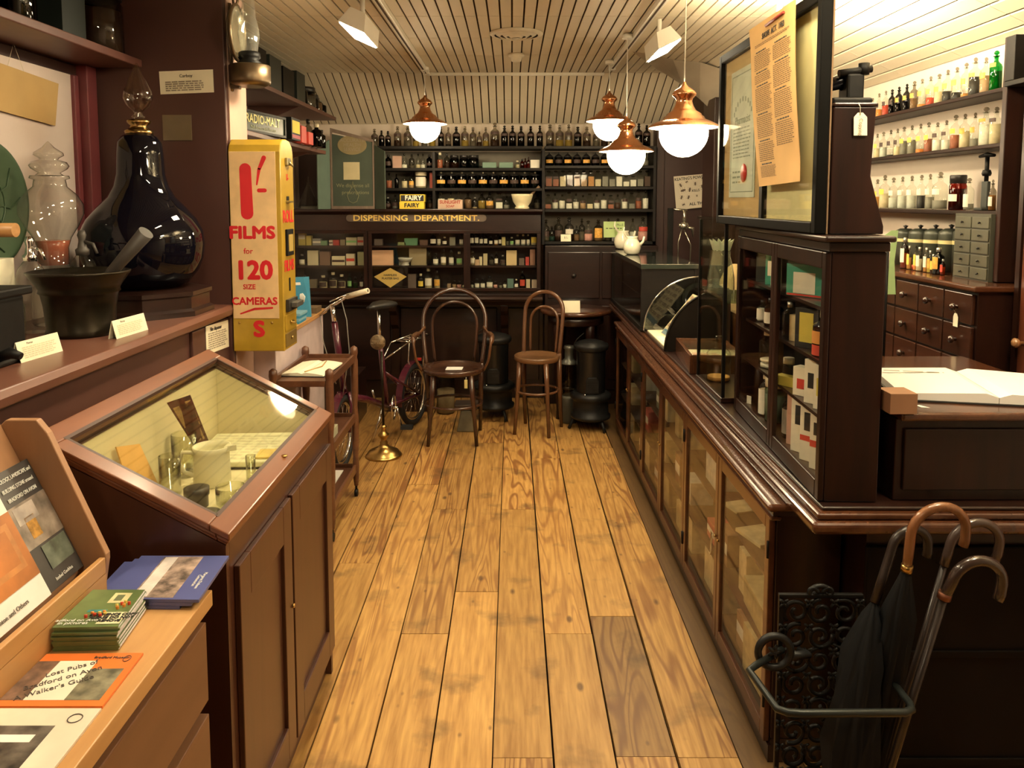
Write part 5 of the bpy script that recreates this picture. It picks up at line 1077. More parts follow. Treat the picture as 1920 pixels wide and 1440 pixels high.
for (u, v, c_) in ((.38, .22, 'r'), (.44, .30, 'o'), (.50, .26, 'r'), (.56, .30, 'y'), (.62, .33, 'o'), (.60, .24, 'r'), (.74, .50, 'y'), (.80, .55, 'r'), (.86, .50, 'o'), (.84, .60, 'y'), (.92, .56, 'r'), (.78, .44, 'o'), (.66, .28, 'y')):
    mm = {'r': M('bloom_red', (.70, .07, .03), .4), 'o': M('bloom_orange', (.85, .30, .05), .4), 'y': M('bloom_yellow', (.85, .65, .15), .4)}[c_]
    MB().tube([at(u-.022, v, .0008), at(u+.022, v+.02, .0008)], [.006, .005], 8, squash=.15).build('bloom_print', mm, o)
patch(.30, .62, .38, .44, M('cover_teal_band', (.05, .25, .25), .4, var=.5, vscale=30), 'teal_print')
patch(.62, .99, .06, .36, M('cover_cream_panel', (.80, .76, .48), .5), 'title_panel', .0010)
for s_, v in (('REFERENCE COPY', .29), ('PLEASE DO NOT', .21), ('REMOVE', .13)): text(s_, .010, INK, o, at(.8, v, .0016), R, U, bold=.03)
for s_, v in (('Bradford on Avon', .16), ('in pictures', .09)): text(s_, .012, WT, o, at(.26, v, .0010), R, U)
# ================================================================= shelves beyond the pillar
def ledge_shelf(z, xf, y1, label):
    t = thing('wall_shelf', label, 'shelf', (-1.55, 4.5, z-.03))
    MB().box(-1.749, xf, 3.662, y1, z-.026, z).build('board', M('brown_shelf', (.10, .040, .028), .45), t, bevel=.003)
    for y in (4.3, 5.2): MB().prism([(-1.749, z-.026), (xf+.06-.1, z-.026), (-1.749, z-.16)], 'Y', y-.01, y+.01).build('bracket', MATS['brown_shelf'], t)
ledge_shelf(2.245, -1.37, 6.10, 'upper plum shelf beyond the pillar loaded with dark boxes')
ledge_shelf(1.945, -1.30, 5.45, 'lower plum shelf beyond the pillar with the gold-lettered sign')
DKB = M('dark_case', (.005, .0045, .004), .45, var=.2, spec=.15); DKB2 = M('dark_green_case', (.010, .014, .010), .5)
zz_ = 2.2455
for i, (y, l, h, mt, d) in enumerate(((4.05, .20, .20, DKB, .3), (4.32, .22, .19, DKB, .3), (4.60, .22, .185, DKB2, .3), (4.90, .24, .17, DKB, .28), (5.18, .20, .19, DKB2, .28))):
    carton('dark case on the upper shelf beyond the pillar, '+ORD[i]+' along from the oil lamp', (-1.53, y, zz_), d, l, h, mt, name='storage_case', cat='case', group='dark cases on the upper shelf')
for i, (y, r, h, k, g, c) in enumerate(((5.40, .055, .16, 'b', 'd', 'brown'), (5.56, .07, .15, 'w', 'k', 'grey'), (5.72, .05, .12, 'w', 'd', 'brown'), (5.86, .045, .13, 'b', 'k', 'tan'), (6.0, .04, .11, 'm', 'd', 'brown'))):
    bottle('dusty vessel at the far end of the upper shelf, '+ORD[i]+' past the dark cases', (-1.46, y, zz_), r, h, k, g, c, .6, None, face='E', group='dusty vessels on the upper shelf')
# sign
A = Vector((-1.345, 3.86, 1.9455)); B = Vector((-1.262, 4.36, 1.9455)); R = (B-A).normalized(); Nn = Vector((R.y, -R.x, 0)); U = Vector((0, 0, 1)); L = (B-A).length; hs = .112
t = thing('advertising_sign', 'long dark framed glass sign with old gold lettering on the lower shelf', 'sign', A)
def ob(a0, a1, d0, d1, z0, z1): return [A+R*a0+Nn*d0+U*z0, A+R*a1+Nn*d0+U*z0, A+R*a1+Nn*d1+U*z0, A+R*a0+Nn*d1+U*z0], [A+R*a0+Nn*d0+U*z1, A+R*a1+Nn*d0+U*z1, A+R*a1+Nn*d1+U*z1, A+R*a0+Nn*d1+U*z1]
MB().hexa(*ob(0, L, -.10, -.008, 0, hs)).build('box', M('sign_box_brown', (.07, .045, .035), .5), t, bevel=.002)
mb = MB()
for a in ((0, L, 0, .012), (0, L, hs-.012, hs), (0, .012, .0125, hs-.0125), (L-.012, L, .0125, hs-.0125)): mb.hexa(*ob(a[0], a[1], -.0078, .004, a[2], a[3]))
mb.build('frame', DKB, t)
pn_ = MB().hexa(*ob(.012, L-.012, -.0078, -.002, .0125, hs-.0125)).build('glass_panel', M('sign_green_black', (.018, .028, .014), .35, var=.3, vscale=40, spec=.2), t)
text('RADIO-MALT', .062, M('sign_old_gold', (.42, .36, .12), .35, metal=.4), pn_, A+R*L*.5+U*hs*.62-Nn*.001+Nn*.0, R, U, bold=.012, sx=1.02)
text('Malt Extract with Vitamins', .026, M('sign_dim_gold', (.16, .17, .07), .4), pn_, A+R*L*.5+U*hs*.26-Nn*.001, R, U, sx=1.0)
A2 = Vector((-1.262, 4.42, 1.9455))
o = MB().box(-1.31, -1.245, 4.42, 4.60, 1.9455, 2.07).build('powder_box', DKB, loc=A2); tag(o, 'black carton with a square yellow note beside the gold-lettered sign', 'box')
MB().box(-1.2449, -1.2438, 4.435, 4.585, 1.985, 2.055).build('yellow_note', M('note_yellow', (.85, .65, .03), .6), o); MB().box(-1.2449, -1.2436, 4.43, 4.59, 1.955, 1.975).build('red_strip', M('strip_red', (.45, .02, .05), .5), o)
T = Matrix.Translation((-1.30, 4.50, 0))
carton('red packet standing behind the yellow-noted carton', (-1.275, 4.72, 1.9455), .04, .11, .10, M('packet_red', (.60, .06, .04), .5), name='packet', cat='packet'); carton('second red packet lower along the shelf', (-1.27, 4.86, 1.9455), .04, .11, .075, MATS['packet_red'], name='packet', cat='packet')
carton('taller red packet behind the two front red packets', (-1.33, 4.80, 1.9455), .04, .10, .13, MATS['packet_red'], name='packet', cat='packet')
bottle('tall clear bottle behind the red packets', (-1.30, 4.99, 1.9455), .026, .17, 'm', 'k', 'grey', .4, stop='black', face='E'); bottle('dark bottle at the far end of the lower shelf past the red packets', (-1.27, 5.08, 1.9455), .036, .15, 'm', 'd', 'black', .6, stop='cream', face='E'); bottle('small dark bottle last along the lower shelf beyond the pillar', (-1.27, 5.20, 1.9455), .030, .12, 'm', 'd', 'black', .6, stop='black', face='E')
# ================================================================= white counter by the wall
t = thing('white_side_counter', 'white painted side counter with an oak top behind the trolley', 'counter', (-1.4, 4.1, 0))
MB().box(-1.749, -1.135, 3.665, 4.60, 0, .925).build('body', M('mauve_white_paint', (.62, .50, .50), .5), t, bevel=.003)
MB().box(-1.749, -1.115, 3.662, 4.625, .926, .952).build('top', OAK, t, bevel=.003)
BLU = M('leaflet_blue', (.05, .26, .42), .4)
o = MB().hexa([(-1.185, 4.26, .9525), (-1.12, 4.28, .9525), (-1.14, 4.36, .9525), (-1.205, 4.34, .9525)], [(-1.225, 4.26, 1.17), (-1.16, 4.28, 1.175), (-1.15, 4.36, 1.17), (-1.215, 4.34, 1.17)]).build('leaflet_box', BLU, loc=(-1.16, 4.30, .9525)); tag(o, 'tall light blue cardboard leaflet box on the side counter', 'box')
a_ = Vector((-1.20, 3.988, 1.12)); textlines(o, (-1.212, 4.2592, 1.150), (.07, .02, 0), (-.04, 0, .22), .055, .022, 1, WT, seed=77, fill=.7); MB().tube([(-1.170, 4.268, 1.085), (-1.166, 4.268, 1.065), (-1.163, 4.268, 1.035)], [.008, .018, .009], 8, squash=.1).build('pale_print', WT, o)
for i in range(4):
    o = MB().box(-1.22, -1.118, 4.02, 4.16, .9525+.013*i, .9645+.013*i, Matrix.Translation((0, .01*i, 0))).build('blue_booklet', M('booklet_pale_blue', (.22, .42, .52), .5) if i % 2 else BLU, loc=(-1.19, 3.9, .9525+.013*i)); tag(o, f'pale blue booklet, {ORD[i]} up in the pile by the leaflet box', 'booklet', 'pale blue booklets piled on the side counter')
o = MB().box(-1.22, -1.118, 3.86, 3.98, .9525, .965).build('yellow_pad', M('pad_yellow', (.85, .60, .06), .6), loc=(-1.17, 3.75, .9525)); tag(o, 'yellow notepad on the side counter near the dispenser', 'pad')
o = MB().box(-1.22, -1.122, 4.40, 4.52, .9525, .985).build('booklet_block', M('block_brown', (.16, .10, .05), .5), loc=(-1.17, 4.18, .9525)); tag(o, 'thick brown paperback lying past the blue leaflet box', 'book')
# ================================================================= tea trolley with open book
t = thing('tea_trolley', 'three-tier wooden tea trolley on castors in the aisle', 'trolley', (-.97, 3.8, 0))
TW = wood('trolley_oak', (.085, .032, .016), (.17, .070, .030), 'Y', .35, 10, coat=.2)
XA, XB, YA, YB = -1.105, -.845, 3.52, 4.08
for x, y in ((XA, YA), (XB, YA), (XA, YB), (XB, YB)):
    lg = MB().lathe([(.011, .06), (.016, .10), (.018, .17), (.014, .22), (.019, .30), (.020, .44), (.014, .50), (.020, .58), (.020, .75), (.016, .765), (.021, .79), (.019, .815), (.006, .825), (0, .826)], (x, y, 0), 12).build('leg', TW, t)
    c_ = MB().cyl((x, y, .035), (x, y, .06), .006, 6).build('castor', IRON, lg); MB().cyl((x-.008, y, .02), (x+.008, y, .02), .020, 14).build('castor_wheel', IRON, c_)
for z, nm in ((.752, 'top_tray'), (.43, 'middle_shelf'), (.15, 'lower_shelf')):
    m = MB().box(XA+.012, XB-.012, YA+.012, YB-.012, z, z+.012)
    m.box(XA-.006, XA+.008, YA+.018, YB-.018, z-.012, z+.030).box(XB-.008, XB+.006, YA+.018, YB-.018, z-.012, z+.030).box(XA+.018, XB-.018, YA-.006, YA+.006, z-.012, z+.016).box(XA+.018, XB-.018, YB-.006, YB+.006, z-.012, z+.030)
    m.build(nm, TW, t, bevel=.002)
t = thing('open_visitor_book', 'open cream visitor book on the trolley top', 'book', (-.99, 3.72, .764))
T = Matrix.Translation((-.985, 3.76, .7645)) @ yaw(-.10)
MB().box(-.11, .11, -.15, .15, 0, .004, T).build('cover', INK, t)
for s_ in (-1, 1):
    pts = [(0, .004), (.0, .014), (.02, .020), (.06, .017), (.104, .010), (.106, .004)]
    MB().add([T @ Vector((s_*x, yy, z)) for yy in (-.145, .145) for x, z in pts], [(0, 1, 2, 3, 4, 5), (11, 10, 9, 8, 7, 6)]+[(i, (i+1) % 6, 6+(i+1) % 6, 6+i) for i in range(6)]).build('pages', PAPER, t)
MB().tube([T @ Vector((.01, -.13, .022)), T @ Vector((.05, .0, .021)), T @ Vector((.03, .12, .023))], .003, 6).build('pen', M('pen_tan', (.5, .3, .1), .4), t)
carton('pale box on the trolley middle shelf', (-.92, 3.72, .4425), .10, .12, .045, M('pale_box', (.45, .43, .28), .7))
o = MB().box(-1.02, -.90, 3.60, 3.80, .1625, .166).build('leaflet', M('leaflet_bw', (.50, .48, .44), .6, var=.7, vscale=25), loc=(-.95, 3.7, .1625)); tag(o, 'black and white leaflet on the lowest trolley shelf', 'leaflet')
o = MB().box(-1.02, -.90, 3.83, 4.02, .1625, .166).build('leaflet', WHITE, loc=(-.95, 3.9, .1625)); tag(o, 'plain white leaflet at the back of the lowest trolley shelf', 'leaflet')
# ================================================================= bicycle
FW = Vector((-1.01, 4.50, .225)); RW = Vector((-.70, 5.42, .225)); D = (RW-FW).normalized(); S = Vector((D.y, -D.x, 0))
t = thing('shopper_bicycle', 'purple small-wheeled shopper bicycle with a chrome rear rack', 'bicycle', (FW+RW)/2-Vector((0, 0, .225)))
PUR = M('purple_enamel', (.075, .010, .022), .22, coat=.6, var=.05); TYRE = M('black_rubber', (.012, .012, .012), .7)
def wheel(c, nrm):
    nrm = nrm.normalized(); fwd = Vector((0, 0, 1)).cross(nrm).normalized()
    P_ = lambda a, r: c+fwd*r*math.cos(a)+Vector((0, 0, 1))*r*math.sin(a)
    w_ = MB().tube([P_(2*PI*i/40, .203) for i in range(40)], .021, 8, closed=True).build('tyre', TYRE, t)
    MB().tube([P_(2*PI*i/40, .178) for i in range(40)], .010, 6, closed=True).build('rim', CHROME, w_)
    mb = MB()
    for i in range(20): mb.cyl(c+nrm*(.02 if i % 2 else -.02), P_(2*PI*i/20, .175), .0011, 4)
    mb.build('spokes', CHROME, w_); MB().cyl(c-nrm*.035, c+nrm*.035, .014, 10).build('hub', CHROME, w_)
    mg = MB(); ring = [P_(2*PI*i/40, .236) for i in range(2, 22)]
    for i in range(len(ring)-1):
        a, b_ = ring[i], ring[i+1]; mg.hexa([a-nrm*.024, a+nrm*.024, b_+nrm*.024, b_-nrm*.024], [(a-nrm*.024)+(a-c)*.01, (a+nrm*.024)+(a-c)*.01, (b_+nrm*.024)+(b_-c)*.01, (b_-nrm*.024)+(b_-c)*.01])
    mg.build('mudguard', PUR, w_)
steer = (S+D*.25)
wheel(FW, steer); wheel(RW, S)
HB = W(645, 735, Y=4.56); HT = W(627, 604, Y=4.50); HU = W(623, 572, Y=4.52)
BB = RW.lerp(FW, .42); BB.z = .235
ST = W(712, 640, Y=4.97); SB = BB
sd = W(710, 578, Y=5.0)
fr_ = MB().tube([HB+Vector((.0, .02, -.03)), (FW.lerp(RW, .3)+Vector((0, 0, .13))), BB], .022, 10).tube([HB, HT], .020, 10).tube([BB, ST], .018, 10).tube([BB, RW+S*.04], .012, 8).tube([BB, RW-S*.04], .012, 8).tube([BB.lerp(ST, .55), RW+S*.04], .009, 8).tube([BB.lerp(ST, .55), RW-S*.04], .009, 8)
fr_.build('frame', PUR, t)
MB().tube([HB+steer.normalized()*.03, HB+steer.normalized()*.045+Vector((0, 0, -.08)), FW+steer.normalized()*.045], .011, 8).tube([HB-steer.normalized()*.03, HB-steer.normalized()*.045+Vector((0, 0, -.08)), FW-steer.normalized()*.045], .011, 8).build('fork', PUR, t)
MB().cyl(HT, HU, .014, 10).build('stem', CHROME, t)
GR = W(690, 545, Y=4.38); GLc = W(560, 600, Y=4.62)
hb = MB().tube([HU, HU+Vector((.03, -.02, .01)), W(650, 556, Y=4.46), GR], .010, 8).tube([HU, W(606, 585, Y=4.60), W(602, 594, Y=4.70)], .010, 8).build('handlebar', CHROME, t)
MB().tube([W(650, 556, Y=4.46), GR], .016, 10).build('grip', M('ivory_grip', (.78, .70, .52), .4), hb)
MB().tube([W(642, 560, Y=4.46), W(620, 572, Y=4.42), W(600, 592, Y=4.44)], .005, 6).tube([W(655, 552, Y=4.44), W(640, 556, Y=4.40), W(618, 566, Y=4.36)], .004, 6).build('brake_lever', CHROME, hb)
MB().tube([W(640, 562, Y=4.44), W(650, 600, Y=4.40), W(655, 660, Y=4.42), W(640, 760, Y=4.48)], .003, 5).tube([W(600, 590, Y=4.46), W(606, 640, Y=4.42), W(630, 720, Y=4.46)], .003, 5).build('brake_cable', M('grey_cable', (.25, .23, .2), .5), hb)
MB().cyl(ST, sd, .012, 10).build('seat_post', CHROME, t)
sm = MB(); 
prof_s = [(-.13, .018, .010), (-.08, .030, .012), (-.02, .055, .016), (.05, .085, .020), (.10, .090, .022), (.13, .070, .016)]
vs = []; fs = []
for (l, w_, h_) in prof_s:
    for i in range(12):
        a = 2*PI*i/12; vs.append(sd+D*l+S*w_*math.cos(a)+Vector((0, 0, .02+h_*math.sin(a)*(1.6 if math.sin(a) < 0 else 1))))
for j in range(len(prof_s)-1):
    for i in range(12): fs.append((j*12+i, j*12+(i+1) % 12, (j+1)*12+(i+1) % 12, (j+1)*12+i))
fs += [tuple(range(12)), tuple(range(60, 72))]
sm.add(vs, fs, True).build('saddle', M('black_vinyl', (.014, .013, .013), .38), t)
rz = .655; rc = Vector((-.70, 5.24, rz))
mb = MB()
mb.tube([rc+S*.06-D*.16, rc+S*.06+D*.18, rc+S*.03+D*.22, rc-S*.03+D*.22, rc-S*.06+D*.18, rc-S*.06-D*.16], .005, 6)
for k in (-.10, -.03, .04, .11): mb.cyl(rc+S*.06+D*k, rc-S*.06+D*k, .004, 6)
for s_ in (-1, 1): mb.tube([rc+S*.06*s_+D*.12, RW+S*.055*s_], .005, 6).tube([rc+S*.06*s_-D*.16, ST.lerp(BB, .3)], .005, 6)
mb.tube([rc+S*.05+D*.1+Vector((0, 0, .0)), rc+D*.0+Vector((0, 0, .03)), rc-S*.05+D*.1], .004, 6)
mb.build('rear_rack', CHROME, t)
ck = MB().tube([BB+S*.05+Vector((0, .08*math.cos(i/20*2*PI), .08*math.sin(i/20*2*PI))) for i in range(20)], .006, 6, closed=True).build('chainring', CHROME, t)
MB().cyl(BB+S*.03, BB+S*.08, .01, 8).tube([BB+S*.075, BB+S*.08+D*.05+Vector((0, 0, -.14))], .008, 6).tube([BB-S*.075, BB-S*.08-D*.05+Vector((0, 0, .12))], .008, 6).cyl(BB-S*.08, BB-S*.03, .01, 8).build('crank', CHROME, ck)
pd = BB+S*.12+D*.05+Vector((0, 0, -.14)); MB().cbox(pd, (.08, .06, .02)).build('pedal', TYRE, ck)
MB().tube([BB-S*.045+Vector((0, .06, -.02)), BB-S*.06+Vector((.0, .0, -.10)), BB-S*.09-D*.04+Vector((0, 0, -.23))], .008, 6).build('prop_stand', CHROME, t)
MB().cbox(RW+S*.0+Vector((0, .26, .18)), (.05, .03, .05)).build('rear_lamp', M('rear_red', (.45, .03, .02), .3), t)
# ================================================================= brass stand sign
sx_, sy_ = -.805, 4.74
t = thing('brass_stand_sign', 'slim brass floor stand with a small round notice disc', 'stand', (sx_, sy_, 0))
MB().lathe([(.112, 0), (.115, .006), (.108, .016), (.10, .020), (.094, .034), (.060, .048), (.036, .062), (.024, .078), (.026, .09), (.018, .10), (.020, .115), (.034, .13), (.034, .14), (.018, .155), (.014, .175), (.022, .19), (.010, .20)], (sx_, sy_, 0), 40).build('base', BRASS, t)
MB().cyl((sx_, sy_, .2), (sx_-.005, sy_, .665), .008, 10).build('rod', DBRASS, t)
dc = Vector((W(709, 641, Y=sy_).x, sy_-.012, W(709, 641, Y=sy_).z))
T = Matrix.Translation(dc) @ Matrix.Rotation(PI/2, 4, 'X')
d_ = MB().lathe([(0, -.004), (.046, -.004), (.048, 0), (.046, .004), (0, .004)], (0, 0, 0), 30, T=T, cap=False).build('disc', M('worn_disc', (.22, .15, .08), .45, metal=.5, var=.5, vscale=40), t)
text('PLEASE DO\nNOT TOUCH', .014, M('disc_letters', (.45, .36, .22), .5), d_, dc+Vector((0, -.0045, 0)), (1, 0, 0), (0, 0, 1))
# ================================================================= bentwood chairs
BW = wood('bentwood_dark', (.035, .014, .008), (.075, .030, .015), 'Z', .25, 14, coat=.5); BWL = wood('bentwood_brown', (.085, .034, .015), (.15, .065, .028), 'Z', .25, 14, coat=.5)
def hoop(p0, p1, top, n=18, bulge=1.0):
    """bentwood arch: sides rise from p0 and p1, spread a little, and close in a round crown"""
    c = (p0+p1)/2; h = top-c; hw = (p1-p0)/2; L = h.length; R = min(hw.length*bulge/L, .6); pts = []
    for i in range(7):
        u = i/7; pts.append(c-hw*(1+(bulge-1)*math.sin(u*PI/2))+h*(1-R)*u)
    for i in range(n+1):
        a = PI*i/n; pts.append(c-hw*bulge*math.cos(a)+h*((1-R)+R*math.sin(a)))
    for i in range(6, -1, -1):
        u = i/7; pts.append(c+hw*(1+(bulge-1)*math.sin(u*PI/2))+h*(1-R)*u)
    return pts
def chair(label, name, seat, r, zs_, yawa, mat, legs_dy, back_top, inner_top, arms=None, mseat=None, bw=.9, bul=1.08):
    """seat centre (x, y); yawa: direction the sitter faces (radians)"""
    t = thing(name, label, 'chair', (seat[0], seat[1], 0))
    F = Vector((math.cos(yawa), math.sin(yawa), 0)); Rr = Vector((-F.y, F.x, 0)); c = Vector((seat[0], seat[1], zs_)); Z = Vector((0, 0, 1))
    rx, ry = r
    def ell(a, k=1.0, dz_=0): return c+Rr*rx*k*math.cos(a)+F*ry*k*math.sin(a)+Z*dz_
    n = 40
    sb = MB(); vs = []
    for k, dz_ in ((.0, -.010), (.90, -.012), (.97, .004), (1.0, .0), (1.0, -.022), (.95, -.032), (0, -.030)):
        for i in range(n): vs.append(ell(2*PI*i/n, max(k, .001), dz_))
    fs = [(j*n+i, j*n+(i+1) % n, (j+1)*n+(i+1) % n, (j+1)*n+i) for j in range(6) for i in range(n)]
    sb.add(vs, fs, True).build('seat', mseat or mat, t)
    for sg in (-1, 1):
        a = ell(PI/2-sg*.75, .86, -.03); b_ = ell(PI/2-sg*.80, 1.08, 0); b_.z = 0
        m_ = a.lerp(b_, .35)-F*.006
        MB().tube([a, m_, b_], [.019, .016, .012], 12).build('leg', mat, t)
    q = []
    for sg in (-1, 1):
        a = ell(-PI/2+sg*bw, 1.04, -.015); b_ = ell(-PI/2+sg*.70, 1.32, 0); b_.z = 0; q.append(a)
        MB().tube([a+Z*.02, a.lerp(b_, .4)-F*-.01, b_], [.018, .016, .012], 12).build('leg', mat, t)
    pb = [q[0]+Z*.0, q[1]+Z*.0]
    top = c-F*(ry*1.25)+Z*(back_top-zs_)
    MB().tube(hoop(pb[0], pb[1], top, bulge=bul), .0145, 12).build('back_hoop', mat, t)
    i0 = c-F*ry*.90+Rr*-(q[1]-q[0]).length*.36; i1 = c-F*ry*.90+Rr*(q[1]-q[0]).length*.36
    top2 = c-F*(ry*1.20)+Z*(inner_top-zs_)
    MB().tube(hoop(i0, i1, top2, bulge=bul), .0105, 10).build('inner_hoop', mat, t)
    MB().tube([ell(2*PI*i/28, .93, -.24) for i in range(28)], .009, 8, closed=True).build('leg_ring', mat, t)
    if arms:
        for sg in (-1, 1):
            hp = c+Rr*sg*rx*.98-F*ry*.80+Z*.24
            pts = [hp, c+Rr*sg*rx*1.10-F*ry*.5+Z*.215, c+Rr*sg*rx*1.26+F*ry*.10+Z*.205, c+Rr*sg*rx*1.24+F*ry*.42+Z*.185, c+Rr*sg*rx*1.20+F*ry*.50+Z*.13, c+Rr*sg*rx*1.15+F*ry*.40+Z*.06, c+Rr*sg*rx*1.0+F*ry*.18-Z*.015]
            sm_ = []
            for i in range(len(pts)-1):
                for k in range(4):
                    u = k/4; p0_ = pts[max(i-1, 0)]; p1_ = pts[i]; p2_ = pts[i+1]; p3_ = pts[min(i+2, len(pts)-1)]
                    sm_.append(.5*((2*p1_)+(p2_-p0_)*u+(2*p0_-5*p1_+4*p2_-p3_)*u*u+(3*p1_-p0_-3*p2_+p3_)*u**3))
            sm_.append(pts[-1])
            rr = [.013 + (.010 if 6 <= i <= 12 else 0) for i in range(len(sm_))]
            MB().tube(sm_, rr, 10, squash=.7).build('armrest', arms, t)
    return t
chair('dark bentwood armchair with a white card on its seat', 'bentwood_armchair', (-.392, 5.08), (.205, .20), .495, -PI/2+.02, BW, 0, .985, .90, arms=BWL, bw=1.05, bul=1.16)
o = MB().slab((-.44, 5.02, .488), (-.33, 5.02, .488), (-.325, 5.10, .490), (-.435, 5.10, .490), .002).build('seat_card', WHITE, loc=(-.40, 5.05, .486)); tag(o, 'small white card lying on the armchair seat', 'card')
o = MB().box(-.305, -.285, 4.868, 4.872, .40, .455).build('tag_label', M('tag_yellow', (.6, .5, .2), .7), loc=(-.295, 4.87, .40)); tag(o, 'little yellowed tag hanging below the armchair seat edge', 'tag')
MB().cyl((-.295, 4.87, .455), (-.295, 4.885, .468), .001, 4).build('string', PAPER, o)
chair('brown bentwood cafe chair standing between the two stoves', 'bentwood_chair', (.172, 5.26), (.158, .158), .535, -PI/2-.33, BWL, 0, .955, .85, mseat=wood('worn_seat', (.12, .055, .022), (.20, .10, .042), 'X', .3, 10, coat=.3))
# ================================================================= round table
tc_ = (.47, 5.66, 0)
t = thing('round_table', 'dark round pub table behind the cafe chair', 'table', tc_)
MB().lathe([(0, .775), (.255, .775), (.262, .785), (.262, .797), (.255, .803), (0, .803)], tc_, 48, cap=False).build('top', MAHL, t)
MB().lathe([(.20, .70), (.205, .705), (.205, .774), (.198, .774)], tc_, 40, cap=False).build('apron', MAHX, t)
for i in range(4):
    a = PI/4+i*PI/2-.2
    b0 = Vector((tc_[0]+.17*math.cos(a), tc_[1]+.17*math.sin(a), .74)); b1 = Vector((tc_[0]+.15*math.cos(a), tc_[1]+.15*math.sin(a), 0))
    MB().tube([b0, b0.lerp(b1, .15), b0.lerp(b1, .3), b0.lerp(b1, .6), b0.lerp(b1, .85), b1], [.03, .034, .020, .026, .016, .022], 12).build('leg', MAHZ, t)
MB().lathe([(.02, .22), (.15, .225), (.15, .24), (.02, .245)], tc_, 24).build('undershelf', MAHX, t)
o = MB().slab((.36, 5.46, .8035), (.486, 5.46, .8035), (.486, 5.49, .885), (.36, 5.49, .885), .0015).slab((.486, 5.522, .8035), (.36, 5.522, .8035), (.36, 5.4925, .885), (.486, 5.4925, .885), .0015).build('label_card', PAPER, loc=(.41, 5.46, .8035)); tag(o, 'cream label card standing on the round table', 'card')
textlines(o, (.37, 5.4885, .878), (1, 0, 0), (0, .37, 1), .105, .06, 7, GREYINK, seed=12)
# ================================================================= stoves
def stove(label, c, k=1.0, mat=IRONG):
    t = thing('oil_stove', label, 'stove', c)
    L_ = lambda pr: [(r*k, z) for r, z in pr]
    MB().lathe(L_([(.125, .075), (.150, .085), (.152, .105), (.136, .115), (.134, .205), (.142, .215), (.155, .228), (.155, .250), (.138, .262), (.118, .268)]), c, 36).build('base_drum', mat, t)
    MB().lathe(L_([(.108, .268), (.108, .50), (.112, .56)]), c, 36, cap=False).build('chimney_drum', M('stove_black', (.010, .010, .010), .3, metal=.4, coat=.3), t)
    MB().lathe(L_([(.110, .555), (.128, .570), (.134, .590), (.128, .605), (.105, .612), (.10, .618), (.055, .630), (0, .634)]), c, 36).build('lid', mat, t)
    for i in range(3):
        a = -PI/2+2*PI*i/3+.6
        p0_ = Vector((c[0]+.115*k*math.cos(a), c[1]+.115*k*math.sin(a), .09)); p1_ = Vector((c[0]+.150*k*math.cos(a), c[1]+.150*k*math.sin(a), .04)); p2_ = Vector((c[0]+.165*k*math.cos(a), c[1]+.165*k*math.sin(a), .006))
        MB().tube([p0_, p1_, p2_], [.014, .010, .012], 8).build('foot', mat, t)
    d = MB().prism([(c[0]-.045, .275), (c[0]+.045, .275), (c[0]+.045, .36), (c[0]+.03, .385), (c[0]-.03, .385), (c[0]-.045, .36)], 'Y', c[1]-.118*k, c[1]-.10*k).build('mica_door', mat, t, bevel=.003)
    mb = MB()
    for i in range(5): mb.box(c[0]-.034, c[0]+.034, c[1]-.1195*k, c[1]-.1182*k, .285+.017*i, .292+.017*i)
    mb.build('grille', CHROME if False else mat, d); MB().lathe([(.006, 0), (.006, .01), (0, .012)], (0, 0, 0), 8, T=Matrix.Translation((c[0]-.05, c[1]-.11*k, .265)) @ Matrix.Rotation(PI/2, 4, 'X')).build('knob', CHROME, d)
    MB().tube([(c[0]-.13*k*math.cos(q), c[1]-.02, .585+.10*math.sin(q)) for q in [i*PI/10 for i in range(3)]]+[(c[0]-.05, c[1], .68), (c[0]+.04, c[1]+.01, .70)][:1], .003, 6).build('bail_handle', IRON, t)
stove('black paraffin stove under the round table, beside the counter', (.552, 5.33, 0), .92); stove('black paraffin stove between the armchair and cafe chair', (-.135, 5.62, 0))
c = (.41, 5.49, 0)
t = thing('glass_lantern', 'grey glass and metal lantern standing behind the cafe chair', 'lantern', c)
MB().lathe([(.055, 0), (.06, .01), (.06, .18), (.055, .20)], c, 24).build('tank', M('grey_zinc', (.10, .10, .08), .5, metal=.5), t); MB().lathe([(.048, .20), (.052, .25), (.052, .40), (.045, .43)], c, 24, cap=False).build('glass', GLK, t); MB().lathe([(.065, .43), (.065, .438), (.045, .455), (.032, .47), (.032, .53), (.04, .54), (.034, .56), (0, .565)], c, 24).build('top', M('lantern_grey', (.14, .14, .12), .4, metal=.6), t)
c = (-.32, 5.33, 0)
t = thing('weighing_box', 'squat grey-brown lidded tin under the armchair', 'tin', c)
MB().hexa([(-.385, 5.24, 0), (-.255, 5.24, 0), (-.255, 5.40, 0), (-.385, 5.40, 0)], [(-.355, 5.26, .15), (-.285, 5.26, .15), (-.285, 5.38, .15), (-.355, 5.38, .15)]).build('body', M('drab_tin', (.12, .10, .06), .5, var=.4), t, bevel=.008)
MB().box(-.40, -.24, 5.25, 5.39, .1505, .19).build('lid', M('drab_brown', (.055, .035, .025), .5), t, bevel=.006)
for i, (x, y, w_, h, d) in enumerate(((-1.35, 5.6, .5, .35, .3), (-.78, 5.86, .35, .22, .2))):
    carton(('dark wooden chest in the corner behind the bicycle', 'low dark box below the cabinet behind the bicycle')[i], (x, y, 0), w_, d, h, MAHX, name='wooden_chest', cat='box')
bottle('pale round jar standing low behind the bicycle rack', (-.50, 5.74, 0), .07, .36, 'w', 'k', 'cream', .5, stop='black')
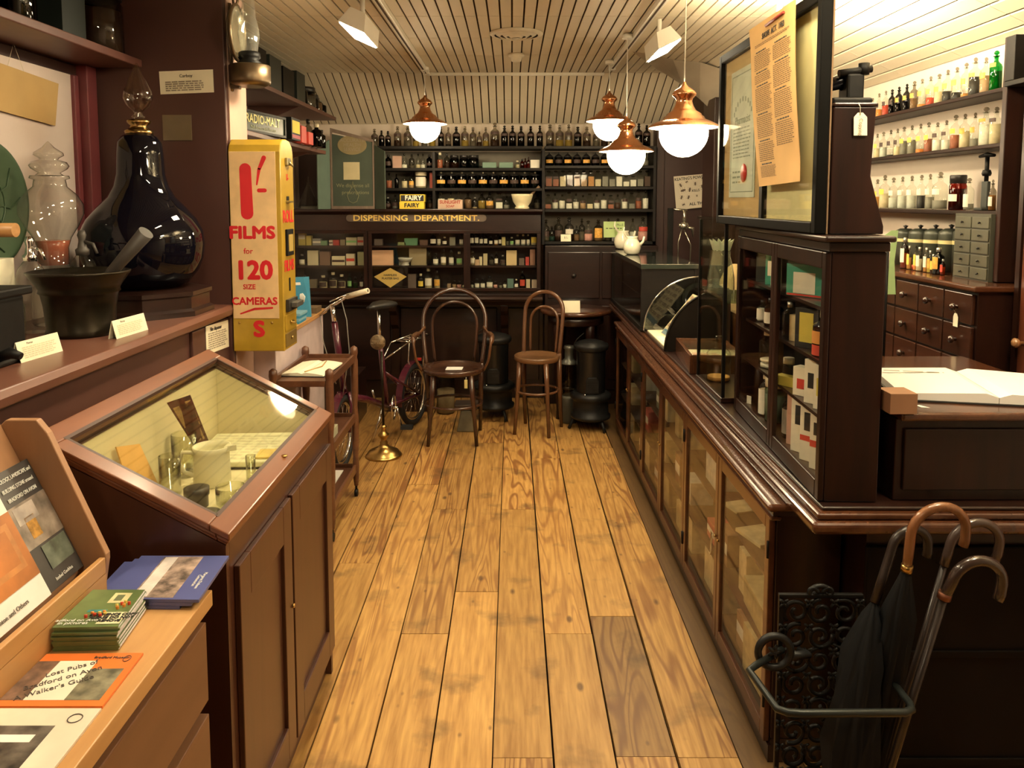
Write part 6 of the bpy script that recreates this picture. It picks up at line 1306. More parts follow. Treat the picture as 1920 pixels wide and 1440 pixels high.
# ================================================================= long counter
KX = .75          # counter top edge towards the aisle
CZT = .810
t = thing('long_counter', 'long dark mahogany shop counter with rounded mouldings', 'counter', (1.1, 4, 0))
MB().box(.93, 1.50, 1.96, 5.94, 0, .764).build('body', MAHZ, t)
MB().box(.925, 1.52, 1.945, 1.9595, .04, .70).build('end_panel', M('counter_end_dark', (.006, .004, .003), .6, spec=.12), t, bevel=.004)
ring_ = lambda x0, x1, y0, y1: [(x0, y0), (x1, y0), (x1, y1), (x0, y1)]
for g_, z0, z1 in ((0, .768, .800), (.016, .8005, .818), (.034, .8185, .8285)):
    m = MB().box(KX+g_, 1.56, 1.86+g_, 5.96, z0, z1)
    m.build('top' if g_ == .034 else 'edge_moulding', (MAHL if g_ < .02 else MAH) , t, bevel=.011 if g_ == 0 else .006, seg=3)
for z in (.10, .40): MB().box(.93, 1.48, 1.938, 1.9445, z, z+.02).build('panel_bead', M('counter_end_dark', (.006, .004, .003)), t, bevel=.003)
CT2 = .829
# glazed cabinet in front of the counter
t = thing('glazed_counter_cabinet', 'long low glazed mahogany cabinet along the counter front', 'cabinet', (.8, 3.7, 0))
AX, BX, Y0, Y1 = .725, .918, 2.08, 5.28
MB().box(AX+.005, BX, Y0+.002, Y1-.002, 0, .05).build('plinth', MAHX, t)
MB().box(AX+.012, BX, Y0+.002, Y1-.002, .0505, .07).build('bottom', MAHX, t)
INT = M('cabinet_interior', (.085, .040, .018), .7, var=.15)
MB().box(BX-.012, BX, Y0+.02, Y1-.02, .071, .73).build('back', INT, t)
for y in (Y0+.002, Y1-.02): MB().box(AX+.012, BX, y, y+.018, .071, .73).build('end', MAHZ, t, bevel=.002)
MB().box(AX-.004, BX, Y0-.012, Y1+.01, .731, .745).build('top', MAHX, t)
MB().box(AX-.022, BX, Y0-.026, Y1+.02, .7455, .767).build('ledge', MAHL, t, bevel=.012, seg=3)
MB().box(AX-.012, AX+.02, Y0-.016, Y1+.012, .718, .7305).build('ledge_bead', MAHL, t, bevel=.005)
for z in (.27, .49): MB().box(AX+.03, BX-.013, Y0+.021, Y1-.021, z-.01, z).build('shelf', INT, t)
bd = [2.088, 2.62, 3.15, 3.68, 4.21, 4.74, 5.272]
for i in range(6):
    ya, yb = bd[i]+.003, bd[i+1]-.003
    fm = MB()
    for a in ((ya, ya+.034, .056, .716), (yb-.034, yb, .056, .716), (ya+.034, yb-.034, .056, .10), (ya+.034, yb-.034, .676, .716)): fm.box(AX-.006, AX+.0115, *a)
    d = fm.build('door', wood('door_mahogany', (.055, .018, .009), (.12, .042, .018), 'Y', .28, 12, coat=.4), t, bevel=.0025)
    MB().box(AX+.001, AX+.004, ya+.0345, yb-.0345, .1005, .6755).build('pane', GLP, d)
    yk = ya+.017 if i % 2 == 1 else yb-.017
    MB().lathe([(.005, 0), (.004, .006), (0, .007)], (0, 0, 0), 8, T=Matrix.Translation((AX-.0063, yk, .42)) @ Matrix.Rotation(-PI/2, 4, 'Y')).build('lock', BRASS, d)
    for z in (.16, .6): MB().cyl((AX-.008, yb-.001 if i % 2 == 1 else ya+.001, z), (AX-.008, yb-.001 if i % 2 == 1 else ya+.001, z+.05), .004, 6).build('hinge', IRON, d)
# string tied to the second door lock
o = MB().tube([(AX-.014, 2.645, .425), (AX-.018, 2.65, .39), (AX-.016, 2.643, .36), (AX-.020, 2.652, .345), (AX-.018, 2.655, .43), (AX-.014, 2.645, .425)], .0022, 6).build('tag_string', M('old_string', (.5, .36, .18), .8), loc=(AX-.014, 2.645, .40)); tag(o, 'loop of buff string hanging from a cabinet door lock', 'string')
# stock inside
rnd = random.Random(21); STK = [M('stock_%d' % i, c, .6, var=.2, vscale=30) for i, c in enumerate(((.50, .38, .18), (.42, .33, .16), (.60, .48, .26), (.30, .16, .08), (.52, .12, .08), (.24, .24, .16), (.55, .50, .38)))]
SN = ('buff', 'straw', 'cream', 'brown', 'red', 'grey-green', 'pale grey')
def stock(i_bay, lev, y, w_, h, mi, d=.10, ang=0.0, word='box'):
    z = (.0705, .2705, .4905)[lev]
    nm = f'{SN[mi]} {word} in cabinet bay {("nearest","second","third","fourth","fifth","far")[i_bay]} from the umbrella stand, {("bottom","middle","upper")[lev]} shelf'.replace('bay nearest from', 'bay nearest').replace('bay far from the umbrella stand', 'bay at the far end')
    x = .83
    return carton(nm, (x, y, z), d, w_, h, STK[mi], ang, face='W', name='stock_'+word, cat=word, group='old stock in the counter cabinet', stripe=(LABM['w'], .35, .7) if mi in (3, 4, 5) else None)
stock(0, 0, 2.30, .26, .155, 0, .13, .05); stock(0, 0, 2.52, .10, .12, 3); stock(0, 1, 2.32, .30, .09, 1, .13, -.04); stock(0, 1, 2.52, .08, .15, 2); stock(0, 2, 2.47, .14, .012, 2, .12, .3, 'card')
stock(1, 0, 2.80, .10, .16, 5); stock(1, 0, 2.95, .14, .14, 2); stock(1, 1, 2.93, .12, .07, 4); stock(1, 1, 2.76, .11, .12, 3); stock(1, 2, 2.72, .10, .006, 2, .10, .3, 'card'); stock(1, 2, 2.95, .16, .12, 6)
stock(2, 0, 3.30, .12, .15, 2); stock(2, 0, 3.50, .12, .12, 1); stock(2, 1, 3.35, .14, .10, 6); stock(2, 1, 3.55, .10, .14, 3); stock(2, 2, 3.42, .10, .08, 2); stock(2, 2, 3.58, .08, .12, 1)
stock(3, 0, 3.80, .12, .14, 1); stock(3, 0, 4.05, .14, .12, 3); stock(3, 1, 3.90, .14, .12, 0); stock(3, 2, 3.85, .10, .13, 2); stock(3, 2, 4.05, .1, .10, 5)
stock(4, 0, 4.35, .14, .14, 2); stock(4, 1, 4.40, .12, .12, 4); stock(4, 2, 4.50, .12, .13, 6); stock(4, 0, 4.58, .10, .12, 3)
stock(5, 0, 4.90, .16, .14, 0); stock(5, 1, 5.0, .12, .12, 2); stock(5, 2, 4.95, .1, .12, 1)
# ================================================================= tall showcase on the counter
a0 = Vector((.798, 1.925, CT2)); a1 = Vector((.838, 2.82, CT2)); DV = (a1-a0).normalized(); NV = Vector((-DV.y, DV.x, 0))  # NV towards the aisle (-X)
DL = (a1-a0).length; DP = .135; HZ = 1.512-CT2
t = thing('counter_showcase', 'tall dark glazed showcase of remedies standing on the counter end', 'cabinet', a0)
def cb_(a, b_, d0, d1, z0, z1):
    """box along the showcase: a..b along, d0..d1 depth behind the front, z above the counter"""
    q = [a0+DV*a-NV*d0, a0+DV*b_-NV*d0, a0+DV*b_-NV*d1, a0+DV*a-NV*d1]
    return [p+Vector((0, 0, z0)) for p in q], [p+Vector((0, 0, z1)) for p in q]
MB().hexa(*cb_(0, .022, .001, DP, .001, HZ-.04)).build('end_panel', MAHZ, t, bevel=.003)
MB().hexa(*cb_(DL-.022, DL, .001, DP, .001, HZ-.04)).build('end_panel', MAHZ, t, bevel=.003)
MB().hexa(*cb_(.0225, DL-.0225, DP-.012, DP, .03, HZ-.04)).build('back', BLACKWOOD, t)
MB().hexa(*cb_(.0225, DL-.0225, .004, DP, .001, .0295)).build('base', MAH, t)
MB().hexa(*cb_(-.006, DL+.006, -.008, DP+.006, HZ-.0395, HZ-.016)).build('head', MAH, t, bevel=.003)
MB().hexa(*cb_(-.018, DL+.018, -.022, DP+.016, HZ-.0155, HZ)).build('cornice', MAH, t, bevel=.005)
SH = [.0300, .200, .345, .490]
for z in SH[1:]: MB().hexa(*cb_(.0225, DL-.0225, .016, DP-.013, z-.010, z-.0003)).build('shelf', MAH, t)
hb_ = DL*.49
for (u, v) in ((.0, hb_-.001), (hb_+.001, DL)):
    m = MB()
    for a in ((u, u+.028, .002, HZ-.041), (v-.028, v, .002, HZ-.041), (u+.028, v-.028, .002, .048), (u+.028, v-.028, HZ-.085, HZ-.041)): m.hexa(*cb_(a[0], a[1], -.014, .0005, a[2], a[3]))
    d = m.build('door', MAHZ, t, bevel=.003); MB().hexa(*cb_(u+.0285, v-.0285, -.008, -.005, .0485, HZ-.0855)).build('pane', glass('showcase_pane', (.98, .98, .97), .30), d)
def inside(a, sh, dep=.055): p = a0+DV*min(a+.095, DL-.045)-NV*min(dep, .065); return (p.x, p.y, CT2+SH[sh])
def scar(label, a, sh, wd, h, mat, dep=.052, th=.035, stripe=None, b2=None, ang=.62): return carton(label, inside(a, sh, dep), th, wd, h, mat, ang, face='W', stripe=stripe, band2=b2)
CW = M('card_white', (.80, .74, .58), .6); CR = M('card_redband', (.62, .06, .04), .5); CBLK = M('card_black', (.02, .02, .02), .5); CY = M('card_yellow', (.70, .58, .10), .5); CG = M('card_jade', (.05, .30, .20), .4); CO = M('card_orange', (.75, .33, .08), .5)
# left pane far bay: a > hb_, near bay a < hb_
scar('white rusk carton with a red band, nearest the showcase end panel', .065, 0, .06, .155, CW, stripe=(CR, .40, .52), b2=(CBLK, .62, .85)); scar('white carton with a black figure print, second on the showcase floor', .135, 0, .07, .16, CW, stripe=(CR, .36, .46), b2=(CBLK, .55, .88)); scar('white carton with black print and red edge, third on the showcase floor', .215, 0, .07, .165, CW, b2=(CBLK, .5, .85)); scar('narrow pinkish carton, fourth on the showcase floor', .285, 0, .05, .16, M('card_pinkish', (.55, .32, .24), .6))
bottle('grey talc tin with a screw top in the showcase corner bay', inside(.355, 0), .026, .155, 'm', 'k', 'grey', .6, 'w', (.1, .6), 'Q', stop='tin')
bottle('round silver-lidded jar under the showcase shelf', inside(.18, 1, .08), .030, .045, 'w', 'c', 'grey', .6, stop='tin', face='Q')
scar('white powder carton on the second showcase shelf by the end', .062, 1, .05, .125, CW, b2=(CY, .3, .7)); scar('white carton with a round black emblem on the second showcase shelf', .125, 1, .06, .125, CW, b2=(CBLK, .35, .7)); scar('white carton with a red heart shape on the second showcase shelf', .21, 1, .07, .085, CW, b2=(CR, .25, .6))
scar('flat yellow-green packet on the second showcase shelf', .32, 1, .12, .03, CY); bottle('clear tumbler on the yellow-green packet shelf', inside(.375, 1, .05), .018, .08, 'w', 'c', 'none', face='Q', stop='cream')
bottle('brown tonic bottle with an orange label and red foot on the third showcase shelf', inside(.085, 2), .033, .125, 'm', 'a', 'brown', .7, 'r', (.02, .25), 'Q', stop='cream'); 
o = [x for x in bpy.data.objects if x.name.startswith('medicine_bottle') and x.get('label', '').startswith('brown tonic')][-1]; band(MB(), inside(.085, 2), .0345, .035, .07, 'Q').build('orange_label', CO, o)
scar('black insect-powder carton with yellow lettering on the third showcase shelf', .20, 2, .075, .115, CBLK, b2=(CY, .15, .9)); bottle('clear ribbed-neck bottle on the third showcase shelf', inside(.385, 2), .026, .11, 'm', 'c', 'none', .5, None, face='Q', stop='tin'); scar('tan tube carton on the third showcase shelf', .315, 2, .03, .08, STK[2]); scar('thin grey carton beside the tan tube carton', .275, 2, .02, .095, STK[6])
scar('jade green boxed set with white tube print on the top showcase shelf', .235, 3, .12, .095, CG, stripe=(CR, .02, .08), b2=(CW, .1, .75), th=.03)
b0_ = hb_
bottle('white talc tin with lettering in the inner bay of the showcase', inside(b0_+.075+.10, 0, .05), .024, .15, 'm', 'c', 'cream', .62, 'w', (.04, .62), 'Q', stop='cream'); bottle('large grey-green toiletry jar behind the white talc tin', inside(b0_+.10, 0, .085), .040, .155, 'w', 'n', 'grey', .66, None, face='Q', stop='cream')
scar('tiny price card on the showcase floor', b0_+.33, 0, .02, .03, CW, dep=.03, th=.002)
bottle('wide jar with a green-banded lid on the second inner shelf', inside(b0_+.16, 1, .06), .038, .03, 'w', 'c', 'white', .5, None, face='Q', stop='cream'); bottle('clear round-shouldered bottle on the second inner shelf', inside(b0_+.22, 1, .09), .032, .12, 'm', 'c', 'none', face='Q', stop='cream'); scar('narrow cream carton on the second inner shelf', b0_+.075, 1, .03, .11, STK[2])
bottle('small white-labelled bottle on the third inner shelf', inside(b0_+.26, 2), .020, .075, 'm', 'c', 'white', .6, 'w', (.1, .6), 'Q', stop='black'); bottle('small amber bottle with a cream label on the third inner shelf', inside(b0_+.16, 2), .022, .095, 'm', 'a', 'brown', .6, 'w', (.1, .5), 'Q', stop='black'); bottle('dark bottle at the inner bay door stile', inside(b0_+.08, 2), .018, .10, 'm', 'd', 'brown', .6, 'k', (.1, .5), 'Q', stop='black')
scar('green and white patterned carton on the top inner shelf', b0_+.12, 3, .05, .10, CG, b2=(CW, .3, .8)); scar('white carton beside the patterned carton on the top inner shelf', b0_+.07, 3, .04, .10, CW, b2=(CR, .1, .4)); scar('dark green carton on the top inner shelf', b0_+.22, 3, .06, .085, DKB2)
# ================================================================= square glass jar case beyond the showcase
gx0, gx1, gy0, gy1 = .862, 1.05, 2.90, 3.29
gx0 = .80
t = thing('glass_jar_case', 'dark-framed upright glass case beyond the showcase', 'case', (.92, 3.1, CT2))
for x, y in ((gx0, gy0), (gx0, gy1), (gx1, gy0), (gx1, gy1)): MB().box(x, x+.012, y, y+.012, CT2+.02, 1.52).build('post', DKB, t)
MB().box(gx0-.004, gx1+.016, gy0-.004, gy1+.016, CT2+.0005, CT2+.0195).build('base', MAH, t, bevel=.003)
MB().box(gx0-.008, gx1+.02, gy0-.008, gy1+.02, 1.521, 1.533).build('top', glass('green_edge_glass', (.75, .82, .75), 1.4), t)
for a in ((gx0+.003, gx0+.006, gy0+.0125, gy1-.0005), (gx0+.0125, gx1-.0005, gy0+.003, gy0+.006), (gx0+.0125, gx1-.0005, gy1+.004, gy1+.007)): MB().box(*a, CT2+.021, 1.52).build('pane', glass('aged_pane', (.92, .94, .89), .6), t)
MB().box(gx0+.0125, gx1-.0005, gy0+.0125, gy1-.0005, 1.21, 1.218).build('glass_shelf', GLN, t)
c = (.868, 3.20, 1.219)
t = thing('crimped_glass_shade', 'clear ribbed glass shade with a pale crimped rim inside the case', 'shade', c)
mb = MB(); vs = []; n = 48; pr = [(.056, 0, 0), (.055, .06, 0), (.048, .11, .0), (.036, .15, 0), (.034, .175, .003), (.040, .20, .006), (.043, .215, .009)]
for r, z, am in pr:
    for i in range(n): a = 2*PI*i/n; rr = r+am*math.cos(12*a); vs.append((c[0]+rr*math.cos(a), c[1]+rr*math.sin(a), c[2]+z+am*.8*math.cos(12*a)))
mb.add(vs, [(j*n+i, j*n+(i+1) % n, (j+1)*n+(i+1) % n, (j+1)*n+i) for j in range(4) for i in range(n)], True); mb.build('body', glass('rippled_glass', (.86, .90, .80), 3.2, milk=.12), t)
mb = MB(); mb.add(vs, [(j*n+i, j*n+(i+1) % n, (j+1)*n+(i+1) % n, (j+1)*n+i) for j in (4, 5) for i in range(n)], True); mb.build('crimped_rim', M('milky_rim', (.85, .85, .70), .3), t)
c = (.865, 3.19, CT2+.02)
bottle('squat clear jar with a ball stopper at the case bottom', c, .05, .19, 'b', 'c', 'amber', .10, None, face='W', stop='ball')
# ================================================================= quadrant display, tray
def quad_end(y, label, mat, framed):
    ring = [(KX+.04, CT2+.001)]+[(KX+.04+.30-.30*math.cos(a), CT2+.001+.30*math.sin(a)) for a in [PI/2*i/12 for i in range(13)]]+[(KX+.34, CT2+.001)]
    return ring
t = thing('curved_glass_showcase', 'curved glass-fronted counter showcase with quadrant ends', 'case', (.95, 4.2, CT2))
ra = .32
arc = [PI/2*i/16 for i in range(17)]
YQ0, YQ1 = 3.90, 4.53
ringq = [(1.10-ra*math.cos(a), CT2+.001+ra*math.sin(a)) for a in arc]+[(1.10, CT2+.001)]
MB().prism(ringq, 'Y', YQ0, YQ0+.012).build('end_panel', M('counter_end_dark', (.006, .004, .003), .6, spec=.12), t)
MB().prism(ringq, 'Y', YQ1-.006, YQ1).build('end_panel', glass('end_glass', (.80, .84, .78), 1.5), t)
MB().tube([(1.10-ra*math.cos(a), YQ1, CT2+.003+ra*math.sin(a)) for a in arc], .005, 6).build('end_rim', CHROME, t); MB().tube([(1.10-ra*math.cos(a), YQ0, CT2+.003+ra*math.sin(a)) for a in arc], .006, 6).build('end_rim', BLACKWOOD, t)
vs = []
for a in arc[2:]:
    for y in (YQ0+.0125, YQ1-.0065): vs.append((1.10-ra*math.cos(a), y, CT2+.002+ra*math.sin(a)))
MB().add(vs, [(2*i, 2*i+1, 2*i+3, 2*i+2) for i in range(len(arc)-3)], True).build('curved_glass', GLP, t)
MB().box(.80, 1.10, YQ0+.013, YQ1-.007, CT2+.0005, CT2+.008).build('floor', LIN, t); MB().box(1.10, 1.112, YQ0, YQ1, CT2+.001, CT2+ra).build('back', MAH, t)
o = MB().slab((.86, 4.42, CT2+.010), (.88, 3.99, CT2+.010), (1.06, 3.99, CT2+.235), (1.04, 4.42, CT2+.235), .003).build('printed_board', M('print_board_cream', (.66, .56, .34), .6, var=.2, vscale=20), loc=(.9, 4.0, CT2+.012)); tag(o, 'cream printed board leaning inside the curved glass showcase', 'board')
textlines(o, (1.035, 4.39, CT2+.2355), (0, -1, 0), (.18, 0, .225), .38, .24, 6, M('dim_print', (.30, .20, .12), .7), seed=31)
MB().slab((.862, 4.41, CT2+.0135), (.88, 4.0, CT2+.0135), (.90, 4.0, CT2+.037), (.882, 4.41, CT2+.037), .0005).build('blue_foot', M('blue_edge', (.08, .18, .25), .5), o)
o = MB().slab((.81, 4.30, CT2+.0095), (.82, 4.10, CT2+.0095), (.89, 4.10, CT2+.011), (.88, 4.30, CT2+.011), .001).build('open_leaflet', PAPER, loc=(.85, 4, CT2+.009)); tag(o, 'open cream leaflet at the foot of the printed board', 'leaflet')
# tray with framed leaflet
t = thing('glazed_specimen_tray', 'shallow mahogany glazed tray with a printed leaflet on the counter', 'tray', (.92, 3.60, CT2))
T = Matrix.Translation((.925, 3.60, CT2+.0005)) @ yaw(math.radians(-4)) @ Matrix.Rotation(math.radians(0), 4, 'X')
tw, tl, th_ = .24, .44, .085
mb = MB()
for a in ((-tw/2, -tw/2+.014, -tl/2, tl/2), (tw/2-.014, tw/2, -tl/2, tl/2), (-tw/2+.014, tw/2-.014, -tl/2, -tl/2+.014), (-tw/2+.014, tw/2-.014, tl/2-.014, tl/2)): mb.box(a[0], a[1], a[2], a[3], 0, th_, T)
mb.build('frame', MAHL, t, bevel=.002); MB().box(-tw/2+.0145, tw/2-.0145, -tl/2+.0145, tl/2-.0145, 0, .03, T).build('floor', LIN, t); MB().box(-tw/2+.0145, tw/2-.0145, -tl/2+.0145, tl/2-.0145, .070, .073, T).build('pane', GLP, t)
lf = MB().box(-.07, .08, -.16, .12, .0305, .032, T).build('leaflet', PAPER, t); lf['label'] = 'cream printed leaflet under the glass'
textlines(lf, T @ Vector((-.06, .11, .0325)), T.to_3x3() @ Vector((1, 0, 0)), T.to_3x3() @ Vector((0, 1, 0)), .13, .22, 7, M('red_print', (.55, .25, .15), .7), seed=33)
# wooden blocks and tan bag behind the glass
carton('pile of dark wooden blocks behind the curved showcase', (1.18, 3.90, CT2), .10, .18, .20, MAHL, name='wooden_block', cat='block')
t = thing('paper_bag_tower', 'tan wrapped bundle standing behind the upright glass case', 'bundle', (1.23, 4.25, CT2))
bx = MB(); n = 16; vs = []
for r, z, k in ((.075, .0, 0), (.085, .12, .004), (.085, .24, .007), (.075, .33, .008), (.05, .39, .006), (.015, .42, .002)):
    for i in range(n): a = 2*PI*i/n; rr = r+k*math.cos(5*a+z*9); vs.append((1.23+rr*math.cos(a), 4.25+rr*math.sin(a), CT2+.001+z))
bx.add(vs, [(j*n+i, j*n+(i+1) % n, (j+1)*n+(i+1) % n, (j+1)*n+i) for j in range(5) for i in range(n)]+[tuple(range(n)), tuple(range(80, 96))], True); bx.build('wrapping', M('tan_cloth', (.42, .27, .14), .8, bump=.6), t)
# ================================================================= flat glass case with jugs
t = thing('flat_counter_case', 'dark flat-topped glass case at the far end of the counter', 'case', (.92, 5.0, CT2))
fx0, fx1, fy0, fy1, fz = .765, 1.10, 4.55, 5.90, 1.225
for x, y in ((fx0, fy0), (fx1-.02, fy0), (fx0, fy1-.02), (fx1-.02, fy1-.02)): MB().box(x, x+.02, y, y+.02, CT2+.0255, fz-.03).build('post', BLACKWOOD, t)
MB().box(fx0-.005, fx1+.005, fy0-.005, fy1+.005, CT2+.0005, CT2+.025).build('base', BLACKWOOD, t); MB().box(fx0-.004, fx1+.004, fy0-.004, fy1+.004, fz-.0295, fz).build('top', M('dark_green_top', (.022, .028, .022), .12, coat=.6), t, bevel=.003)
MB().box(fx0+.0205, fx1-.0205, fy0+.004, fy0+.02, CT2+.026, fz-.03).build('end_board', BLACKWOOD, t)
for a in ((fx0+.004, fx0+.008, fy0+.0205, fy1-.0205),): MB().box(*a, CT2+.026, fz-.03).build('pane', GLP, t)
MB().box(fx0+.0205, fx1-.0205, fy0+.0205, fy1-.0205, 1.02, 1.027).build('glass_shelf', GLN, t)
carton('cream packet on the shelf of the flat glass case', (.86, 4.75, 1.0275), .06, .08, .05, CW); carton('brown packet on the floor of the flat glass case', (.86, 4.80, CT2+.0255), .08, .10, .07, STK[3])
def jug(label, c, k, m_):
    t = thing('white_feeding_jug', label, 'jug', c, None)
    MB().lathe([(.035*k, 0), (.052*k, .01*k), (.062*k, .045*k), (.058*k, .075*k), (.042*k, .10*k), (.036*k, .115*k), (.042*k, .128*k)], c, 26, cap=True).build('body', m_, t)
    MB().tube([(c[0]+.05*k, c[1], c[2]+.06*k), (c[0]+.075*k, c[1]-.01, c[2]+.09*k), (c[0]+.082*k, c[1]-.012, c[2]+.125*k)], [.012*k, .009*k, .007*k], 8).build('spout', m_, t)
    MB().tube([(c[0]-.035*k, c[1], c[2]+.12*k), (c[0]-.06*k, c[1], c[2]+.16*k), (c[0]-.055*k, c[1], c[2]+.19*k)], [.008*k, .006*k, .004*k], 8).build('handle', m_, t)
WCH = M('white_glazed_china', (.84, .80, .62), .15, var=.05, coat=.5)
jug('white glazed inhaler jug in front on the flat glass case', (W(1187, 478, Z=fz).x, W(1187, 478, Z=fz).y+.05, fz+.0005), 1.0, WCH); jug('white inhaler jug with a tall handle behind its twin', (W(1175, 470, Z=fz).x, W(1175, 470, Z=fz).y+.20, fz+.0005), 1.12, WCH)
# brass balance or tap column
c = (1.135, 5.55, CT2)
t = thing('black_pillar_stand', 'slim black pillar holding a nickel tap fitting', 'stand', c)
MB().box(c[0]-.018, c[0]+.018, 5.53, 5.57, CT2+.001, 1.545).build('pillar', DKB, t, bevel=.003)
NK = M('nickel_fitting', (.42, .38, .30), .25, metal=.9)
MB().tube([(c[0]+.018, 5.55, 1.535), (c[0]+.12, 5.55, 1.53)], .008, 8).tube([(c[0]+.10, 5.55, 1.53), (c[0]+.10, 5.55, 1.43)], .012, 10).build('arm', NK, t)
MB().lathe([(0, 0), (.03, .01), (.034, .03), (.026, .05), (0, .055)], (c[0]+.10, 5.55, 1.39), 16).tube([(c[0]+.11, 5.55, 1.41), (c[0]+.16, 5.55, 1.40), (c[0]+.165, 5.55, 1.34)], [.01, .014, .005], 8).tube([(c[0]+.06, 5.55, 1.42), (c[0]+.10, 5.55, 1.42)], .014, 8).build('tap', NK, t)
MB().tube([(c[0]+.085, 5.55, 1.40), (c[0]+.06, 5.55, 1.30), (c[0]+.06, 5.55, CT2+.003)], .005, 6).tube([(c[0]+.10, 5.55, 1.39), (c[0]+.15, 5.55, 1.28), (c[0]+.135, 5.55, CT2+.003)], .005, 6).build('pipe', NK, t)
# ================================================================= framed certificate on the showcase
zf0, zf1, fyA, fyB = 1.5135, 2.135, 1.99, 2.955
t = thing('certificate_frame', 'big black framed board with a red-sealed certificate on the showcase', 'frame', (.81, 2.45, zf0))
fx = .778
BK = DKB
m = MB()
for a in ((fyA, fyA+.028, zf0, zf1), (fyB-.028, fyB, zf0, zf1), (fyA+.028, fyB-.028, zf0, zf0+.030), (fyA+.028, fyB-.028, zf1-.030, zf1)): m.box(fx, fx+.03, *a)
m.build('frame', EBONY, t, bevel=.003)
ymid = W(1425, 300, X=fx).y
MB().box(fx+.004, fx+.026, ymid-.014, ymid+.014, zf0+.0305, zf1-.0305).build('mullion', BK, t)
MB().box(fx+.020, fx+.024, ymid+.0145, fyB-.0285, zf0+.0305, zf1-.0305).build('buff_mount', M('buff_mount', (.58, .40, .17), .7), t)
MB().box(fx+.020, fx+.024, fyA+.0285, ymid-.0145, zf0+.0305, zf1-.0305).build('cream_mount', M('cream_mount', (.74, .68, .36), .7), t)
MB().box(fx+.008, fx+.010, ymid+.0145, fyB-.0285, zf0+.0305, zf1-.0305).build('pane', GLP, t); MB().box(fx+.008, fx+.010, fyA+.0285, ymid-.0145, zf0+.0305, zf1-.0305).build('pane', GLP, t)
MB().box(fx+.030, fx+.034, fyA, fyB, zf0, zf1).build('backing', M('backing_ply', (.2, .12, .06), .8), t)
ca, cb2 = W(1369, 300, X=fx+.019).y, W(1416, 300, X=fx+.019).y; cz0 = W(1392, 370, X=fx+.019).z; cz1 = W(1392, 128, X=fx+.019).z
cert = MB().box(fx+.0175, fx+.0198, cb2, ca, cz0, cz1).build('certificate', M('certificate_paper', (.66, .70, .56), .6), t); cert['label'] = 'pale certificate with a red wax seal'
cw = ca-cb2; ch = cz1-cz0; Rm = Vector((0, -1, 0)); Um = Vector((0, 0, 1)); O = Vector((fx+.0170, ca, cz0)); cx_ = fx+.0170
G3 = M('certificate_grey', (.28, .32, .24), .7)
mb = MB()
for k in (.05,):
    y0_, y1_, z0_, z1_ = cb2+cw*k, ca-cw*k, cz0+ch*.04, cz1-ch*.04
    for a in ((y0_, y0_+.003, z0_, z1_), (y1_-.003, y1_, z0_, z1_), (y0_, y1_, z0_, z0_+.003), (y0_, y1_, z1_-.003, z1_)): mb.box(cx_-.0003, cx_+.0004, *a)
mb.build('border_print', G3, cert)
mb = MB()
for i in range(9):
    a = PI*(.12+.76*i/8); p = O+Rm*cw*(.5-.36*math.cos(a))+Um*ch*(.60+.16*math.sin(a)); mb.cbox(p, (.0006, .010, .016))
mb.build('arched_lettering', G3, cert)
text('Pharmacist', .040, G3, cert, O+Rm*cw*.5+Um*ch*.60, Rm, Um); textlines(cert, O+Rm*cw*.15+Um*ch*.55, Rm, Um, cw*.7, ch*.25, 9, G3, seed=41, fill=.35)
textlines(cert, O+Rm*cw*.15+Um*ch*.22, Rm, Um, cw*.35, ch*.12, 3, G3, seed=42, fill=.35)
MB().lathe([(.030, 0), (.032, .003), (0, .004)], (0, 0, 0), 24, T=Matrix.Translation((cx_-.0002, O.y-cw*.62, W(1396, 324, X=cx_).z)) @ Matrix.Rotation(-PI/2, 4, 'Y')).build('red_seal', M('wax_red', (.70, .045, .03), .4), cert)
# hanging shops act sheet
xs_ = fx-.010
tl, tr, br, bl = W(1411, 57, X=xs_), W(1500, 0, X=xs_), W(1508, 340, X=xs_), W(1427, 350, X=xs_)
tr = W(1493, -2, X=xs_-.004)
t = thing('shops_act_sheet', 'tan printed shops act sheet clipped over the black frame', 'notice', bl)
nu, nv = 10, 24; vs = []
def sp(u, v):
    p = bl.lerp(br, u).lerp(tl.lerp(tr, u), v); p.x = xs_-.006-.012*math.sin(v*PI)*.6-.010*max(0, (.12-v))*5*u-.012*max(0, v-.85)*3*(1-u); return p
for j in range(nv+1):
    for i in range(nu+1): vs.append(sp(i/nu, j/nv))
k_ = len(vs); vs += [p+Vector((.0012, 0, 0)) for p in vs]
fs = [(j*(nu+1)+i, j*(nu+1)+i+1, (j+1)*(nu+1)+i+1, (j+1)*(nu+1)+i) for j in range(nv) for i in range(nu)]; fs += [tuple(k_+q for q in f[::-1]) for f in fs]
MB().add(vs, fs, True).build('sheet', M('old_tan_paper', (.66, .40, .15), .75, var=.10, vscale=6), t)
def sprint(u0, u1, v0, v1, n, seed, fill=.45, mat=None, name='print_marking'):
    rnd = random.Random(seed); mb = MB()
    for i in range(n):
        v = v1-(v1-v0)*(i+.5)/n; dv = (v1-v0)/n*fill/2; u = u0; e = u1-rnd.random()*.06
        while u < e:
            w_ = min(rnd.uniform(.02, .06), e-u)
            q = [sp(u, v-dv), sp(u+w_, v-dv), sp(u+w_, v+dv), sp(u, v+dv)]; mb.add([p-Vector((.0011, 0, 0)) for p in q], [(0, 1, 2, 3)]); u += w_+.008
    return mb.build(name, mat or MATS['dim_ink'], t)
M('dim_ink', (.17, .10, .04), .7)
tp = sp(.5, .90); Rt = (sp(.8, .9)-sp(.2, .9)).normalized(); Ut = (sp(.5, .95)-sp(.5, .85)).normalized()
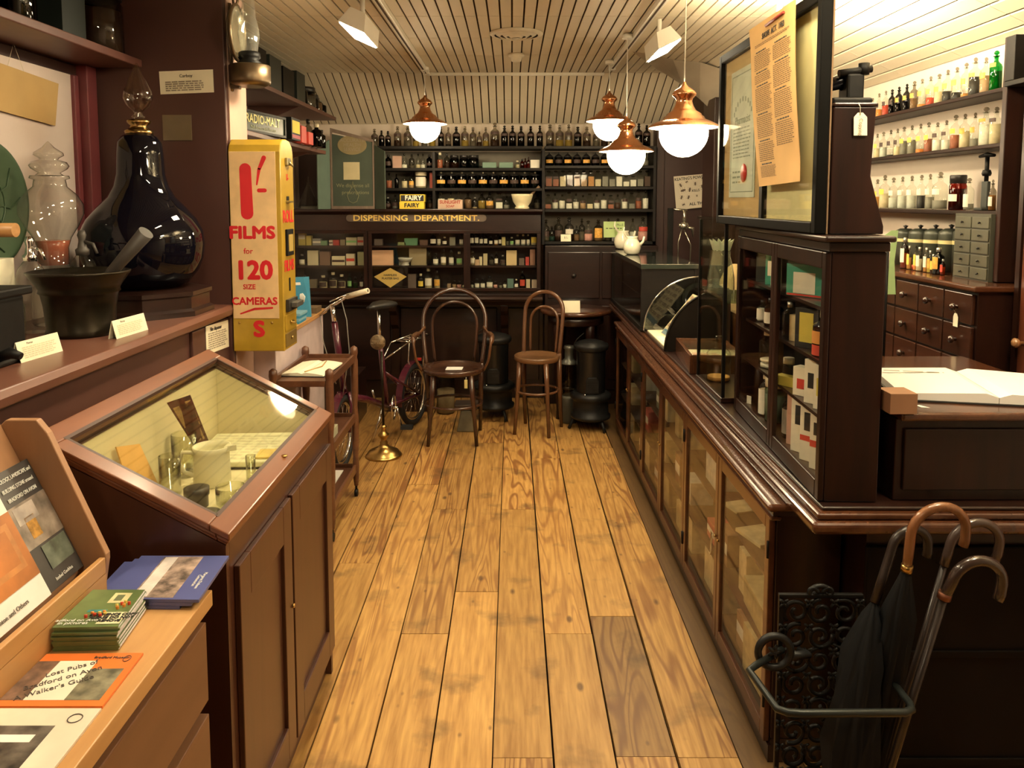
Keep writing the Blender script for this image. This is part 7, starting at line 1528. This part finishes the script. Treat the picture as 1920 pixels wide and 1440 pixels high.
text('SHOPS  ACT.  1950', .024, INK, t, sp(.55, .905)-Vector((.0016, 0, 0)), Rt, Ut, bold=.015, sx=.95)
sprint(.12, .90, .855, .875, 2, 51)
for u0, u1, seed in ((.10, .50, 52), (.54, .93, 53)):
    v = .83
    rn = random.Random(seed)
    while v > (.06 if u0 < .3 else .24):
        n_ = rn.randint(5, 13); hgt = n_*.0115
        sprint(u0+.04, u1-.06, v-.011, v, 1, int(v*1000)+seed, .7, INK, 'heading_print'); v -= .016
        sprint(u0, u1, max(v-hgt, .05), v, n_, int(v*997)+seed); v -= hgt+.010
c = sp(.62, .975); MB().cyl(sp(.42, .955)-Vector((.004, 0, 0)), sp(.80, .965)-Vector((.004, 0, 0)), .004, 8).build('clip_bar', M('red_clip', (.25, .03, .02), .4), t)
# wooden till behind the frame with an iron press on it
bx0, bx1, by0, by1 = .8155, .955, 1.985, 2.45
tz = W(1600, 200, Y=by0).z
t = thing('wooden_till', 'dark wooden box with a sloping back behind the framed certificate', 'box', (.9, 2.2, 1.5135))
zb2 = 1.5135
MB().prism([(bx0, zb2), (W(1640, 300, Y=by0).x+.03, zb2), (W(1640, 300, Y=by0).x+.03, zb2+.02), (W(1634, 300, Y=by0).x, W(1600, 330, Y=by0).z), (W(1640, 300, Y=by0).x, tz), (bx0, tz)], 'Y', by0, by1).build('body', MAHZ, t, bevel=.003)
MB().box(bx0-.001, W(1642, 300, Y=by0).x, by0-.004, by1, tz+.0005, tz+.010).build('lid', MAH, t, bevel=.003)
bt = tz+.0105
t = thing('cast_iron_copying_press', 'black cast-iron lever press on top of the wooden till', 'press', (.88, 2.15, bt))
MB().box(.825, .93, 2.02, 2.30, bt, bt+.018).box(.88, .925, 2.06, 2.12, bt+.018, bt+.085).build('base', IRON, t, bevel=.006)
MB().tube([(.80+.025, 2.10, bt+.012), (.84, 2.10, bt+.055), (.875, 2.10, bt+.07), (.90, 2.10, bt+.055)], [.010, .018, .022, .02], 10).build('arm', M('glossy_iron', (.012, .012, .016), .15, metal=.6), t)
MB().cyl((.86, 2.07, bt+.085), (.945, 2.07, bt+.098), .010, 10).build('lever', IRON, t); MB().cyl((.925, 2.07, bt+.082), (.925, 2.07, bt+.112), .014, 10).build('screw_knob', IRON, t)
a = W(1612, 195, Y=by0-.006); a.y = by0-.0062
o = MB().slab(W(1601, 254, Y=a.y), W(1626, 254, Y=a.y), W(1626, 220, Y=a.y), W(1601, 220, Y=a.y), .001).prism([(W(1601, 220, Y=a.y).x, W(1601, 219.6, Y=a.y).z), (W(1626, 220, Y=a.y).x, W(1626, 219.6, Y=a.y).z), (W(1618, 211, Y=a.y).x, W(1618, 211, Y=a.y).z), (W(1609, 211, Y=a.y).x, W(1609, 211, Y=a.y).z)], 'Y', a.y, a.y+.001).build('luggage_tag', PAPER, loc=W(1613, 254, Y=a.y)); tag(o, 'cream luggage tag hanging on the wooden till', 'tag')
MB().tube([W(1613, 216, Y=a.y-.001), W(1613, 200, Y=a.y-.001), W(1609, 192, Y=a.y-.001)], .0010, 5).build('string', PAPER, o)
text('Copying', .013, GREYINK, o, W(1614, 238, Y=a.y-.002), (0, 0, -1), (1, 0, 0))
# second dark picture frame on the far wall behind the certificate
xk = W(1338, 300, Y=5.2).x
t = thing('tall_glazed_frame', 'narrow tall dark glazed cupboard edge beyond the certificate', 'cupboard', (xk+.12, 5.3, .83))
MB().box(xk, xk+.22, 5.2, 5.5, CT2+.001, W(1338, 182, Y=5.2).z).build('body', MAHZ, t, bevel=.004); MB().box(xk+.035, xk+.19, 5.195, 5.1995, 1.55, W(1338, 200, Y=5.2).z).build('glazing', M('yellow_reflection_glazing', (.42, .34, .14), .15, coat=.8), t)  # reflected light painted into the pane's yellow colour
# ================================================================= raised desk behind the showcase
WX1 = 1.75
t = thing('writing_desk', 'mahogany raised desk section behind the showcase', 'desk', (1.3, 2.1, CT2))
xq = .981
MB().box(xq, 1.50, 1.935, 2.60, CT2+.0005, 1.045).build('body', MAHZ, t, bevel=.003)
MB().box(xq-.003, 1.55, 1.90, 2.62, 1.0455, 1.068).build('top', MAHL, t, bevel=.008, seg=3)
MB().box(xq+.02, 1.46, 1.926, 1.9345, CT2+.03, 1.02).build('front_panel', MAHZ, t, bevel=.003)
dzt = 1.0685
t = thing('open_ledger', 'large open ledger with bright white pages on the desk', 'book', (1.25, 2.15, dzt))
g4 = [W(1668, 722, Z=dzt), W(1760, 790, Z=dzt), W(1990, 800, Z=dzt), W(1990, 745, Z=dzt), W(1790, 712, Z=dzt), W(1678, 698, Z=dzt)]
A_ = Vector((1.06, 2.06, dzt)); B_ = Vector((1.16, 1.93, dzt)); 
T = Matrix.Translation((1.30, 2.13, dzt)) @ yaw(math.radians(-12))
MB().box(-.245, .245, -.165, .165, .0003, .004, T).build('cover', INK, t)
for s_ in (-1, 1):
    pts = [(.001, .0045), (.001, .020), (.03, .030), (.10, .027), (.235, .020), (.24, .0045)]
    MB().add([T @ Vector((s_*x, yy, z)) for yy in (-.16, .16) for x, z in pts], [(0, 1, 2, 3, 4, 5), (11, 10, 9, 8, 7, 6)]+[(i, (i+1) % 6, 6+(i+1) % 6, 6+i) for i in range(6)]).build('pages', WHITE, t)
textlines(t, T @ Vector((-.22, .10, .0285)), T.to_3x3() @ Vector((1, 0, -.0)), T.to_3x3() @ Vector((0, 1, 0)), .19, .02, 1, GREYINK, seed=61)
carton('small brown cardboard box on the desk edge by the ledger', (W(1696, 778, Z=dzt).x+.0, W(1696, 778, Z=dzt).y+.04, dzt), .068, .07, .052, M('brown_card_box', (.26, .13, .065), .7))
o = MB().slab((1.055, 1.955, dzt+.0003), (1.075, 1.95, dzt+.0003), (1.06, 1.975, dzt+.001), (1.05, 1.97, dzt+.001), .0005).build('paper_scrap', WHITE, loc=(1.06, 1.96, dzt)); tag(o, 'tiny white paper scrap beside the cardboard box', 'scrap')
# green tag behind showcase
yg = 2.72; p0_, p1_ = W(1676, 436, Y=yg), W(1706, 600, Y=yg)
o = MB().prism([(W(1677, 0, Y=yg).x, W(0+960, 441, Y=yg).z), (W(1690, 0, Y=yg).x, W(960, 432, Y=yg).z), (W(1703, 0, Y=yg).x, W(960, 432, Y=yg).z), (W(1698, 0, Y=yg).x, W(960, 490, Y=yg).z), (W(1703, 0, Y=yg).x, W(960, 552, Y=yg).z), (W(1686, 0, Y=yg).x, W(960, 552, Y=yg).z), (W(1690, 0, Y=yg).x, W(960, 447, Y=yg).z), (W(1677, 0, Y=yg).x, W(960, 447, Y=yg).z)], 'Y', yg, yg+.002).build('green_tag', M('pale_green_tag', (.42, .62, .28), .7), loc=p1_); tag(o, 'long pale green paper tag hanging behind the showcase', 'tag')
MB().cyl((W(1690, 0, Y=yg).x-.01, yg+.003, CT2+.0), (W(1690, 0, Y=yg).x-.01, yg+.003, 1.46), .006, 8).build('rod', DKB, o)
# ================================================================= right wall shelving
sx0, sx1, syA, syB = 1.815, 1.958, 2.877, 4.90
t = thing('bottle_shelving', 'long dark shelving on the bright side wall packed with bottles', 'shelving', (1.88, 3.6, .6))
SZ = [2.018, 1.814, 1.559]
for z in SZ: MB().box(sx0, sx1, syA+.02, syB, z-.017, z).build('shelf', SHELFD, t, bevel=.004)
MB().box(sx0-.007, sx1, syA-.008, syA+.0195, 1.295, 2.195).build('upright', MAHZ, t, bevel=.003); MB().box(sx0, sx1, syB+.0005, syB+.02, 1.295, 2.19).build('upright', MAHZ, t)
def yof(px, X): return W(px, 300, X=X).y
def side(items, z, word, X=1.880):
    items = sorted(items, key=lambda i: -i[0])
    for i, it in enumerate(items):
        px, wp, hp, kd, gl, ct_, fi, lab = it[:8]; lz = it[8] if len(it) > 8 else (.42, .58)
        y = yof(px, X); d = y
        y = max(y, syA+.055)
        noun = {'b': 'stoppered bottle', 'm': 'capped bottle', 's': 'square bottle', 'w': 'lidded jar'}[kd]
        gg = '' if gl in 'ck' else GNAME[gl]+' glass '
        wh = (CONT[ct_][1]+' filled') if ct_ != 'none' else 'empty'
        bottle(f'{wh} {gg}{noun}, {ORD[i]} from the upright on {word}', (X, y, z), wp*y/FPX/2, hp*y/FPX, kd, gl, ct_, fi, lab, lz, 'W', f'vessels on {word}', 'ball' if i % 3 == 1 else 'disc')
s4 = lambda z: 1580+z/4
side([(s4(1225), 20, 82, 'b', 'g', 'green', .5, 'y', (.62, .70)), (s4(1115), 21, 76, 'b', 'g', 'green', .5, 'y', (.60, .70)), (s4(1040), 19, 68, 'b', 'c', 'tan', .5, 'g'), (s4(962), 21, 72, 'b', 'c', 'black', .50, 'g', (.50, .60)), (s4(895), 16, 66, 'b', 'c', 'amber', .15, 'g', (.40, .56)), (s4(828), 18, 62, 'b', 'c', 'black', .25, 'g', (.45, .62)), (s4(760), 17, 61, 'b', 'c', 'black', .35, 'g'), (s4(698), 16, 57, 'b', 'c', 'cream', .42, 'g'), (s4(635), 15, 56, 'b', 'c', 'red', .30, 'g'), (s4(572), 15, 55, 'b', 'c', 'orange', .15, 'g'), (s4(515), 14, 54, 'b', 'k', 'tan', .4, 'g'),
      (s4(460), 13, 52, 'b', 'd', 'blue', .5, 'g'), (s4(403), 13, 50, 'b', 'd', 'black', .5, 'g'), (s4(352), 12, 48, 'b', 'd', 'black', .5, 'k'), (s4(305), 12, 48, 'b', 'c', 'red', .45, 'k'), (s4(256), 11, 46, 'b', 'c', 'orange', .35, 'k'), (s4(208), 10, 40, 'b', 'c', 'tan', .5, 'g'), (s4(165), 10, 38, 'b', 'c', 'amber', .5, 'g'), (s4(122), 9, 36, 'b', 'c', 'cream', .5, 'g')], SZ[0]+.0005, 'the highest side shelf')
side([(s4(1138), 23, 70, 'b', 'c', 'cream', .55, 'k', (.60, .70)), (s4(1060), 23, 72, 'b', 'c', 'white', .55, 'g', (.62, .70)), (s4(980), 16, 64, 'b', 'c', 'grey', .25, 'g'), (s4(905), 18, 64, 'b', 'c', 'cream', .5, 'g'), (s4(836), 18, 64, 'b', 'c', 'rust', .42, 'y', (.46, .60)), (s4(768), 16, 56, 'b', 'c', 'white', .35, 'k', (.50, .62)), (s4(702), 17, 54, 'b', 'c', 'white', .40, 'k', (.48, .62)), (s4(636), 15, 56, 'b', 'c', 'rust', .45, 'y'), (s4(576), 15, 55, 'b', 'c', 'orange', .15, 'y'), (s4(512), 15, 54, 'b', 'c', 'grey', .5, 'y'), (s4(453), 14, 53, 'b', 'c', 'grey', .5, 'y'),
      (s4(405), 13, 51, 'b', 'c', 'cream', .35, 'k'), (s4(355), 13, 50, 'b', 'c', 'black', .08, 'k'), (s4(300), 13, 48, 'b', 'c', 'clear', .4, 'k'), (s4(255), 12, 46, 'b', 'c', 'cream', .4, 'y')], SZ[1]+.0005, 'the second side shelf')
side([(s4(1138), 13, 58, 'b', 'k', 'amber', .5, 'w', (.15, .45)), (s4(960), 18, 60, 'b', 'c', 'grey', .2, 'w', (.1, .5)), (s4(742), 26, 70, 'b', 'c', 'grey', .25, 'w', (.40, .55)), (s4(665), 16, 66, 'b', 'c', 'grey', .35, 'w'), (s4(600), 15, 64, 'b', 'c', 'black', .40, 'w'), (s4(528), 17, 62, 'b', 'c', 'clear', .4, 'w'), (s4(457), 16, 60, 'b', 'c', 'clear', .4, 'w'), (s4(390), 16, 58, 'b', 'c', 'clear', .35, 'w'), (s4(325), 19, 62, 'b', 'c', 'cream', .45, 'y'), (s4(270), 16, 54, 'b', 'c', 'amber', .4, 'y')], SZ[2]+.0005, 'the third side shelf')
y = yof(s4(876), 1.88); bottle('large red-brown glass jar with a wide dark lid on the third side shelf', (1.88, y, SZ[2]+.0005), .034, .147, 'w', 'r', 'brown', .6, 'w', (.25, .45), 'W', stop='black')
# capping press on third shelf
y = yof(s4(1085), 1.88)
t = thing('cork_press', 'black upright screw press at the end of the third side shelf', 'press', (1.88, y, SZ[2]+.0005))
MB().box(1.85, 1.91, y-.026, y+.026, SZ[2]+.001, SZ[2]+.012).box(1.873, 1.887, y-.02, y+.02, SZ[2]+.012, SZ[2]+.116).build('base', M('dark_steel', (.05, .055, .05), .4, metal=.6), t, bevel=.003)
MB().cyl((1.88, y, SZ[2]+.116), (1.88, y, SZ[2]+.216), .008, 10).lathe([(.014, .137), (.018, .147), (.014, .161)], (1.88, y, SZ[2]), 12).build('screw', IRON, t); MB().tube([(1.88, y-.045, SZ[2]+.216), (1.88, y, SZ[2]+.221), (1.88, y+.05, SZ[2]+.216)], [.006, .010, .006], 10).build('handle', IRON, t)
# drawer unit
t = thing('apothecary_drawers', 'dark apothecary drawer chest with round knobs below the side shelves', 'drawer chest', (1.8, 3.5, 0))
ux0 = 1.678; uyA, uyB = 2.781, 4.90
MB().box(ux0+.012, 1.958, uyA, uyB, 0, 1.268).build('body', MAHZ, t); MB().box(ux0-.014, 1.958, uyA-.02, uyB, 1.2685, 1.2915).build('top', MAHL, t, bevel=.007, seg=3)
yb_ = [2.791+.189*k for k in range(12)]; zb3 = [1.261, 1.141, 1.014, .888, .764, .64, .51, .38, .25, .12]
for i in range(11):
    for j in range(9):
        d = MB().box(ux0-.003, ux0+.0115, yb_[i]+.004, yb_[i+1]-.004, zb3[j+1]+.004, zb3[j]-.004).build('drawer', DRAW, t, bevel=.003)
        MB().lathe([(.007, 0), (.006, .008), (.014, .015), (.015, .021), (.010, .027), (0, .029)], (0, 0, 0), 12, T=Matrix.Translation((ux0-.0035, (yb_[i]+yb_[i+1])/2, (zb3[j]+zb3[j+1])/2)) @ Matrix.Rotation(-PI/2, 4, 'Y')).build('knob', M('turned_knob', (.035, .014, .009), .2, coat=.6), d)
yq = (yb_[0]+yb_[1])/2; zq = (zb3[0]+zb3[1])/2-.024
o = MB().prism([(yq-.015, zq-.051), (yq+.015, zq-.051), (yq+.015, zq-.014), (yq+.007, zq), (yq-.007, zq), (yq-.015, zq-.014)], 'X', ux0-.008, ux0-.0065).build('luggage_tag', PAPER, loc=(ux0-.009, yq, zq)); tag(o, 'small cream tag hanging from the first drawer knob', 'tag'); MB().cyl((ux0-.007, yq, zq), (ux0-.02, yq, zq+.02), .0009, 5).build('string', PAPER, o)
# grey small drawer nest on top
t = thing('small_drawer_nest', 'small grey-green nest of tiny drawers on the chest top', 'drawer chest', (1.86, 3.03, 1.292))
gx = 1.795; gyA = yof(1876, gx); gyB = yof(1797, gx); GZ = 1.2920; GT = W(1870, 402, X=gx).z
gyA = max(gyA, 2.902)
GD = M('grey_green_paint', (.055, .055, .038), .5, var=.15)
MB().box(gx, 1.956, gyA, gyB, GZ, GT).build('case', GD, t)
for i in range(2):
    for j in range(5):
        ya = gyA+.005+(gyB-gyA-.005)*i/2; yb2 = gyA+(gyB-gyA-.008)*(i+1)/2; za = GZ+.006+(GT-GZ-.012)*j/5; zc3 = GZ+(GT-GZ-.012)*(j+1)/5
        d = MB().box(gx-.005, gx-.0003, ya, yb2, za, zc3).build('drawer', M('grey_green_drawer', (.075, .072, .048), .45, var=.2), t, bevel=.0015)
        MB().lathe([(.003, 0), (.005, .007), (0, .010)], (0, 0, 0), 8, T=Matrix.Translation((gx-.0052, (ya+yb2)/2, (za+zc3)/2)) @ Matrix.Rotation(-PI/2, 4, 'Y')).build('knob', BLACKLID, d)
# big dark canisters and small bottles on the chest
z9 = lambda v: 1600+v/3.4286
for i, (v, w_, hh3) in enumerate(((640, 17, 90), (580, 30, 90), (480, 28, 88), (385, 27, 86), (300, 27, 84))):
    y = (3.235, 3.345, 3.468, 3.598, 3.735)[i]
    r = .049; h = .205-.005*i
    o = MB().lathe([(r, 0), (r, .80*h), (r*.97, .86*h), (r*.5, .93*h)], (1.900, y, GZ+.0005), 24).build('storage_canister', M('canister_dark_green', (.05, .055, .04), .35, metal=.2), loc=(1.900, y, GZ+.0005)); tag(o, f'dark round canister with a cream band on the drawer chest, {ORD[i]} from the small nest', 'canister', 'canisters on the drawer chest')
    MB().lathe([(r+.001, .60*h), (r+.001, .68*h)], (1.900, y, GZ), 24, cap=False).build('cream_band', M('band_cream', (.66, .56, .26), .5), o); MB().lathe([(r*.12, .92*h), (r*.12, .96*h), (r*.26, 1.0*h), (0, 1.03*h)], (1.900, y, GZ), 10).build('knob', BLACKLID, o)
side([(z9(v), w_, h_, k, g, c_, f_, l, (.2, .65)) for v, w_, h_, k, g, c_, f_, l in ((357, 15, 58, 'm', 'a', 'amber', .5, 'w'), (388, 9, 44, 'm', 'c', 'amber', .5, 'y'), (430, 8, 46, 'b', 'c', 'orange', .4, 'y'), (455, 12, 45, 'm', 'c', 'cream', .5, 'w'), (418, 7, 20, 'm', 'c', 'red', .5, None), (500, 11, 46, 'm', 'c', 'amber', .5, 'w'), (524, 10, 42, 'm', 'c', 'yellow', .5, 'g'), (578, 20, 50, 'm', 'd', 'brown', .6, 'g'), (545, 10, 36, 'm', 'a', 'brown', .5, 'y'), (608, 9, 30, 'm', 'a', 'orange', .5, 'r'))], GZ+.0005, 'the drawer chest top', X=1.781)
# tall corner cupboard at the picture edge
t = thing('corner_cupboard', 'tall mahogany cupboard beyond the drawer chest end', 'cupboard', (1.88, 2.4, 0))
CPX = 1.822
MB().box(CPX, 1.958, 1.60, 2.735, 0, 1.97).build('body', wood('red_mahogany', (.085, .022, .011), (.16, .050, .022), 'Z', .28, 7, coat=.5), t, bevel=.003)
MB().box(CPX-.02, 1.958, 2.7355, 2.758, 0, 1.97).build('stile', MAHZ, t)
for (ya, yb2) in ((2.20, 2.73), (1.62, 2.16)):
    m = MB()
    for a in ((ya, ya+.06, .12, 1.92), (yb2-.06, yb2, .12, 1.92), (ya+.06, yb2-.06, .12, .22), (ya+.06, yb2-.06, 1.83, 1.92)): m.box(CPX-.016, CPX-.0005, *a)
    d = m.build('door', MATS['red_mahogany'], t, bevel=.004)
    MB().lathe([(.008, 0), (.007, .010), (.017, .02), (.018, .031), (.008, .038), (0, .039)], (0, 0, 0), 16, T=Matrix.Translation((CPX-.017, yb2-.03, W(1915, 640, X=CPX).z)) @ Matrix.Rotation(-PI/2, 4, 'Y')).build('knob', M('amber_knob', (.35, .17, .07), .15, coat=.8), d)
t = thing('end_shelf', 'short dark open shelf above the corner cupboard', 'shelf', (1.88, 2.4, 2.0))
MB().box(1.795, 1.958, 1.9, 2.867, 2.012, 2.030).box(1.945, 1.958, 1.9, 2.867, 2.0305, 2.19).box(1.795, 1.9449, 2.815, 2.867, 2.0305, 2.19).build('board', BLACKWOOD, t, bevel=.002)
bottle('lone clear stoppered bottle on the shelf past the side upright', (1.865, 2.74, 2.0305), .026, .155, 'b', 'k', 'grey', .2, 'k', (.5, .66), 'W')
# ================================================================= umbrella stand
UZ = 1.76
t = thing('iron_umbrella_stand', 'ornate black cast-iron umbrella stand at the counter end', 'umbrella stand', (.84, 1.80, 0))
CI = IRON
pz = lambda px, py, Y=1.84: W(px, py, Y=Y)
bxA, bxB = pz(1462, 1110).x, pz(1620, 1110).x
zt_ = pz(1540, 1115).z
yb4 = 1.84
# back plate: openwork of scrolls inside a border
m = MB().box(bxA, bxB, yb4, yb4+.012, zt_-.010, zt_).box(bxA, bxA+.012, yb4, yb4+.012, .02, zt_-.0105).box(bxB-.012, bxB, yb4, yb4+.012, .02, zt_-.0105).box(bxA+.0125, bxB-.0125, yb4, yb4+.012, .02, .032)
m.build('border_frame', CI, t, bevel=.002)
m = MB(); rn = random.Random(8)
def scroll(cx, cz, r, a0_, turns, w_=.006, sg=1):
    return [(cx+r*(1-.75*i/24)*math.cos(a0_+sg*turns*2*PI*i/24), yb4+.004, cz+r*(1-.75*i/24)*math.sin(a0_+sg*turns*2*PI*i/24)) for i in range(25)]
nx_, nz_ = 3, 9
wd_ = (bxB-bxA-.03)/nx_; hd_ = (zt_-.06)/nz_
for i in range(nx_):
    for j in range(nz_):
        m.tube(scroll(bxA+.015+wd_*(i+.5), .045+hd_*(j+.5), min(wd_, hd_)*.56, rn.uniform(0, 6), 1.3, sg=1 if (i+j) % 2 else -1), .0055, 6)
for i in range(4):
    for j in range(10): 
        cx, cz = bxA+.010+(bxB-bxA-.02)*i/3, .04+(zt_-.06)*j/9
        for k in range(4): m.tube([(cx, yb4-.002, cz), (cx+.014*math.cos(k*PI/2+.8), yb4-.006, cz+.014*math.sin(k*PI/2+.8))], [.0045, .003], 6)
m.build('scroll_lattice', CI, t)
# crest
cc_ = pz(1540, 1105)
m = MB().tube([(cc_.x+.028*math.cos(a), yb4+.006, zt_-.004+.024*math.sin(a)) for a in [PI*i/12 for i in range(13)]], .006, 8).tube(scroll(cc_.x-.02, zt_+.004, .014, 0, 1), .005, 6).tube(scroll(cc_.x+.02, zt_+.004, .014, PI, 1, sg=-1), .005, 6)
m.build('crest', IRONG, t)
# side scroll ring, towards the aisle
rc_ = W(1452, 1222, Y=1.80); 
m = MB().tube([(rc_.x+.040*math.cos(2*PI*i/28), 1.80, rc_.z+.040*math.sin(2*PI*i/28)) for i in range(28)], .0095, 8, closed=True)
for k in range(5): m.tube([(rc_.x, 1.80, rc_.z), (rc_.x+.018*math.cos(k*2*PI/5), 1.80, rc_.z+.018*math.sin(k*2*PI/5))], [.007, .003], 6)
m.build('side_ring', IRONG, t)
MB().tube([(rc_.x+.04, 1.80, rc_.z-.01), (rc_.x+.09, 1.82, rc_.z-.02), (bxA+.05, yb4, rc_.z-.02)], .010, 8).build('ring_arm', IRONG, t)
# hoop rail that holds the umbrellas
h0 = W(1490, 1255, Y=1.82); h1 = W(1407, 1262, Y=1.70); h2 = W(1450, 1322, Y=1.62); h3 = W(1475, 1336, Y=1.61); h4 = W(1700, 1318, Y=1.61); h5 = W(1720, 1300, Y=1.66); 
zr_ = h1.z
pts = [Vector((h0.x, 1.83, .455)), Vector((h1.x+.005, 1.80, .457)), Vector((h1.x, 1.785, .457)), Vector((.62, 1.70, .455)), Vector((.645, 1.66, .455)), Vector((.68, 1.645, .455)), Vector((.88, 1.645, .455)), Vector((.915, 1.66, .455)), Vector((.925, 1.70, .455)), Vector((.925, 1.845, .455))]
zr_ = .457
# survey of the front bar: solve height so that it sits 0.2 m before the plate
fy = 1.60
pA = W(1407, 1262, Y=fy+.14); pB = W(1478, 1336, Y=fy); pC = W(1715, 1320, Y=fy)
zz4 = pB.z
pts = [Vector((bxA+.01, yb4-.002, zz4)), Vector((pA.x+.02, fy+.17, zz4)), Vector((pA.x, fy+.15, zz4)), Vector((pA.x+.004, fy+.13, zz4)), Vector((pB.x-.02, fy+.012, zz4)), Vector((pB.x, fy, zz4)), Vector((pB.x+.03, fy-.003, zz4)), Vector((pC.x-.02, fy, zz4)), Vector((pC.x, fy+.01, zz4)), Vector((pC.x+.006, fy+.03, zz4)), Vector((pC.x+.006, yb4+.002, zz4)), Vector((bxB-.006, yb4+.004, zz4))]
MB().tube(pts, .0085, 10).build('holding_rail', M('dull_iron_rail', (.022, .026, .024), .4, metal=.5), t)
MB().prism([(bxA-.01, fy+.02), (pC.x+.02, fy+.02), (pC.x+.02, yb4+.02), (bxA-.01, yb4+.02)], 'Z', .0005, .02).build('drip_tray', CI, t)
# umbrellas and sticks
def stick(label, pts, hook, r, mat, hmat, canopy=None, band_=None, name='umbrella'):
    t = thing(name, label, 'umbrella' if name == 'umbrella' else 'walking stick', pts[0])
    p0_, p1_ = Vector(pts[0]), Vector(pts[1]); ax_ = (p1_-p0_).normalized()
    MB().cyl(p0_, p1_, r, 10).build('shaft', mat, t)
    H = Vector(hook[0]); rad = hook[1]; side_ = Vector(hook[2]).normalized()
    arcp = [p1_, p1_.lerp(H, .5), H]+[H+side_*rad*(1-math.cos(a))+ax_*rad*math.sin(a)*1.05 for a in [PI*i/14 for i in range(1, 15)]]
    e = arcp[-1]; arcp += [e-ax_*rad*.22+side_*.002, e-ax_*rad*.5]
    MB().tube(arcp, [r*1.35]*len(arcp), 12).build('crook_handle', hmat, t)
    if band_: MB().cyl(p1_-ax_*.004, p1_+ax_*.012, r*1.6, 12).build('collar', band_, t)
    if canopy:
        L_ = (p1_-p0_).length; vs = []; n = 24; X_ = ax_.orthogonal().normalized(); Y_ = ax_.cross(X_)
        prof_ = canopy
        for (u, rr) in prof_:
            for i in range(n):
                a = 2*PI*i/n; q = rr*(1+.28*math.cos(8*a+u*5)*(1 if rr > .015 else .2)); vs.append(p0_+ax_*L_*u+X_*q*math.cos(a)+Y_*q*math.sin(a))
        m_ = MB().add(vs, [(j*n+i, j*n+(i+1) % n, (j+1)*n+(i+1) % n, (j+1)*n+i) for j in range(len(prof_)-1) for i in range(n)], True)
        m_.build('furled_canopy', M('black_umbrella_cloth', (.007, .0075, .0085), .75, spec=.2), t)
YU = 1.72
U1b = Vector((.84, 1.76, .022)); U1t = W(1700, 1068, Y=1.70)
GRN = wood('gnarled_cane', (.09, .035, .014), (.26, .11, .045), 'Z', .3, 20, coat=.3)
stick('umbrella with a brown polished cane crook handle', [U1b, U1t], (W(1708, 1000, Y=1.70), .062, (1, 0, 0)), .008, IRON, GRN, canopy=[(.10, .008), (.3, .022), (.6, .034), (.85, .030), (.97, .014), (1.0, .009)], band_=BRASS)
U2b = Vector((.82, 1.70, .022)); U2t = W(1770, 1120, Y=1.66)
stick('black umbrella with a dark polished crook leaning outward', [U2b, U2t], (W(1786, 1090, Y=1.65), .055, (1, 0, -.15)), .009, M('dark_cane', (.020, .014, .012), .3), M('dark_polished_cane', (.035, .022, .018), .2, coat=.5), band_=M('dull_copper_band', (.16, .06, .03), .4, metal=.6), canopy=None)
U3b = Vector((.88, 1.80, .022)); U3t = W(1770, 1060, Y=1.78)
stick('dark cane walking stick behind the brown-handled umbrella', [U3b, U3t], (W(1782, 1020, Y=1.78), .058, (1, 0, -.1)), .008, MATS['dark_cane'], M('brown_black_cane', (.05, .032, .026), .3, coat=.4), name='walking_stick')
U4b = Vector((.78, 1.74, .022)); U4t = W(1640, 1130, Y=1.74)
stick('loosely furled black umbrella beside the cast-iron plate', [U4b, U4t], (W(1672, 1030, Y=1.76), .045, (1, .1, 0)), .008, IRON, MATS['dark_cane'], canopy=[(.05, .010), (.25, .040), (.45, .058), (.6, .050), (.8, .045), (.95, .020), (1.0, .008)])
# low white kick rail at the very bottom of the counter end
o = MB().box(.97, 1.54, 1.925, 1.937, .30, .315).build('end_rail', M('greyed_rail', (.12, .10, .09), .5), loc=(1.2, 1.93, .30)); tag(o, 'thin grey rail low on the counter end', 'rail'); bpy.data.objects.remove(o)
